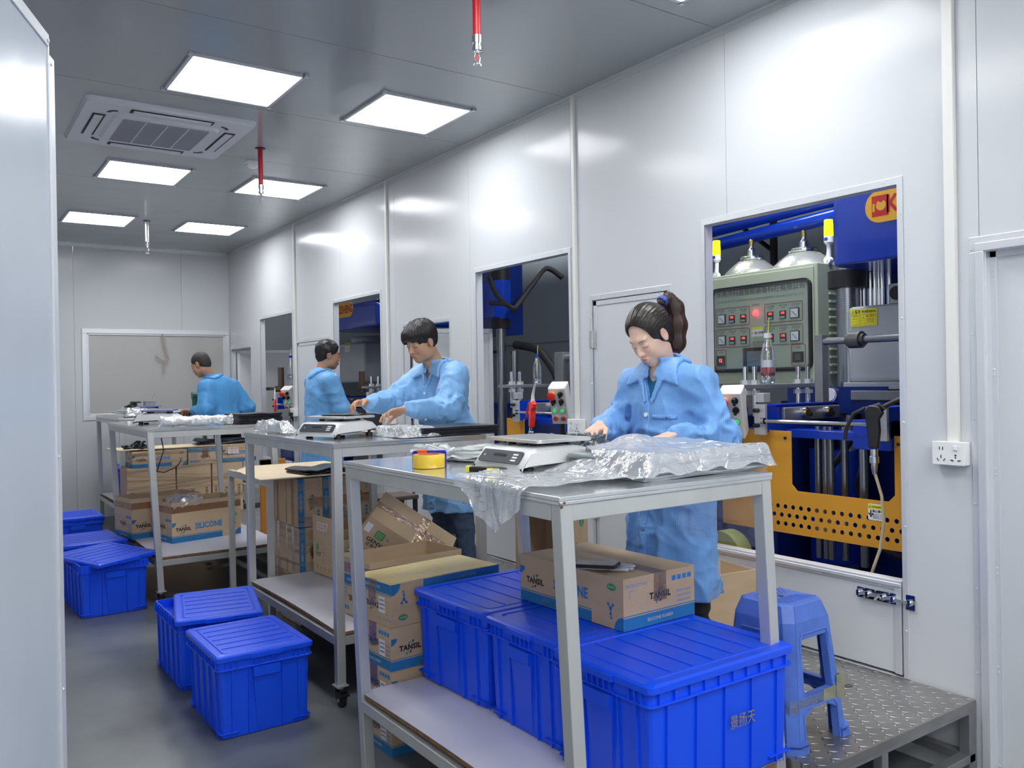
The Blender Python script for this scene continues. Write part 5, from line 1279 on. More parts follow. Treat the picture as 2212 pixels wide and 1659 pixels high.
# ---------------- third press
P3 = thing('hydraulic_press', 'blue press head lettered KESHENG, behind the third wall opening', 'press', (3.9, 6.9, 0), 0, 'blue moulding presses in the machine room')
xh = 3.75; yr = onx(812,600,xh).y; yl = yr+1.25; zb3 = onx(800,705,xh).z; zt3 = onx(800,655,xh).z
b = WB(P3); b.box((xh,yr,zb3),(xh+.9,yl,zt3)); b.box((xh+.12,yr+.25,zt3),(xh+.9,yl,zt3+.06)); b.build('press_head', MBLUE, P3, bevel=.03, seg=4)
ys = onx(762,670,xh-.003).y; kesheng(P3, xh-.002, ys+.52, onx(748,669,xh).z, .52)
b = WB(P3); b.cyl((xh+.2,yr+.12,zt3),(xh+.2,yr+.12,zt3+.2),.09,n=24); b.cyl((xh+.2,yr+.14,zb3-.12),(xh+.2,yr+.14,zb3),.09,n=24); b.build('column_nut', BLACK, P3, smooth=True, angle=30)
b = WB(P3); b.cyl((xh+.2,yr+.14,.3),(xh+.2,yr+.14,zb3),.055,n=28); b.build('main_column', COLM, P3, smooth=True)
gz0 = onx(760,828,4.0).z; gz1 = onx(760,742,4.0).z; gy0 = onx(787,800,4.0).y
b = WB(P3); b.box((4.0,gy0,gz0),(4.5,gy0+.9,gz1)); b.cyl((4.2,gy0+.3,gz1),(4.2,gy0+.3,gz1+.08),.2,n=24); b.build('press_cover', GBX, P3, bevel=.03, seg=3)
M_ = face((3.998, onx(751,751,4.0).y, onx(751,751,4.0).z),(0,-1,0),(0,0,1)); b = WB(P3); rect(b, M_, -.07,-.05,.07,.05, 1, .001); rect(b, M_, -.07,.02,.07,.05, 0, .0015)
b.text('警告 WARNING', .018, M_ @ T(0,.035,.002), 2); b.text('当心烫手', .02, M_ @ T(0,-.015,.002), 2); b.build('warning_label', [PYEL, PWHITE, PBLACK], P3)
arms(P3, 7.18, 6.5); bolt_plate(P3, 7.25, 3.35, 4.0, 1.475)
b = WB(P3); p = onx(782, 815, 3.5); b.cyl((3.5,p.y,1.42),(3.5,p.y,1.62),.03,n=16); b.cyl((3.5,p.y,1.45),(3.5,p.y,1.49),.05,n=6); b.build('stud_bolt', mat('rusty_bolt', (.12,.08,.06), .6, metal=.5), P3)
b = WB(P3); b.box((4.3,6.1,0),(4.8,7.8,1.3)); b.box((3.5,6.2,0),(4.3,7.8,.7)); b.build('press_body', MDBLUE, P3)
b = WB(P3); p = onx(818,770,4.3); b.box((4.2,p.y-.15,1.2),(4.6,p.y+.05,2.05)); b.build('side_cabinet', GREEN_BOX, P3, bevel=.02)
# ---------------- fourth machine
P4 = thing('hydraulic_press', 'blue rail with end plate, behind the farthest tall opening', 'press', (3.6, 9.1, 0), 0, 'blue moulding presses in the machine room')
arms(P4, 9.32, 8.75, x0=3.22, rod=True, full=False)
p = onx(607, 815, 3.35); b = WB(P4); b.cyl((3.35,p.y,1.46),(3.35,p.y,1.70),.035,n=16); b.cyl((3.35,p.y,1.42),(3.35,p.y,1.49),.07,n=6); b.box((3.25,p.y-.25,1.44),(3.55,p.y+.42,1.475)); b.build('stud_bolt', mat('rusty_bolt', (.12,.08,.06), .6, metal=.5), P4)
columns(P4, [(3.5,p.y-.05,.03,.4,1.25),(3.5,p.y-.14,.03,.4,1.25)], COLM)
b = WB(P4); b.box((3.3,8.6,.38),(3.35,9.4,1.0)); b.box((3.4,8.75,.35),(3.9,9.4,.95)); b.build('press_body', MDBLUE, P4)
p = onx(622, 860, 3.18); pendant(p.y-.02, 3.19, p.z, 'farthest cream push button box, in the tall opening', .42, .7)
p = onx(628, 795, 3.35); bottle(Vector((3.35, p.y, p.z-.13)), 'clear bottle with a blue cap beside the farthest push button box', False, MBLUE, .28)
p = onx(594, 872, 3.16); airgun((3.16, p.y, p.z), 1.2, REDP, 'farthest red air gun, hanging in front of the tall opening')
# ================================================================ PEOPLE
def surfnet(F, org, h):
    nx, ny, nz = F.shape; s = F < 0
    c = np.zeros((nx-1,ny-1,nz-1), np.int8)
    for a in (0,1):
        for b_ in (0,1):
            for d in (0,1): c += s[a:nx-1+a, b_:ny-1+b_, d:nz-1+d]
    cell = (c > 0) & (c < 8); idx = -np.ones(cell.shape, np.int64); n = int(cell.sum()); idx[cell] = np.arange(n)
    I = np.argwhere(cell); acc = np.zeros((n,3)); cnt = np.zeros(n)
    for ax in range(3):
        o1, o2 = [a for a in range(3) if a != ax]
        for u in (0,1):
            for v in (0,1):
                p = I.copy(); p[:,o1] += u; p[:,o2] += v; q = p.copy(); q[:,ax] += 1
                fa = F[p[:,0],p[:,1],p[:,2]]; fb = F[q[:,0],q[:,1],q[:,2]]; m = (fa < 0) != (fb < 0)
                t = fa[m]/(fa[m]-fb[m]); pt = p[m].astype(float); pt[:,ax] += t; acc[m] += pt; cnt[m] += 1
    V = acc/cnt[:,None]*h+np.array(org)
    faces = []
    for ax in range(3):
        o1, o2 = [(ax+1) % 3, (ax+2) % 3]
        sl = [slice(None)]*3; sl2 = [slice(None)]*3; sl[ax] = slice(0,-1); sl2[ax] = slice(1,None)
        m = s[tuple(sl)] != s[tuple(sl2)]; E_ = np.argwhere(m)
        E_ = E_[(E_[:,o1] > 0) & (E_[:,o2] > 0) & (E_[:,o1] < F.shape[o1]-1) & (E_[:,o2] < F.shape[o2]-1)]
        def cid(du, dv): q = E_.copy(); q[:,o1] -= du; q[:,o2] -= dv; return idx[q[:,0],q[:,1],q[:,2]]
        Q = np.stack([cid(1,1), cid(0,1), cid(0,0), cid(1,0)], 1)
        ins = s[E_[:,0],E_[:,1],E_[:,2]]; Q[~ins] = Q[~ins][:, ::-1]
        faces.append(Q)
    Q = np.concatenate(faces); Q = Q[(Q >= 0).all(1)]
    return V, Q
class Grid:
    def __init__(s, lo, hi, h):
        s.h = h; s.lo = np.array(lo, float); n = np.ceil((np.array(hi)-s.lo)/h).astype(int)+1; s.n = n
        s.X, s.Y, s.Z = np.meshgrid(*[s.lo[i]+h*np.arange(n[i]) for i in range(3)], indexing='ij')
        s.P = (s.X, s.Y, s.Z)
def ell(P, c, r, R=None):
    q = [P[i]-c[i] for i in range(3)]
    if R is not None: q = [sum(R[j][i]*q[i] for i in range(3)) for j in range(3)]
    k0 = np.sqrt(sum((q[i]/r[i])**2 for i in range(3))); k1 = np.sqrt(sum((q[i]/r[i]**2)**2 for i in range(3)))
    return k0*(k0-1)/np.maximum(k1, 1e-6)
def cap(P, a, b_, r0, r1, sq=None):
    a = np.array(a, float); b_ = np.array(b_, float); d = b_-a; L2 = d@d
    q = [P[i]-a[i] for i in range(3)]; t = np.clip(sum(q[i]*d[i] for i in range(3))/L2, 0, 1)
    e = [q[i]-t*d[i] for i in range(3)]
    if sq is not None: # squash along direction sq[0:3] by factor sq[3]
        n_ = np.array(sq[:3]); k_ = sum(e[i]*n_[i] for i in range(3)); e = [e[i]+k_*n_[i]*(sq[3]-1) for i in range(3)]
    return np.sqrt(sum(x*x for x in e))-(r0+(r1-r0)*t)
def smin(a, b_, k): h = np.clip(.5+.5*(b_-a)/k, 0, 1); return b_+(a-b_)*h-k*h*(1-h)
def smax(a, b_, k): return -smin(-a, -b_, k)
def vnoise(P, sc, seed=0):
    rs = np.random.RandomState(seed); G = rs.rand(32,32,32)*2-1
    q = [np.asarray(P[i])*sc[i]+seed*3.17 for i in range(3)]; f0 = [np.floor(x).astype(int) for x in q]; t = [q[i]-f0[i] for i in range(3)]; t = [x*x*(3-2*x) for x in t]
    out = 0
    for a in (0,1):
        for b_ in (0,1):
            for c in (0,1):
                w = (t[0] if a else 1-t[0])*(t[1] if b_ else 1-t[1])*(t[2] if c else 1-t[2])
                out = out + w*G[(f0[0]+a) % 32, (f0[1]+b_) % 32, (f0[2]+c) % 32]
    return out
def frame3(fwd, up=(0,0,1), roll=0):
    f_ = np.array(fwd, float); f_ /= np.linalg.norm(f_); u_ = np.array(up, float); r_ = np.cross(f_, u_); r_ /= np.linalg.norm(r_); u_ = np.cross(r_, f_)
    if roll: r_, u_ = r_*math.cos(roll)+u_*math.sin(roll), -r_*math.sin(roll)+u_*math.cos(roll)
    return np.array([r_, f_, u_])     # rows: right, forward, up
def loc3(P, c, R): 
    q = [P[i]-c[i] for i in range(3)]; return [sum(R[j][i]*q[i] for i in range(3)) for j in range(3)]
def mesh_obj(name, V, Q, mats, parent, colors=None, origin=None, mi=None):
    me = bpy.data.meshes.new(name); V = np.asarray(V, float)
    if origin is not None: V = V-np.array(origin)
    me.vertices.add(len(V)); me.vertices.foreach_set('co', V.ravel())
    me.loops.add(Q.size); me.loops.foreach_set('vertex_index', Q.ravel().astype(np.int32))
    me.polygons.add(len(Q)); me.polygons.foreach_set('loop_start', np.arange(0, Q.size, 4, dtype=np.int32)); me.polygons.foreach_set('loop_total', np.full(len(Q), 4, np.int32))
    me.polygons.foreach_set('use_smooth', [True]*len(Q))
    for m in (mats if isinstance(mats, (list, tuple)) else [mats]): me.materials.append(m)
    me.update(calc_edges=True); me.validate()
    if colors is not None:
        ca = me.color_attributes.new('Col', 'FLOAT_COLOR', 'POINT'); ca.data.foreach_set('color', np.concatenate([colors, np.ones((len(colors),1))], 1).astype(np.float32).ravel())
    o = bpy.data.objects.new(name, me); COL.objects.link(o)
    if parent is not None: o.parent = parent
    return o

def head_sdf(P, c, R, fem=False, s=1.0):
    q = [x/s for x in loc3(P, c, R)]; x, y, z = q; ax = np.abs(x); A = [ax, y, z]
    d = ell(q, (0,-.012,.040), (.074,.090,.082))
    d = smin(d, ell(q, (0,.030,-.028), (.060 if not fem else .058,.060,.080)), .03)
    d = smin(d, ell(q, (0,.056,-.088), (.030 if not fem else .025,.026,.024)), .03)
    d = smin(d, ell(A, (.036,.050,-.030), (.026,.028,.030)), .025)
    d = smin(d, ell(A, (.045,.012,-.070), (.020,.035,.026)), .03)
    d = smin(d, ell(q, (0,.072,.028), (.046,.018,.014)), .02)
    d = smax(d, -ell(A, (.031,.100,.006), (.017,.018,.012)), .012)
    d = smin(d, ell(A, (.031,.0765,.004), (.0155,.0125,.0105)), .006)
    d = smin(d, cap(q, (0,.083,.016), (0,.104,-.028), .0065, .0095), .012)
    d = smin(d, ell(A, (.0105,.096,-.031), (.0085,.009,.0075)), .006)
    d = smax(d, -ell(A, (.006,.102,-.0385), (.0035,.005,.003)), .003)
    d = smin(d, ell(q, (0,.080,-.058), (.024,.017,.016)), .012)
    d = smin(d, ell(q, (0,.094,-.0535), (.020,.007,.0050)), .005)
    d = smin(d, ell(q, (0,.0925,-.0645), (.0165,.008,.0065)), .005)
    d = smax(d, -cap(A, (0,.102,-.0588), (.022,.092,-.0595), .0014, .001), .002)
    # ears
    e = ell(A, (.075,-.008,-.004), (.008,.019,.031)); e = smax(e, -ell(A, (.084,-.004,.0), (.007,.011,.020)), .005)
    d = smin(d, e, .006)
    return d*s
def head_cols(V, c, R, tone, lip, s=1.0):
    x, y, z = [k_/s for k_ in loc3((V[:,0],V[:,1],V[:,2]), c, R)]; ax = np.abs(x)
    C_ = np.tile(np.array(tone), (len(V),1)).astype(float)
    def mixc(w, col): w = np.clip(w,0,1)[:,None]; return C_*(1-w)+np.array(col)*w
    front = y > .06
    w = np.exp(-(((ax-.036)/.02)**2+((z+.03)/.02)**2))*front*.35; C_ = mixc(w, (tone[0]*1.02, tone[1]*.68, tone[2]*.62))
    w = np.clip(1.6-((x/.021)**2+((z+.059)/.0105)**2)*1.6,0,1)*(y > .08); C_ = mixc(w*.85, lip)
    bz = .026-.10*(ax-.03)**2/.02+.004; w = np.clip(1.8-(((ax-.031)/.019)**2+((z-(.0275-7*(ax-.034)**2))/.0042)**2)*1.5,0,1)*(y > .05); C_ = mixc(w*.6, (.05,.035,.03))
    w = np.clip(2-(((ax-.031)/.0155)**2+((z-(-.0035+9*(ax-.031)**2))/.0022)**2)*1.5,0,1)*(y > .06); C_ = mixc(w*.9, (.03,.02,.018))
    w = np.clip(1.5-((ax-.006)**2/.0035**2+(z+.0385)**2/.003**2),0,1)*(y > .09); C_ = mixc(w*.8, (.12,.05,.04))
    w = np.exp(-((ax-.08)/.012)**2-((z+.002)/.02)**2)*.35*(y < .02); C_ = mixc(w, (tone[0],tone[1]*.65,tone[2]*.6))
    return C_
def hand_parts(P, wrist, fwd, palm, curl=(.5,.5,.5,.5), spread=.10, thumb=.6, side=1, s=1.0):
    """fwd: direction wrist to knuckles, palm: normal out of the palm; side +1 puts the thumb at cross(fwd,palm)"""
    f_ = Vector(fwd).normalized(); p_ = Vector(palm); p_ = (p_-f_*p_.dot(f_)).normalized(); l_ = f_.cross(p_)*side
    w = Vector(wrist); R = np.array([l_, f_, p_])
    d = ell(P, tuple(w+f_*.045*s), (.038*s,.050*s,.0135*s), R)
    d = smin(d, cap(P, tuple(w-f_*.05*s), tuple(w+f_*.012*s), .0245*s, .023*s, (*p_, 1.35)), .02)
    d = smin(d, ell(P, tuple(w+f_*.032*s+l_*.022*s+p_*.008*s), (.017*s,.028*s,.015*s), R), .012)
    for i, (off, ln, r_) in enumerate(((.027,.070,.0088),(.009,.078,.009),(-.009,.073,.0086),(-.026,.058,.0076))):
        base = w+f_*(.083-.004*abs(i-1))*s+l_*off*s; ang = spread*(1.2-i)*.8; dir_ = (f_*math.cos(ang)+l_*math.sin(ang)).normalized(); pt = base-dir_*.02*s; a = 0; seg = (.5,.29,.25)
        ks = curl[i]; last = pt
        d = smin(d, cap(P, tuple(pt), tuple(base), r_*1.05*s, r_*1.05*s), .006*s); last = base
        for j in range(3):
            a += ks*(.75,.95,.7)[j]; dd = dir_*math.cos(a)+p_*math.sin(a); nx_ = last+dd*ln*seg[j]*s
            d = smin(d, cap(P, tuple(last), tuple(nx_), r_*(1-.09*j)*s, r_*(1-.09*(j+1))*s), .0035*s); last = nx_
    b0 = w+f_*.022*s+l_*.026*s; d1 = (f_*.62+l_*.70+p_*.28*thumb).normalized(); b1 = b0+d1*.036*s; d2 = (f_*.85+l_*.22+p_*.55*thumb).normalized(); b2_ = b1+d2*.031*s; b3 = b2_+(d2+p_*.25).normalized()*.024*s
    d = smin(d, cap(P, tuple(b0), tuple(b1), .0135*s, .0110*s), .010*s); d = smin(d, cap(P, tuple(b1), tuple(b2_), .0108*s, .0098*s), .005*s); d = smin(d, cap(P, tuple(b2_), tuple(b3), .0098*s, .008*s), .004*s)
    return d
SKIN = {}
def skin_mat(n, rough=.45):
    return mat(n, (.6,.4,.3), rough, sss=.12, attr='Col', bump=.08, bscale=300, bdist=.001)
def lapl(V, Q, it=2, w=.5):
    E1 = np.concatenate([Q[:,[0,1]],Q[:,[1,2]],Q[:,[2,3]],Q[:,[3,0]]]); E1 = np.concatenate([E1, E1[:, ::-1]])
    for _ in range(it):
        S_ = np.zeros_like(V); C_ = np.zeros(len(V)); np.add.at(S_, E1[:,0], V[E1[:,1]]); np.add.at(C_, E1[:,0], 1); V = V*(1-w)+w*S_/np.maximum(C_,1)[:,None]
    return V
def person(name, label, base, spec):
    r = thing('person', label, 'person', base)
    r['category'] = 'person'; org = np.array(base)
    J = spec; tone = J['tone']; hs = J.get('hs', 1.0)
    hc = np.array(J['head']); HR = frame3(J['look'], J.get('headup', (0,0,1)), J.get('headroll', 0)); TR = frame3(J['face'])
    Vs, Qs, Cs = [], [], []; off = 0
    def addm(V, Q, C_):
        nonlocal off
        Vs.append(V); Qs.append(Q+off); Cs.append(C_); off += len(V)
    neck = np.array(J['neck']); chest = np.array(J['chest']); pel = np.array(J['pelvis'])
    # head and neck at fine resolution
    g = Grid(np.minimum(hc-.15, neck-.03-np.array((.05,.05,.06))), np.maximum(hc+.15, neck+.02), .0027)
    d = head_sdf(g.P, hc, HR, J.get('fem'), hs)
    nb = hc-HR[1]*.022*hs-HR[2]*.055*hs
    d = smin(d, cap(g.P, nb, neck, J.get('nr', .052)*hs, J.get('nr', .052)*1.06), .022)
    d = np.maximum(d, -(g.Z-(neck[2]-.055)))
    V, Q = surfnet(d, g.lo, g.h); addm(V, Q, head_cols(V, hc, HR, tone, J['lip'], hs))
    # limbs and trunk
    lo = np.min([pel, chest, neck]+[np.array(a) for k_ in ('armL','armR','legL','legR') for a in J[k_]], 0)-.16; hi = np.max([pel, chest, neck]+[np.array(a) for k_ in ('armL','armR','legL','legR') for a in J[k_]], 0)+.16
    hi[2] = neck[2]+.06
    g = Grid(lo, hi, .011); tw = J.get('tw', .14)
    d = ell(g.P, chest, (tw*.88,.085,.20), TR); d = smin(d, ell(g.P, pel, (.135,.09,.13), TR), .08); d = smin(d, cap(g.P, chest+(0,0,.05), neck-(0,0,.01), .06, .050), .06)
    for k_ in ('armL','armR'):
        a, e, w = [np.array(v) for v in J[k_]]; d = smin(d, cap(g.P, a, e, .045, .036), .04); d = smin(d, cap(g.P, e, w, .036, .024), .02)
    for k_ in ('legL','legR'):
        a, e, w = [np.array(v) for v in J[k_]]; d = smin(d, cap(g.P, a, e, .072, .050), .05); d = smin(d, cap(g.P, e, w, .050, .036), .02)
    V, Q = surfnet(d, g.lo, g.h); addm(V, Q, np.tile(np.array(tone), (len(V),1)))
    for k_ in ('handL','handR'):
        if k_ in J:
            H_ = J[k_]; w = np.array(J['arm'+k_[-1]][2]); g = Grid(w-.22, w+.22, .0027 if J.get('fine', True) else .004)
            d = hand_parts(g.P, w, **H_); V, Q = surfnet(d, g.lo, g.h); addm(V, Q, np.tile(np.array(tone)*np.array((1.0,.93,.9)), (len(V),1)))
    mesh_obj('body', np.concatenate(Vs), np.concatenate(Qs), skin_mat('skin'), r, np.concatenate(Cs), org)
    # --- coat
    hem = J['hem']; cm = J['coatmat']
    pts = [np.array(a) for k_ in ('armL','armR') for a in J[k_]]
    lo = np.min(pts+[chest, pel], 0)-.22; hi = np.max(pts+[chest, pel], 0)+.22; lo[2] = hem-.03; hi[2] = neck[2]+.09
    h_ = J.get('coatres', .0075); g = Grid(lo, hi, h_); P = g.P
    cw, cdp = J.get('cw', .175), J.get('cd', .115)
    def coat(P):
        d = ell(P, chest, (cw, cdp, .235), TR)
        sh = (np.array(J['armL'][0])+np.array(J['armR'][0]))/2
        for k_ in ('armL','armR'):
            a = np.array(J[k_][0]); d = smin(d, cap(P, sh*.7+a*.3+np.array((0,0,.02)), a, .068, .066), .05)
        lowc = pel+np.array((0,0,-.02)); d = smin(d, ell(P, lowc, (J.get('hw', .18), J.get('hd', .14), .20), TR), .10)
        # skirt of the coat: widening tube down to the hem
        q = loc3(P, pel, TR); zr = np.clip((pel[2]-P[2])/(pel[2]-hem+1e-6), 0, 1.2); a_ = J.get('hw', .18)+J.get('flare', .03)*zr; b_ = J.get('hd', .14)+J.get('flare', .03)*zr
        kx = np.sqrt((q[0]/a_)**2+(q[1]/b_)**2); sk = (kx-1)*np.minimum(a_, b_); sk = np.maximum(sk, P[2]-pel[2]); sk = np.maximum(sk, hem-P[2])
        d = smin(d, sk, .05)
        for k_ in ('armL','armR'):
            a, e, w = [np.array(v) for v in J[k_]]; cf = e+(w-e)*J.get('cuff', .93)
            d = smin(d, cap(P, a, e, J.get('ua', .070), J.get('ub', .062)), .045); d = smin(d, cap(P, e, e+(cf-e)*.8, J.get('ub', .062), .050), .03); d = smin(d, cap(P, e+(cf-e)*.8, cf, .048, .032), .012)
        return np.maximum(d, hem-P[2])
    d = coat(P)
    # folds: vertical on the skirt, crosswise on the sleeves
    q = loc3(P, chest, TR)
    n1 = vnoise((q[0], q[1], q[2]), (11,11,3.0), J.get('seed', 1)); n2 = vnoise((q[0]+q[2]*.7, q[1], q[2]-q[0]*.5), (13,9,13), J.get('seed', 1)+5); n3 = 0
    sleeve = 1e9
    for k_ in ('armL','armR'):
        a, e, w = [np.array(v) for v in J[k_]]; sleeve = np.minimum(sleeve, np.minimum(cap(P, a, e, .0, .0), cap(P, e, w, 0, 0)))
    wS = np.clip(1-(sleeve-.05)/.05, 0, 1)
    fold = (1-wS)*(.010*(1-np.abs(n1)*2.2)*np.clip((chest[2]+.12-P[2])/.2, 0, 1)+.004*(1-np.abs(n2)*2))
    fs = 0
    for k_ in ('armL','armR'):
        a, e, w = [np.array(v) for v in J[k_]]
        ce = np.sqrt(sum((P[i]-e[i])**2 for i in range(3))); n4 = vnoise(P, (26,26,26), 21)
        ax_ = (w-e)/np.linalg.norm(w-e); t_ = sum((P[i]-e[i])*ax_[i] for i in range(3)); wr = np.sqrt(sum((P[i]-w[i])**2 for i in range(3)))
        fs = fs+np.exp(-(ce/.13)**2)*.010*np.sin(t_*95+n4*3.2)+np.exp(-(wr/.09)**2)*.004*np.sin(t_*170+n4*2)
    fold = fold+wS*(fs+.006*(1-np.abs(n2)*2.2))
    n5 = vnoise((q[0]*1.0+q[2]*.35, q[1], q[2]), (9,9,5), J.get('seed', 1)+9); n6 = vnoise((P[0]+P[2]*.8, P[1]-P[2]*.6, P[2]), (13,13,13), J.get('seed', 1)+13)
    fold = fold*.75+.008*np.clip(1-np.abs(n5)*1.5,0,1)**4-.002+.004*np.clip(1-np.abs(n6)*1.5,0,1)**4*(1-wS)
    dn_ = np.sqrt(sum((P[i]-neck[i])**2 for i in range(3))); fold = fold*np.clip((dn_-.11)/.14, 0, 1)
    d = d-np.clip(fold, -.009, .014)*J.get('foldk', 1.0)
    d = np.maximum(d, hem-P[2]+.006*vnoise(P, (14,14,0), 3))
    base_d = d.copy()
    q = loc3(P, neck, TR)        # right, forward, up from the neck base
    # neck hole and V opening
    hole = cap(P, neck-TR[2]*.05+TR[1]*.0, neck+TR[2]*.2+TR[1]*.03, .060, .078)
    d = smax(d, -hole, .008)
    vz = J.get('vdepth', .16); wv = np.clip((q[2]+vz)/vz, 0, 1)*.055+.0; V_ = np.maximum(np.maximum(np.abs(q[0])-wv, -(q[1]-.01)), np.maximum(-(q[2]+vz), -(base_d+.022)))
    if J.get('open', True): d = np.maximum(d, -V_)
    V, Q = surfnet(d, g.lo, g.h); V = lapl(V, Q, 1, .4); mesh_obj('coat', V, Q, cm, r, None, org)
    # undershirt filling the opening
    if J.get('shirt'):
        us = np.maximum(base_d+.017, hole*0-1e9); us = smax(us, -cap(P, neck-TR[2]*.01, neck+TR[2]*.2+TR[1]*.05, .056, .07), .006); us = np.maximum(us, (neck[2]-.25)-P[2]); us = np.maximum(us, -(q[1]+.05)); us = np.maximum(us, np.abs(q[0])-.10)
        V, Q = surfnet(us, g.lo, g.h)
        if len(V): mesh_obj('shirt', V, Q, J['shirt'], r, None, org)
    # collar: stand round the neck, two points falling on the chest, all following the coat surface
    pat = []
    ring_ = np.abs(np.sqrt(q[0]**2+(q[1]*1.0-.012*q[2]/.1)**2)-.070-.10*np.clip(q[2]-.01,-.05,.05))-.0078
    cst = np.maximum(ring_, np.maximum(q[2]-.035, -.035-q[2])); 
    cst = np.maximum(cst, -(np.maximum(np.abs(q[0])-.030-.3*np.clip(.03-q[2],0,.1), -(q[1]-.02))))
    fl_ = np.abs(base_d-.006)-.0075
    ax = np.abs(q[0]); 
    # flap: polygon in (|x|, z) front view
    reg = np.maximum.reduce([.022-ax+.20*(q[2]+.0), (ax-.115)*.9+(q[2]+.02)*.35, -(q[2]+.075)+(.112-ax)*.28, -(q[1]+.055), q[2]-.03])
    flap = np.maximum(fl_, reg)
    lap = np.maximum(fl_+.001, np.maximum.reduce([ (.006+.30*np.clip(q[2]+vz,0,1))-ax, ax-(.020+.46*np.clip(q[2]+vz,0,1)), -(q[2]+vz-.005), q[2]+.055, -(q[1]-.01)]))
    bk = np.maximum(np.abs(base_d-.006)-.0075, np.maximum.reduce([q[1]+.03, np.sqrt(q[0]**2+(q[1])**2)-.115, -(q[2]+.06)]))
    cd_ = np.minimum(np.minimum(cst, flap), bk)
    if J.get('open', True): cd_ = np.minimum(cd_, lap)
    V, Q = surfnet(cd_, g.lo, g.h)
    if len(V): V = lapl(V, Q, 2, .4); mesh_obj('collar', V, Q, cm, r, None, org)
    # front placket and a chest pocket
    if J.get('open', True):
        pl = np.maximum(np.abs(base_d-.001)-.0055, np.maximum.reduce([np.abs(q[0]-.012)-.022, q[2]+vz-.01, -q[1]]))
        V, Q = surfnet(pl, g.lo, g.h); V = lapl(V, Q, 3, .45); mesh_obj('placket', V, Q, cm, r, None, org)
        pk = np.maximum(np.abs(base_d-.002)-.0045, np.maximum.reduce([np.abs(q[0]+J.get('pkx', .085))-.05, np.abs(q[2]+.205)-.010, -q[1]]))
        V, Q = surfnet(pk, g.lo, g.h)
        if len(V): mesh_obj('chest_pocket', V, Q, cm, r, None, org)
        for bz in J.get('buttons', (-.19,-.30,-.60)):
            # march in from the front to find the surface
            for t_ in np.arange(.30, 0, -.004):
                pp = neck+TR[1]*t_+TR[2]*bz+TR[0]*.005
                ii = tuple(np.clip(((pp-g.lo)/g.h).round().astype(int), 0, g.n-1))
                if base_d[ii] < .004: break
            b = MB(); b.M = T(*(-Vector(org))); pv = Vector(pp); nn = Vector(TR[1]); b.cyl(pv+nn*.001, pv+nn*.007, .0085, n=16); b.build('button', WHITE, r, smooth=True, angle=30)
    # trousers and shoes
    fl_g = Grid(np.min([np.array(a) for k_ in ('legL','legR') for a in J[k_]], 0)-.14, np.max([np.array(a) for k_ in ('legL','legR') for a in J[k_]]+[pel], 0)+.12, .009); P2_ = fl_g.P
    d = ell(P2_, pel, (.15,.105,.13), TR)
    for k_ in ('legL','legR'):
        a, e, w = [np.array(v) for v in J[k_]]; d = smin(d, cap(P2_, a, e, .088, .066), .05); d = smin(d, cap(P2_, e, w+(e-w)*.12, .066, .056), .02)
    n4 = vnoise(P2_, (9,9,26), 4); d = d-.009*(1-2*np.abs(n4))*np.clip((pel[2]-.12-P2_[2])/.1, 0, 1)
    V, Q = surfnet(d, fl_g.lo, fl_g.h); mesh_obj('trousers', V, Q, J['trousermat'], r, None, org)
    for k_ in ('legL','legR'):
        w = np.array(J[k_][2]); b = MB(); b.M = T(*(-Vector(org))) @ T(w[0],w[1],base[2]) @ Matrix([[TR[0][0],TR[1][0],0,0],[TR[0][1],TR[1][1],0,0],[0,0,1,0],[0,0,0,1]])
        b.prism(rr(.045,.13,.04,5), 0, .022, 1, T(0,.05,0)); b.prism(rr(.042,.125,.04,5), .022, .085, 0, T(0,.05,0), top=rr(.036,.07,.034,5)); b.build('shoe', [BLACK, RUBBER], r, smooth=True, angle=35)
    return r, hc, HR, TR, org
def hair_obj(r, hc, HR, org, fn, m, h_=.004, lo=.2, name='hair'):
    g = Grid(hc-lo, hc+lo, h_); q = loc3(g.P, hc, HR); d = fn(q)
    V, Q = surfnet(d, g.lo, g.h); return mesh_obj(name, V, Q, m, r, None, org)
HAIR = mat('hair_black', (.012,.010,.010), .38, spec=.5, bump=.7, bscale=60, bdetail=4, bdist=.004, stretch=(1,1,.25))
HAIRW = mat('hair_dark_brown', (.018,.012,.010), .36, spec=.5, bump=.7, bscale=60, bdetail=4, bdist=.003, stretch=(.25,.9,1.2))
HAIRT = mat('hair_tail_brown', (.035,.016,.011), .4, bump=1, bscale=60, bdetail=4, bdist=.006, stretch=(1,1,.15))
HAIRS = mat('hair_shaved', (.035,.03,.028), .6, bump=.6, bscale=400, bdist=.002)
def coat_mat(n, col, stripes=False, dir_=(0,1,0)):
    m = mat(n, col, .42, spec=.35, sheen=.08, bump=.3, bscale=26, bdetail=5, bdist=.012)
    if stripes:
        nt = m.node_tree; N = nt.nodes; L = nt.links; tc = N.new('ShaderNodeTexCoord'); mp = N.new('ShaderNodeMapping'); wv = N.new('ShaderNodeTexWave'); wv.bands_direction = 'Y'; wv.inputs['Scale'].default_value = 42; wv.inputs['Distortion'].default_value = .25; wv.inputs['Detail'].default_value = 1; wv.inputs['Detail Scale'].default_value = .15
        mp.inputs['Rotation'].default_value = (0,0,math.radians(-45)); mp.inputs['Scale'].default_value = (1,1.15,.02)
        L.new(tc.outputs['Object'], mp.inputs[0]); L.new(mp.outputs[0], wv.inputs['Vector']); rp = N.new('ShaderNodeValToRGB'); rp.color_ramp.elements[0].color = (*[c*.84 for c in col],1); rp.color_ramp.elements[1].color = (*[min(1,c*1.08) for c in col],1); rp.color_ramp.elements[1].position = .35
        L.new(wv.outputs['Fac'], rp.inputs[0]); L.new(rp.outputs[0], N['Principled BSDF'].inputs['Base Color'])
    return m
TONE_F = (.72,.49,.38); TONE_M = (.50,.29,.185)
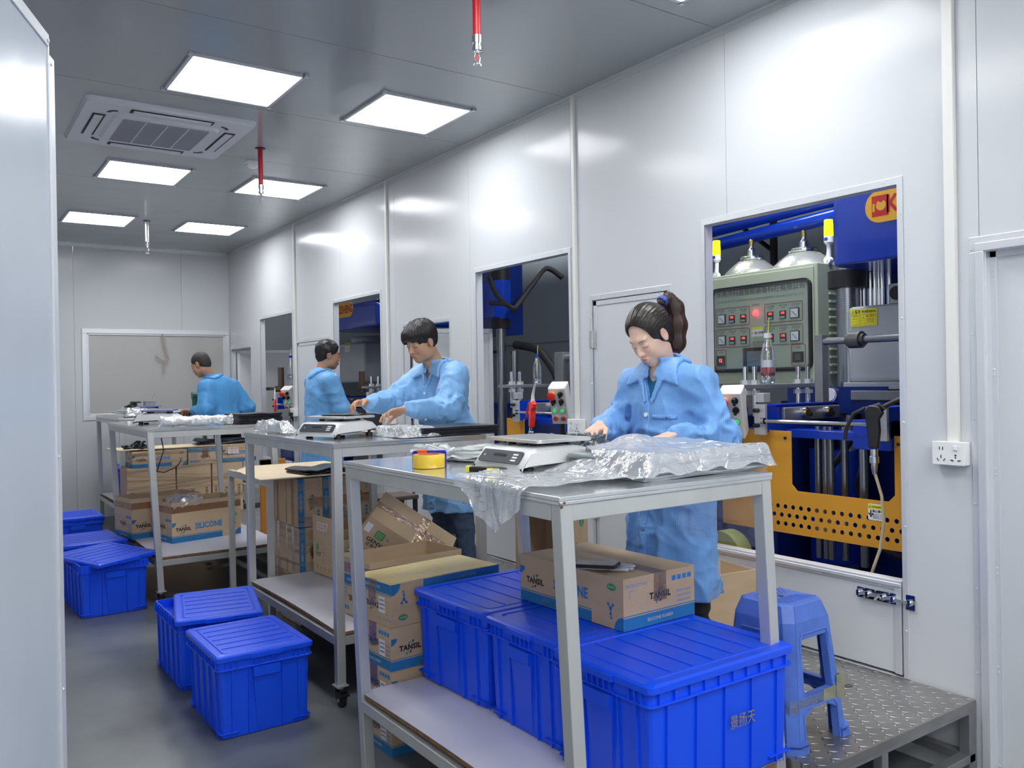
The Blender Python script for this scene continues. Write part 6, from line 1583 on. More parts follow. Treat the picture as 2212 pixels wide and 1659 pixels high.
# ---- the woman at the near table
r, hc, HR, TR, org = person('w', 'woman with a ponytail in a pinstriped blue lab coat, head bent over the clear bag', (2.52,2.43,ZP), dict(fem=True, tone=TONE_F, lip=(.45,.16,.14), hs=.94,
    head=(2.392,2.462,1.672), look=(-.80,-.04,-.60), headroll=-.05, neck=(2.455,2.455,1.552), chest=(2.475,2.455,1.36), pelvis=(2.49,2.455,1.09), face=(-1,-.12,0),
    armR=((2.46,2.615,1.475),(2.40,2.695,1.27),(2.20,2.56,1.315)), armL=((2.475,2.295,1.475),(2.515,2.20,1.265),(2.30,2.255,1.285)),
    handR=dict(fwd=(-.85,-.35,-.25), palm=(-.1,-.15,-1), curl=(.55,.6,.7,.8), side=1, s=.92), handL=dict(fwd=(-.9,.25,-.15), palm=(-.1,0,-1), curl=(.5,.55,.6,.7), side=-1, s=.92),
    legL=((2.50,2.375,1.05),(2.50,2.365,.68),(2.52,2.355,.38)), legR=((2.50,2.545,1.05),(2.50,2.55,.68),(2.52,2.56,.38)), nr=.048,
    hem=.625, coatmat=coat_mat('coat_pinstripe', (.155,.345,.68), True), shirt=mat('teal_shirt', (.01,.13,.27), .7), trousermat=mat('black_trousers', (.012,.012,.016), .8),
    cw=.155, cd=.115, hw=.160, hd=.145, flare=.03, ua=.066, ub=.060, vdepth=.155, seed=2, coatres=.0068, foldk=1.75, pkx=.07, buttons=(-.195,-.33,-.62)))
def w_hair(q):
    x, y, z = q; ax = np.abs(x)
    d = ell(q, (0,-.018,.045), (.083,.098,.088)); d = smin(d, ell(q, (0,-.045,-.01), (.072,.062,.075)), .03)
    face_cut = np.maximum(np.maximum(-(y-.030+.10*(z-.02)), -( .082-ax)), z-.080+.9*np.clip(ax-.02,0,1))     # opens the face
    fc = ell(q, (0,.092,-.008), (.080,.070,.112)); d = smax(d, -fc, .008)
    ear = ell([ax, y, z], (.085,-.004,-.005), (.020,.024,.036)); d = smax(d, -ear, .006); d = np.maximum(d, -(z+.078)-.3*(y+.05))
    return d-.0009*np.sin(np.arctan2(x, z+.02)*60+2*vnoise(q, (20,8,20), 2))-.0015*vnoise(q, (30,10,30), 3)
hair_obj(r, hc, HR, org, w_hair, HAIRW, .0034, .16)
g = Grid(hc-.30, hc+.30, .0042)     # ponytail in world space behind the head
back = -HR[1]; tp = hc+back*.088+np.array((0,0,.085))
pts_t = [tp, tp+np.array((.035,-.004,.016)), tp+np.array((.066,-.010,-.022)), tp+np.array((.076,-.014,-.09)), tp+np.array((.066,-.012,-.165)), tp+np.array((.052,-.008,-.225))]
rd = [.014,.024,.034,.038,.034,.010]; d = 1e9
for i in range(5): d = smin(d, cap(g.P, pts_t[i], pts_t[i+1], rd[i], rd[i+1]), .02) if i else cap(g.P, pts_t[0], pts_t[1], rd[0], rd[1])
an_ = np.arctan2(g.Y-tp[1], g.X-tp[0]); d = d-.003*np.sin(an_*26+vnoise(g.P,(14,14,6),5)*5)-.003*vnoise(g.P,(40,40,8),6)
V, Q = surfnet(d, g.lo, g.h); mesh_obj('ponytail', V, Q, HAIRT, r, None, org)
b = MB(); b.M = T(*(-Vector(org))); tv = Vector(tp)+Vector((.008,0,.006))
b.lathe([(.014,-.012),(.023,-.010),(.025,0),(.023,.010),(.014,.012)], 18, 0, T(*tv) @ RY(.95)); b.build('hair_tie', mat('tie_blue', (.04,.08,.35), .6, bump=1, bscale=80), r, smooth=True)
# ---- the young man reaching over the scale
r, hc, HR, TR, org = person('m2', 'young man with a black fringe in a pale blue coat, both hands over the scale', (2.68,4.54,ZP), dict(tone=TONE_M, lip=(.36,.14,.12), hs=1.0,
    head=(2.465,4.50,1.745), look=(-.86,-.16,-.36), neck=(2.575,4.53,1.605), chest=(2.62,4.54,1.41), pelvis=(2.70,4.56,1.14), face=(-.97,-.22,0),
    armL=((2.60,4.335,1.535),(2.47,4.225,1.345),(2.225,4.285,1.345)), armR=((2.585,4.72,1.535),(2.37,4.72,1.385),(2.115,4.56,1.385)),
    handL=dict(fwd=(-.93,.10,-.10), palm=(.1,-.45,-.85), curl=(.35,.42,.5,.6), side=-1, s=1.02, thumb=.9), handR=dict(fwd=(-.93,-.30,.02), palm=(0,-.4,-.8), curl=(.6,.75,.85,.9), side=1, s=1.02, thumb=1.0),
    legL=((2.71,4.46,1.1),(2.70,4.45,.75),(2.73,4.44,.38)), legR=((2.72,4.67,1.1),(2.68,4.70,.76),(2.76,4.72,.38)), nr=.055,
    hem=.70, coatmat=coat_mat('coat_pale_blue', (.19,.40,.70)), shirt=mat('grey_shirt', (.32,.31,.28), .8), trousermat=mat('jeans', (.055,.095,.17), .8, var=.5, vscale=18),
    cw=.185, cd=.125, hw=.175, hd=.135, flare=.025, ua=.078, ub=.072, vdepth=.13, seed=7, foldk=1.75, coatres=.0078, buttons=(-.17,-.33,-.5)))
def m_hair(q):
    x, y, z = q; ax = np.abs(x)
    d = ell(q, (0,-.012,.052), (.089,.108,.092)); d = smin(d, ell(q, (0,-.05,.0), (.072,.055,.07)), .03)
    d = smin(d, ell(q, (0,.055,.068), (.070,.055,.038)), .03); d = smin(d, ell(q, (.012,.088,.045), (.050,.020,.030)), .015)
    d = smax(d, -ell(q, (0,.105,-.045), (.085,.062,.086)), .006); d = d+.004*np.sin(x*260+2*vnoise(q,(30,30,30),4))*np.clip((.05-z)/.03,0,1)*(y>.04)
    d = smax(d, -ell([ax,y,z], (.088,-.0,-.012), (.022,.028,.036)), .006); d = np.maximum(d, -(z+.045)-.35*(y+.05))
    return d-.0025*np.sin(np.arctan2(x, y+.02)*44+vnoise(q,(18,18,9),3)*4)*np.clip((z+.02)/.08,0,1)-.003*vnoise(q,(45,45,20),8)
hair_obj(r, hc, HR, org, m_hair, HAIR, .0038, .16)
# ---- the man turned to the wall
r, hc, HR, TR, org = person('m3', 'man in a sky blue coat seen from behind, turned towards the presses', (2.74,6.76,ZP), dict(tone=(.40,.22,.14), lip=(.33,.13,.11), fine=False,
    head=(2.805,6.77,1.745), look=(.96,-.18,-.16), neck=(2.745,6.77,1.60), chest=(2.735,6.76,1.40), pelvis=(2.73,6.76,1.12), face=(.97,.15,0),
    armR=((2.745,6.585,1.52),(2.82,6.52,1.28),(2.98,6.60,1.20)), armL=((2.745,6.95,1.52),(2.80,7.03,1.28),(2.98,6.95,1.20)),
    handR=dict(fwd=(.9,.3,-.2), palm=(0,.3,-1), curl=(.5,.5,.5,.5), side=-1), handL=dict(fwd=(.9,-.3,-.2), palm=(0,-.3,-1), curl=(.5,.5,.5,.5), side=1),
    legL=((2.73,6.86,1.1),(2.73,6.86,.72),(2.74,6.86,.38)), legR=((2.73,6.66,1.1),(2.73,6.66,.72),(2.74,6.66,.38)),
    hem=.72, coatmat=coat_mat('coat_sky_blue', (.135,.36,.68)), trousermat=MATS['black_trousers'], cw=.185, cd=.125, hw=.185, hd=.145, flare=.02, ua=.074, ub=.068, open=False, seed=11, coatres=.0095))
def m3_hair(q):
    x, y, z = q; ax = np.abs(x)
    d = ell(q, (0,-.018,.050), (.086,.102,.088)); d = smin(d, ell(q, (0,-.055,-.012), (.068,.050,.062)), .03)
    d = smax(d, -ell(q, (0,.10,-.02), (.085,.065,.10)), .006); d = smax(d, -ell([ax,y,z], (.086,-.0,-.012), (.020,.026,.034)), .006)
    return d-.002*vnoise(q,(40,40,40),8)-.0025*vnoise(q,(90,90,50),9)
hair_obj(r, hc, HR, org, m3_hair, HAIR, .0045, .16)
# ---- the man at the farthest table
r, hc, HR, TR, org = person('m4', 'crop-haired man in a blue work jacket, back to the camera at the far table', (2.42,8.62,ZP), dict(tone=(.42,.24,.155), lip=(.33,.13,.11), fine=False,
    head=(2.245,8.66,1.715), look=(-.55,.62,-.42), neck=(2.335,8.63,1.585), chest=(2.41,8.61,1.38), pelvis=(2.45,8.60,1.12), face=(-.42,.90,0),
    armL=((2.265,8.55,1.49),(2.23,8.47,1.27),(2.16,8.68,1.26)), armR=((2.565,8.70,1.49),(2.69,8.66,1.28),(2.60,8.80,1.16)),
    handL=dict(fwd=(-.35,.8,.0), palm=(-.3,0,-1), curl=(.7,.7,.8,.8), side=1), handR=dict(fwd=(-.5,.8,-.2), palm=(-.3,0,-1), curl=(.5,.5,.5,.5), side=-1),
    legL=((2.42,8.60,1.08),(2.46,8.64,.72),(2.47,8.66,.38)), legR=((2.54,8.67,1.08),(2.58,8.70,.72),(2.60,8.73,.38)),
    hem=1.02, coatmat=coat_mat('jacket_blue', (.075,.30,.62)), trousermat=MATS['black_trousers'], cw=.195, cd=.135, hw=.175, hd=.14, flare=.0, ua=.080, ub=.076, open=False, seed=15, coatres=.0095, foldk=1.1))
hair_obj(r, hc, HR, org, lambda q: smax(smin(ell(q, (0,-.014,.044), (.0775,.0945,.084)), ell(q, (0,-.05,-.01), (.062,.052,.06)), .03), -ell(q, (0,.10,-.02), (.085,.065,.095)), .004), HAIRS, .0045, .15)
# ================================================================ THINGS ON THE TABLES
def nz(x, y, z=0, s=1): return noise.noise(Vector((x*s, y*s, z)))
def ridge(x, y, s, z=0): return 1-abs(nz(x, y, z, s))*2
def crumple(x, y, s=9, a=.012, z=0): return a*(ridge(x, y, s, z)*.6+ridge(x+3.1, y-1.7, s*2.3, z)*.3+ridge(x-7, y+2, s*5, z)*.16)
SCB = mat('scale_white', (.66,.67,.67), .3, spec=.5); SCP = mat('scale_panel', (.055,.065,.075), .4)
def scale(loc, rz, label, plate=None, s=1.0):
    r = thing('weighing_scale', label, 'scale', loc, rz, 'counting scales on the work tables'); r.scale = (s,s,s)
    b = MB()   # local: display looks to -x
    prof = [(-.165,.022,.14,.135),(-.160,.034,.145,.14),(-.128,.078,.14,.135),(-.09,.086,.140,.135),(.06,.088,.14,.135),(.12,.076,.135,.13),(.175,.045,.12,.115),(.19,.034,.10,.10)]
    bot = [.018,.020,.024,.026,.030,.038,.034,.033]
    vs = []; nsec = len(prof)
    for (x, zt, w, w2), zb in zip(prof, bot):
        ring_ = [(-w,zb+.004),(-w2+.01,zb),(0,zb),(w2-.01,zb),(w,zb+.004),(w,zt-.012),(w-.012,zt-.002),(0,zt),(-w+.012,zt-.002),(-w,zt-.012)]
        vs += [(x, a, c) for a, c in ring_]
    n = 10; fs = [tuple(range(n)), tuple(range((nsec-1)*n+n-1, (nsec-1)*n-1, -1))]
    for k_ in range(nsec-1):
        for i in range(n): fs.append((k_*n+i, (k_+1)*n+i, (k_+1)*n+(i+1)%n, k_*n+(i+1)%n))
    b.add(vs, fs); b.build('scale_body', SCB, r, smooth=True, bevel=.004, seg=2, angle=50)
    b = MB(); Md = face((-.1485,0,.053), (0,-1,0), (.034,0,.044))
    q = rr(.118,.0235,.008,3); b.add([(x*(1-.04*(y>0)),y,.0022) for x,y in q]+[(x,y,-.001) for x,y in q], [tuple(range(len(q)))]+[(i,(i+1)%len(q),len(q)+(i+1)%len(q),len(q)+i) for i in range(len(q))], 0, Md)
    for i in range(3): rect(b, Md, .068, .007-.011*i, .096, .013-.011*i, 1, .0030)
    b.add([(-.095,-.003,.003),(-.088,-.003,.003),(-.091,.006,.003)], [(0,1,2)], 1, Md); rect(b, Md, -.04,.0,.03,.010, 2, .0030)
    b.build('display_panel', [SCP, PWHITE, mat('lcd_dark', (.04,.05,.055), .2)], r)
    b = MB()
    for (x, y) in ((-.06,-.06),(-.06,.06),(.08,-.06),(.08,.06)): b.cyl((x,y,.080),(x,y,.097),.014,n=12)
    b.box((-.07,-.07,.093),(.09,.07,.098)); b.build('pan_support', BLACK, r)
    b = MB(); b.prism(rr(.112,.145,.012,3), .098, .108, 0, T(.01,0,0), top=rr(.114,.147,.012,3)); b.prism(rr(.110,.143,.012,3), .108, .110, 0, T(.01,0,0)); b.build('weighing_pan', plate or mat('pan_steel', (.68,.69,.69), .28, metal=.75), r, bevel=.002)
    for (x, y) in ((-.11,-.10),(-.11,.10),(.12,-.10),(.12,.10)):
        b = MB(); b.cyl((x,y,0),(x,y,.020),.018,n=16); b.cyl((x,y,.018),(x,y,.032),.008,n=10); b.build('foot', BLACK, r)
    b = MB(); b.box((-.10,-.09,.014),(.11,.09,.022)); b.build('base_plate', STEEL, r)
    return r
scale((1.69, 2.29, 1.2005), .0, 'nearest white counting scale with a bare steel pan, beside the clear bag')
S2 = scale((1.75, 4.10, 1.2255), .38, 'white counting scale under the young man\'s hands')
scale((1.47, 6.92, 1.2155), -.38, 'white scale with a violet-blue pan, on the third table', mat('pan_violet', (.20,.22,.42), .3, metal=.3), 1.0)
scale((1.86, 9.25, 1.2005), -.1, 'farthest scale, on the table by the long window', MATS['pan_violet'])
b = MB(); b.box((-.05,-.05,0),(.05,.05,.04)); b.box((-.055,-.055,.04),(.055,.055,.045)); b.tube([(-.06,0,.06),(.03,0,.075),(.045,0,.10),(.05,0,.12)], .004, 6); b.M = None
o = b.build('metal_tin', GREYST, bevel=.003); o.location = (1.88,9.27,1.311); tag(o, 'small grey metal tin with a bent handle on the farthest scale', 'tin')

def sheet_stack(x0, x1, y0, y1, z, t, n, m, label, group, rz=0.0, wav=.003, jit=.006, name='rubber_sheet', seed=1):
    rn = random.Random(seed)
    proto = None
    for i in range(n):
        if proto is None or i < 3:
            b = MB(); nx_, ny_ = 16, 10; hx, hy = (x1-x0)/2, (y1-y0)/2; sd = seed*3.3+i
            def top(u, v, dz=0): 
                x, y = -hx+2*hx*u, -hy+2*hy*v; return (x+.004*nz(u*6, v*6, sd), y+.004*nz(v*6, u*6, sd+4), dz+wav*nz(u*3, v*3, seed)*.0+wav*.5*math.sin(u*11+v*3+sd)*(.2+abs(v-.5)))
            b.grid(lambda u, v: top(u, v, t), nx_, ny_); o_ = len(b.v); b.grid(lambda u, v: top(u, 1-v, 0), nx_, ny_)
            for e in range(2):
                b.grid(lambda u, v, e=e: top(u if not e else 1-u, 0 if not e else 1, t*v), nx_, 1); b.grid(lambda u, v, e=e: top(1 if not e else 0, u if not e else 1-u, t*v), ny_, 1)
            o = b.build(name, m, smooth=True, angle=50); src = o
            if i == 0: proto = []
            proto.append(o)
        else:
            o = proto[i % 3].copy(); COL.objects.link(o)
        nm_ = 'topmost' if i == n-1 else 'lowest' if i == 0 else (('second','third','fourth','fifth','sixth','seventh','eighth','ninth','tenth','eleventh')[i-1]+' from the bottom')
        o.location = ((x0+x1)/2+rn.uniform(-jit, jit), (y0+y1)/2+rn.uniform(-jit, jit), z+i*t*1.0); o.rotation_euler = (0,0,rz+rn.uniform(-.012,.012)); tag(o, label+', '+nm_, 'rubber sheet', group)
    return o
sheet_stack(1.70, 2.235, 1.775, 2.13, 1.2015, .0068, 9, SILG, 'grey rubber sheet under the big clear bag', 'grey rubber sheets bagged on the near table', .0, .004, .010)
sheet_stack(2.02, 2.48, 3.70, 4.02, 1.2265, .0055, 8, SILB, 'black rubber sheet at right on the second table', 'black rubber sheets on the second table', .02, .002, .006, seed=4)
sheet_stack(1.86, 2.19, 6.22, 6.52, 1.2165, .0062, 12, SILB, 'black rubber sheet at the right end of the third table', 'black rubber sheets on the third table', .08, .006, .010, seed=6)
sheet_stack(2.0, 2.42, 9.0, 9.35, 1.2015, .006, 5, SILB, 'black rubber sheet on the farthest table', 'black rubber sheets on the farthest table', .0, .003, .008, seed=8)
sheet_stack(1.93, 2.32, 5.08, 5.36, .932, .006, 5, SILB, 'limp black sheet on the nearer buff cardboard', 'limp black rubber sheets on cardboard', .15, .020, .02, seed=12)
sheet_stack(2.13, 2.58, 8.26, 8.55, .938, .008, 6, SILB, 'limp black sheet on the far buff cardboard', 'limp black rubber sheets on the far cardboard', -.1, .022, .025, seed=14)
o = sheet_stack(1.70, 1.90, 4.0, 4.18, 1.3365, .0025, 2, SILB, 'thin dark sheet on the scale pan', 'thin dark sheets on the scale pan', .38, .008, .01, name='thin_sheet', seed=17)
b = MB(); b.prism([(-.12,-.05),(.12,-.05),(.13,.05),(-.11,.05)], 0, .003); o = b.build('cardboard_sheet', CARDL); o.location = (2.0,4.40,1.2265); tag(o, 'small buff cardboard piece behind the scale on the second table', 'cardboard sheet')
for i, (x, y, a) in enumerate(((2.08,4.38,.2),(2.12,4.42,.0),(2.16,4.36,-.2))):
    b = MB(); b.tube([(-.10,0,.0),(-.04,.0,.010),(.03,.0,.012),(.10,.0,.002)], .0018, 5); o = b.build('rubber_strip', SILB); o.location = (x,y,1.231+.002*i); o.rotation_euler = (0,0,a); tag(o, 'thin black rubber strip on the buff cardboard behind the scale', 'rubber strip', 'thin black strips behind the scale')
# ---- the big clear bag on the near table
b = MB()
def bagz(x, y):
    over = max(0, min(1, (x-1.66)/.05))*max(0, min(1, (2.275-x)/.03))*max(0, min(1, (y-1.755)/.02))*max(0, min(1, (2.19-y)/.06))
    hump = .075*math.exp(-((x-2.12)/.13)**2-((y-2.30)/.10)**2)+.05*math.exp(-((x-1.98)/.10)**2-((y-2.20)/.09)**2)+.045*math.exp(-((x-2.30)/.12)**2-((y-2.24)/.08)**2)
    return 1.205+.068*over+hump
def g1(u, v):
    x0_ = 1.63+.36*max(0,v-.25); x = x0_+(2.30-x0_)*u+.012*nz(u*7, v*7, 3); y = 1.756+(.62-.10*abs(u-.5))*v+.012*nz(v*7, u*7, 5)
    z = bagz(x, y)+crumple(x, y, 4.6, .013)+.0015
    return (min(x, 2.27), y, max(z, 1.203))
b.grid(g1, 110, 84)
def g2(u, v): # empty part, lying flat and running over the left edge
    x = 1.21+.52*u+.02*nz(u*5, v*5, 1); y = 1.80+.52*v*(1-.35*(1-u))+.03*nz(v*4, u*4, 7)+.05*(1-u)
    z = 1.206+max(0, crumple(x, y, 4.5, .014, 3))+.045*math.exp(-((x-1.70)/.07)**2-((y-2.02)/.12)**2)
    if x < 1.322:
        k_ = (1.322-x); z = 1.205-k_*1.25*max(.15, 1-abs(v-.42)*1.7); x = 1.316-.25*k_*.2-.006*ridge(v*8, u*3, 1)
    return (x, y, z)
b.grid(g2, 80, 64)
o = b.build('plastic_bag', BAGF, smooth=True, angle=70); tag(o, 'big crumpled clear plastic bag over the grey sheets and the near table\'s edge', 'plastic bag')
b = MB()
b.grid(lambda u, v: (2.182+.010*v+.008*nz(u*2,v*5,2)+.008, 1.735+.40*u, 1.215-(.27+.02*nz(u*4,0,1))*v), 16, 16)
o = b.build('plastic_film', FILMG, smooth=True); tag(o, 'flat clear plastic film hanging from the right edge of the near table', 'plastic film')
# milky bags on the other tables
def wrap_bag(x0, x1, y0, y1, z, h, m, label, seed=1, amp=.010, s=10, name='plastic_bag'):
    b = MB()
    def f_(u, v):
        e = min(1, min(u, 1-u)*9)*min(1, min(v, 1-v)*9)
        return (x0+(x1-x0)*u+.012*nz(u*6, v*6, seed), y0+(y1-y0)*v+.012*nz(v*6, u*6, seed+2), z+.002+h*e+max(0, crumple(x0+u*(x1-x0), y0+v*(y1-y0), s, amp, seed))*(.3+.7*e))
    b.grid(f_, 40, 34); o = b.build(name, m, smooth=True, angle=70); return tag(o, label, 'plastic bag')
wrap_bag(1.90, 2.13, 3.685, 4.04, 1.227, .046, BAGW, 'milky plastic bag end over the black sheets on the second table', 3, .006, 9)
wrap_bag(1.57, 1.66, 4.45, 4.92, 1.227, .035, BAGF, 'loose clear bag behind the scale on the second table', 8, .05, 7)
b = MB()
def tb(u, v):
    a = 2*PI*v; rr_ = .036*(1+.25*nz(u*9, v*5, 3)+.1*nz(u*30, v*20, 3))*(1 if .04 < u < .9 else .75+.4*ridge(u*3, v*6, 2))
    return (1.335+.50*u, 6.265+.046*math.cos(a)*(rr_/.036), 1.255+rr_*math.sin(a)*.95)
b.grid(tb, 60, 20); o = b.build('bagged_roll', BAGW); tag(o, 'long roll of milky bagged film on the near edge of the third table', 'bagged roll')
b = MB(); b.cyl((1.36,6.265,1.252),(1.80,6.265,1.252),.030,n=16); o = b.build('film_roll', mat('film_white', (.62,.63,.62), .4), smooth=True); tag(o, 'white roll inside the milky bag on the third table', 'roll')
wrap_bag(1.60, 1.84, 9.0, 9.5, 1.202, .05, BAGF, 'crumpled clear bag of dark parts on the farthest table', 12, .05, 7)
wrap_bag(1.98, 2.40, 8.99, 9.4, 1.235, .01, BAGF, 'clear film over the black sheets on the farthest table', 14, .02, 9)
def tangle(loc, m, label, n=10, r_=.05, t=.006, seed=1, name='rubber_tangle', cat='rubber parts', h=.05):
    rn = random.Random(seed); b = MB()
    for i in range(n):
        p = Vector((rn.uniform(-r_, r_), rn.uniform(-r_, r_), rn.uniform(0, h))); pts = []
        d_ = Vector((rn.uniform(-1,1), rn.uniform(-1,1), rn.uniform(-.3,.3)))
        for k_ in range(9): pts.append(p.copy()); d_ = (d_+Vector((rn.uniform(-1,1), rn.uniform(-1,1), rn.uniform(-.6,.6)))*.8).normalized(); p = p+d_*r_*.35; p.z = max(.004, min(h*1.2, p.z))
        b.tube(pts, t, 6)
    o = b.build(name, m, smooth=True); o.location = loc; return tag(o, label, cat)
tangle((1.70,9.22,1.265), BLACK, 'black rubber tangle on top of the far crumpled bag', 14, .030, .009, 2, h=.07)
tangle((1.74,9.15,1.205), SILG, 'grey rubber parts inside the far crumpled bag', 12, .09, .010, 5, h=.05)
tangle((1.80,7.05,1.217), BLACK, 'small black rubber tangle beside the scale on the third table', 6, .035, .006, 6, h=.03)
tangle((1.56,8.34,.94), SILB, 'black rubber scraps on the far cardboard, left end', 16, .045, .010, 9, h=.05)
# bundle of pale strips behind the near scale and grey loops to its right
def bundle(loc, rz, m, label, L_=.30, n=34, seed=1, w=.05, h=.045):
    rn = random.Random(seed); r = thing('strip_bundle', label, 'rubber strips', loc, rz)
    for i in range(n):
        b = MB(); y0 = rn.uniform(-w, w); z0 = rn.uniform(.003, h); pts = []
        for k_ in range(11):
            u = k_/10; pin = 1-.5*math.exp(-((u-.62)/.10)**2); sp = 1+.8*(1-pin)*0
            pts.append(Vector((-L_/2+L_*u+.006*nz(u*5, i, 2), y0*pin*(1+.3*math.sin(u*5+i))+.012*nz(u*6, i*1.7, 1), max(.0025, z0*pin+.010*nz(u*7, i*2.3, 5)+.010*(1-pin)))))
        wd = .004+rn.random()*.003
        vs = []
        for k_, p in enumerate(pts): tw = rn.uniform(-.4,.4)+i; vs += [p+Vector((0,math.cos(tw)*wd,math.sin(tw)*wd)), p-Vector((0,math.cos(tw)*wd,math.sin(tw)*wd))]
        b.add(vs, [(2*k_,2*k_+1,2*k_+3,2*k_+2) for k_ in range(10)]); b.build('strip', m, r, solid=.0016)
    return r
PALE = mat('pale_rubber', (.66,.69,.67), .45)
bd = bundle((1.66,2.72,1.2005), PI/2+.45, PALE, 'tied bundle of pale rubber strips behind the nearest scale', .38, 60, 3, .07, .055)
b = MB(); b.lathe([(.026,-.006),(.030,0),(.026,.006)], 14, 0, T(.045,0,.022) @ RY(PI/2)); b.build('rubber_band', PALE, bd)
tangle((1.925,2.325,1.202), mat('slate_rubber', (.12,.15,.165), .5), 'heap of slate grey rubber loops between the near scale and the bag', 60, .042, .0042, 11, name='rubber_loops', h=.085)
# tape and its dispenser
tp_ = onz(914,1016,1.2)
cx_, cy_ = 1.445, 2.60
r = thing('tape_roll', 'roll of yellow packing tape lying flat on the near table', 'tape', (cx_,cy_,1.2005))
b = MB(); b.lathe([(.040,0),(.056,.001),(.057,.003),(.057,.045),(.056,.047),(.040,.047),(.040,0)], 40); b.build('tape_body', mat('tape_yellow', (.80,.55,.04), .2, coat=.5, bump=.3, bscale=8, stretch=(1,1,.02)), r, smooth=True, angle=30)
b = MB(); b.lathe([(.0372,-.0),(.0402,-.0),(.0402,.048),(.0372,.048),(.0372,0)], 32); b.build('core', mat('core_orange', (.75,.20,.06), .6), r, smooth=True, angle=30)
r = thing('tape_dispenser', 'blue and orange tape dispenser standing behind the yellow tape roll', 'tape dispenser', (cx_+.035,cy_+.055,1.2005), -.55)
b = MB(); b.box((-.06,.0,0),(.06,.004,.055)); b.box((-.06,-.06,0),(-.056,.0,.055)); b.box((.056,-.055,0),(.060,.0,.055)); b.build('side_cheek', mat('dispenser_blue', (.02,.03,.42), .3), r, bevel=.002)
b = MB(); b.box((-.045,-.008,.01),(-.01,-.001,.058)); b.build('guard_flap', mat('dispenser_orange', (.75,.10,.03), .35), r, bevel=.002)
# knife
r = thing('utility_knife', 'black and yellow utility knife half under the clear bag', 'knife', (1.50,2.30,1.2005), -1.15)
b = MB(); b.prism([(-.075,-.010),(.06,-.014),(.075,-.008),(.075,.010),(.04,.014),(-.075,.010)], .002, .020); b.build('handle', BLACK, r, bevel=.004, seg=3)
b = MB(); b.prism([(-.085,-.011),(-.070,-.012),(-.070,.012),(-.085,.011)], .001, .021); b.prism([(.0,-.015),(.05,-.016),(.05,-.010),(.0,-.010)], .001, .018); b.build('grip_inlay', PYEL, r, bevel=.003)
b = MB()
for i in range(14): b.box((-.06+i*.008,-.0035,.0195),(-.056+i*.008,.0035,.0215))
b.build('slider_teeth', GREYST, r)
# glove and phone on the carton
zt = ZL+.172+.0015
gp = onz(1295, 1222, zt+.012)
r = thing('glove', 'thin white glove lying flat beneath the phone', 'glove', (gp.x+.035, gp.y-.01, zt), math.radians(-50))
g = Grid((-.11,-.09,-.012), (.14,.09,.022), .0028); d = ell(g.P, (-.03,0,.004), (.058,.043,.008)); d = smin(d, ell(g.P, (-.085,0,.004), (.03,.036,.007)), .01)
for i, (y, a, ln) in enumerate(((.032,.30,.055),(.012,.10,.066),(-.010,-.06,.064),(-.031,-.26,.052))): d = smin(d, cap(g.P, (.015,y,.004), (.015+ln*math.cos(a),y+ln*math.sin(a),.004+.003*(i % 2)), .0095, .0095, (0,0,1,1.7)), .008)
d = smin(d, cap(g.P, (-.035,.035,.004), (.005,.072,.006), .011, .010, (0,0,1,1.6)), .008); d = d-.0016*vnoise(g.P, (60,60,60), 3); d = np.maximum(d, -g.Z)
V, Q = surfnet(d, g.lo, g.h); mesh_obj('glove_body', V, Q, mat('glove_white', (.70,.72,.75), .5), r)
r = thing('phone', 'black mobile phone lying on a white glove on top of the carton', 'phone', (gp.x-.012, gp.y+.006, zt+.0115), math.radians(-62)+PI); r.rotation_euler = (0,-.03,math.radians(-58))
b = MB(); b.prism(rr(.080,.041,.010,5), 0, .011); b.build('phone_case', BLACK, r, bevel=.002, seg=3)
b = MB(); b.prism(rr(.0755,.0365,.008,5), .011, .0116); b.build('screen', BLACKG, r)
b = MB(); b.box((.079,-.005,.004),(.0803,.005,.007)); b.build('charging_port', CHROME, r)
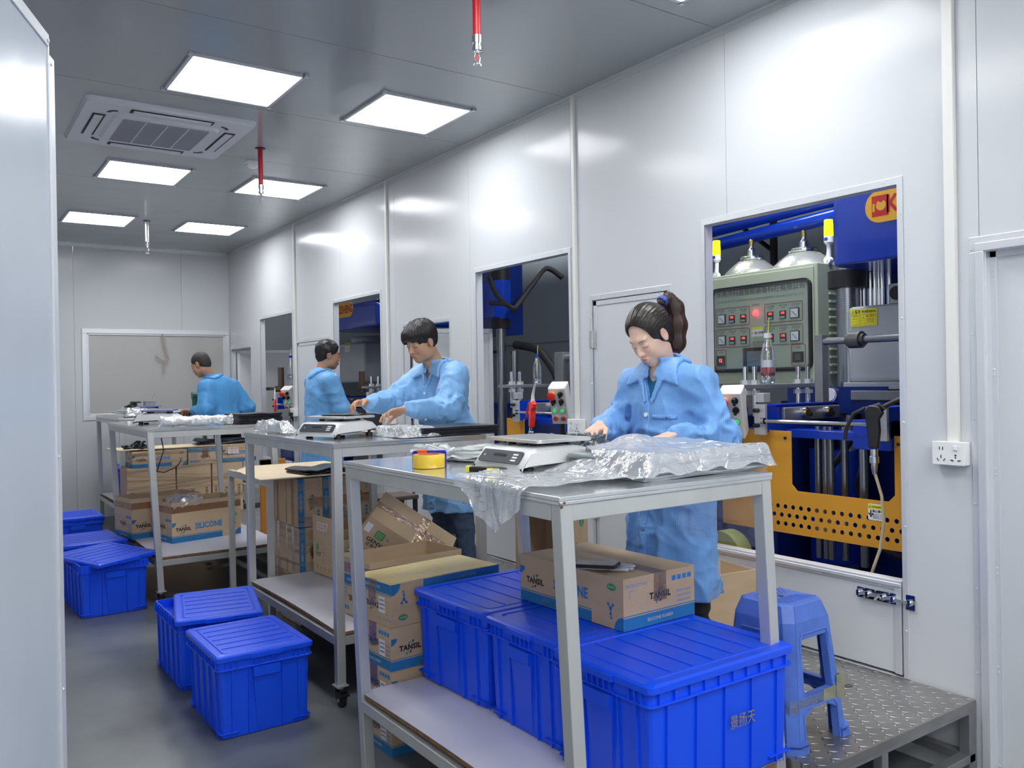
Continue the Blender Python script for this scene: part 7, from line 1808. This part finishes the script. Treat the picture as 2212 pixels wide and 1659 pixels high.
# hand press on the farthest table
r = thing('hand_press', 'green bench tool with a steel bar on the farthest table', 'bench tool', (2.275,9.02,1.2005))
GRNM = mat('machine_green', (.03,.11,.07), .4)
b = MB(); b.cyl((0,0,0),(0,0,.20),.034,n=20); b.cyl((-.035,0,.20),(.04,0,.20),.040,n=20); b.build('column', GRNM, r, smooth=True, angle=30, bevel=.003); b = MB(); b.cyl((.04,0,.20),(.20,0,.205),.011,n=12); b.build('steel_bar', CHROME, r, smooth=True)
b = MB(); b.box((-.06,-.06,0),(.06,.06,.02)); b.build('base', GRNM, r, bevel=.003)
# scale cable hanging under the third table
b = MB(); b.tube([(1.36,6.35,1.15),(1.375,6.34,1.05),(1.34,6.33,.95),(1.33,6.36,.90),(1.40,6.45,.88),(1.52,6.6,.90),(1.60,6.8,.93)], .004, 8); tag(b.build('cable', BLACK, smooth=True), 'thin black cable looping down below the third table', 'cable')
# stool of the second worker: dark round seat under the second table's far side
r = thing('wooden_stool', 'low dark stool beyond the tipped carton', 'stool', (2.62,5.25,ZP))
b = MB(); b.box((-.15,-.12,.40),(.15,.12,.43)); b.build('seat', mat('dark_wood', (.10,.07,.06), .5), r, bevel=.006); 
for sx_ in (-1,1):
    for sy_ in (-1,1): b = MB(); b.box((sx_*.13-.012,sy_*.10-.012,0),(sx_*.13+.012,sy_*.10+.012,.40)); b.build('leg', BLACK, r)
# rubbish on the floor and on the platform
for i, (x, y) in enumerate(((2.0,7.05),(2.08,6.7),(1.9,7.2))):
    b = MB(); b.grid(lambda u, v: (.05*(u-.5)+.01*nz(u*5,v*5,i), .05*(v-.5)+.01*nz(v*5,u*5,i+3), .004+max(0,crumple(u,v,4,.03,i))), 8, 8); o = b.build('plastic_scrap', BAGW); o.location = (x,y,0); tag(o, 'crumpled plastic scrap on the floor beneath the tables, %s' % ('middle of three','nearest of three','farthest of three')[i], 'scrap', 'plastic scraps on the floor')
q = onz(1833,1482,ZP)
b = MB(); b.tube([(.016*math.cos(a),.011*math.sin(a),.002) for a in np.linspace(0,5.6,18)], .0012, 6); o = b.build('rubber_ring', BLACK, smooth=True); o.location = (q.x,q.y,ZP); tag(o, 'small black rubber ring lying on the platform right of the blue stool', 'rubber ring')
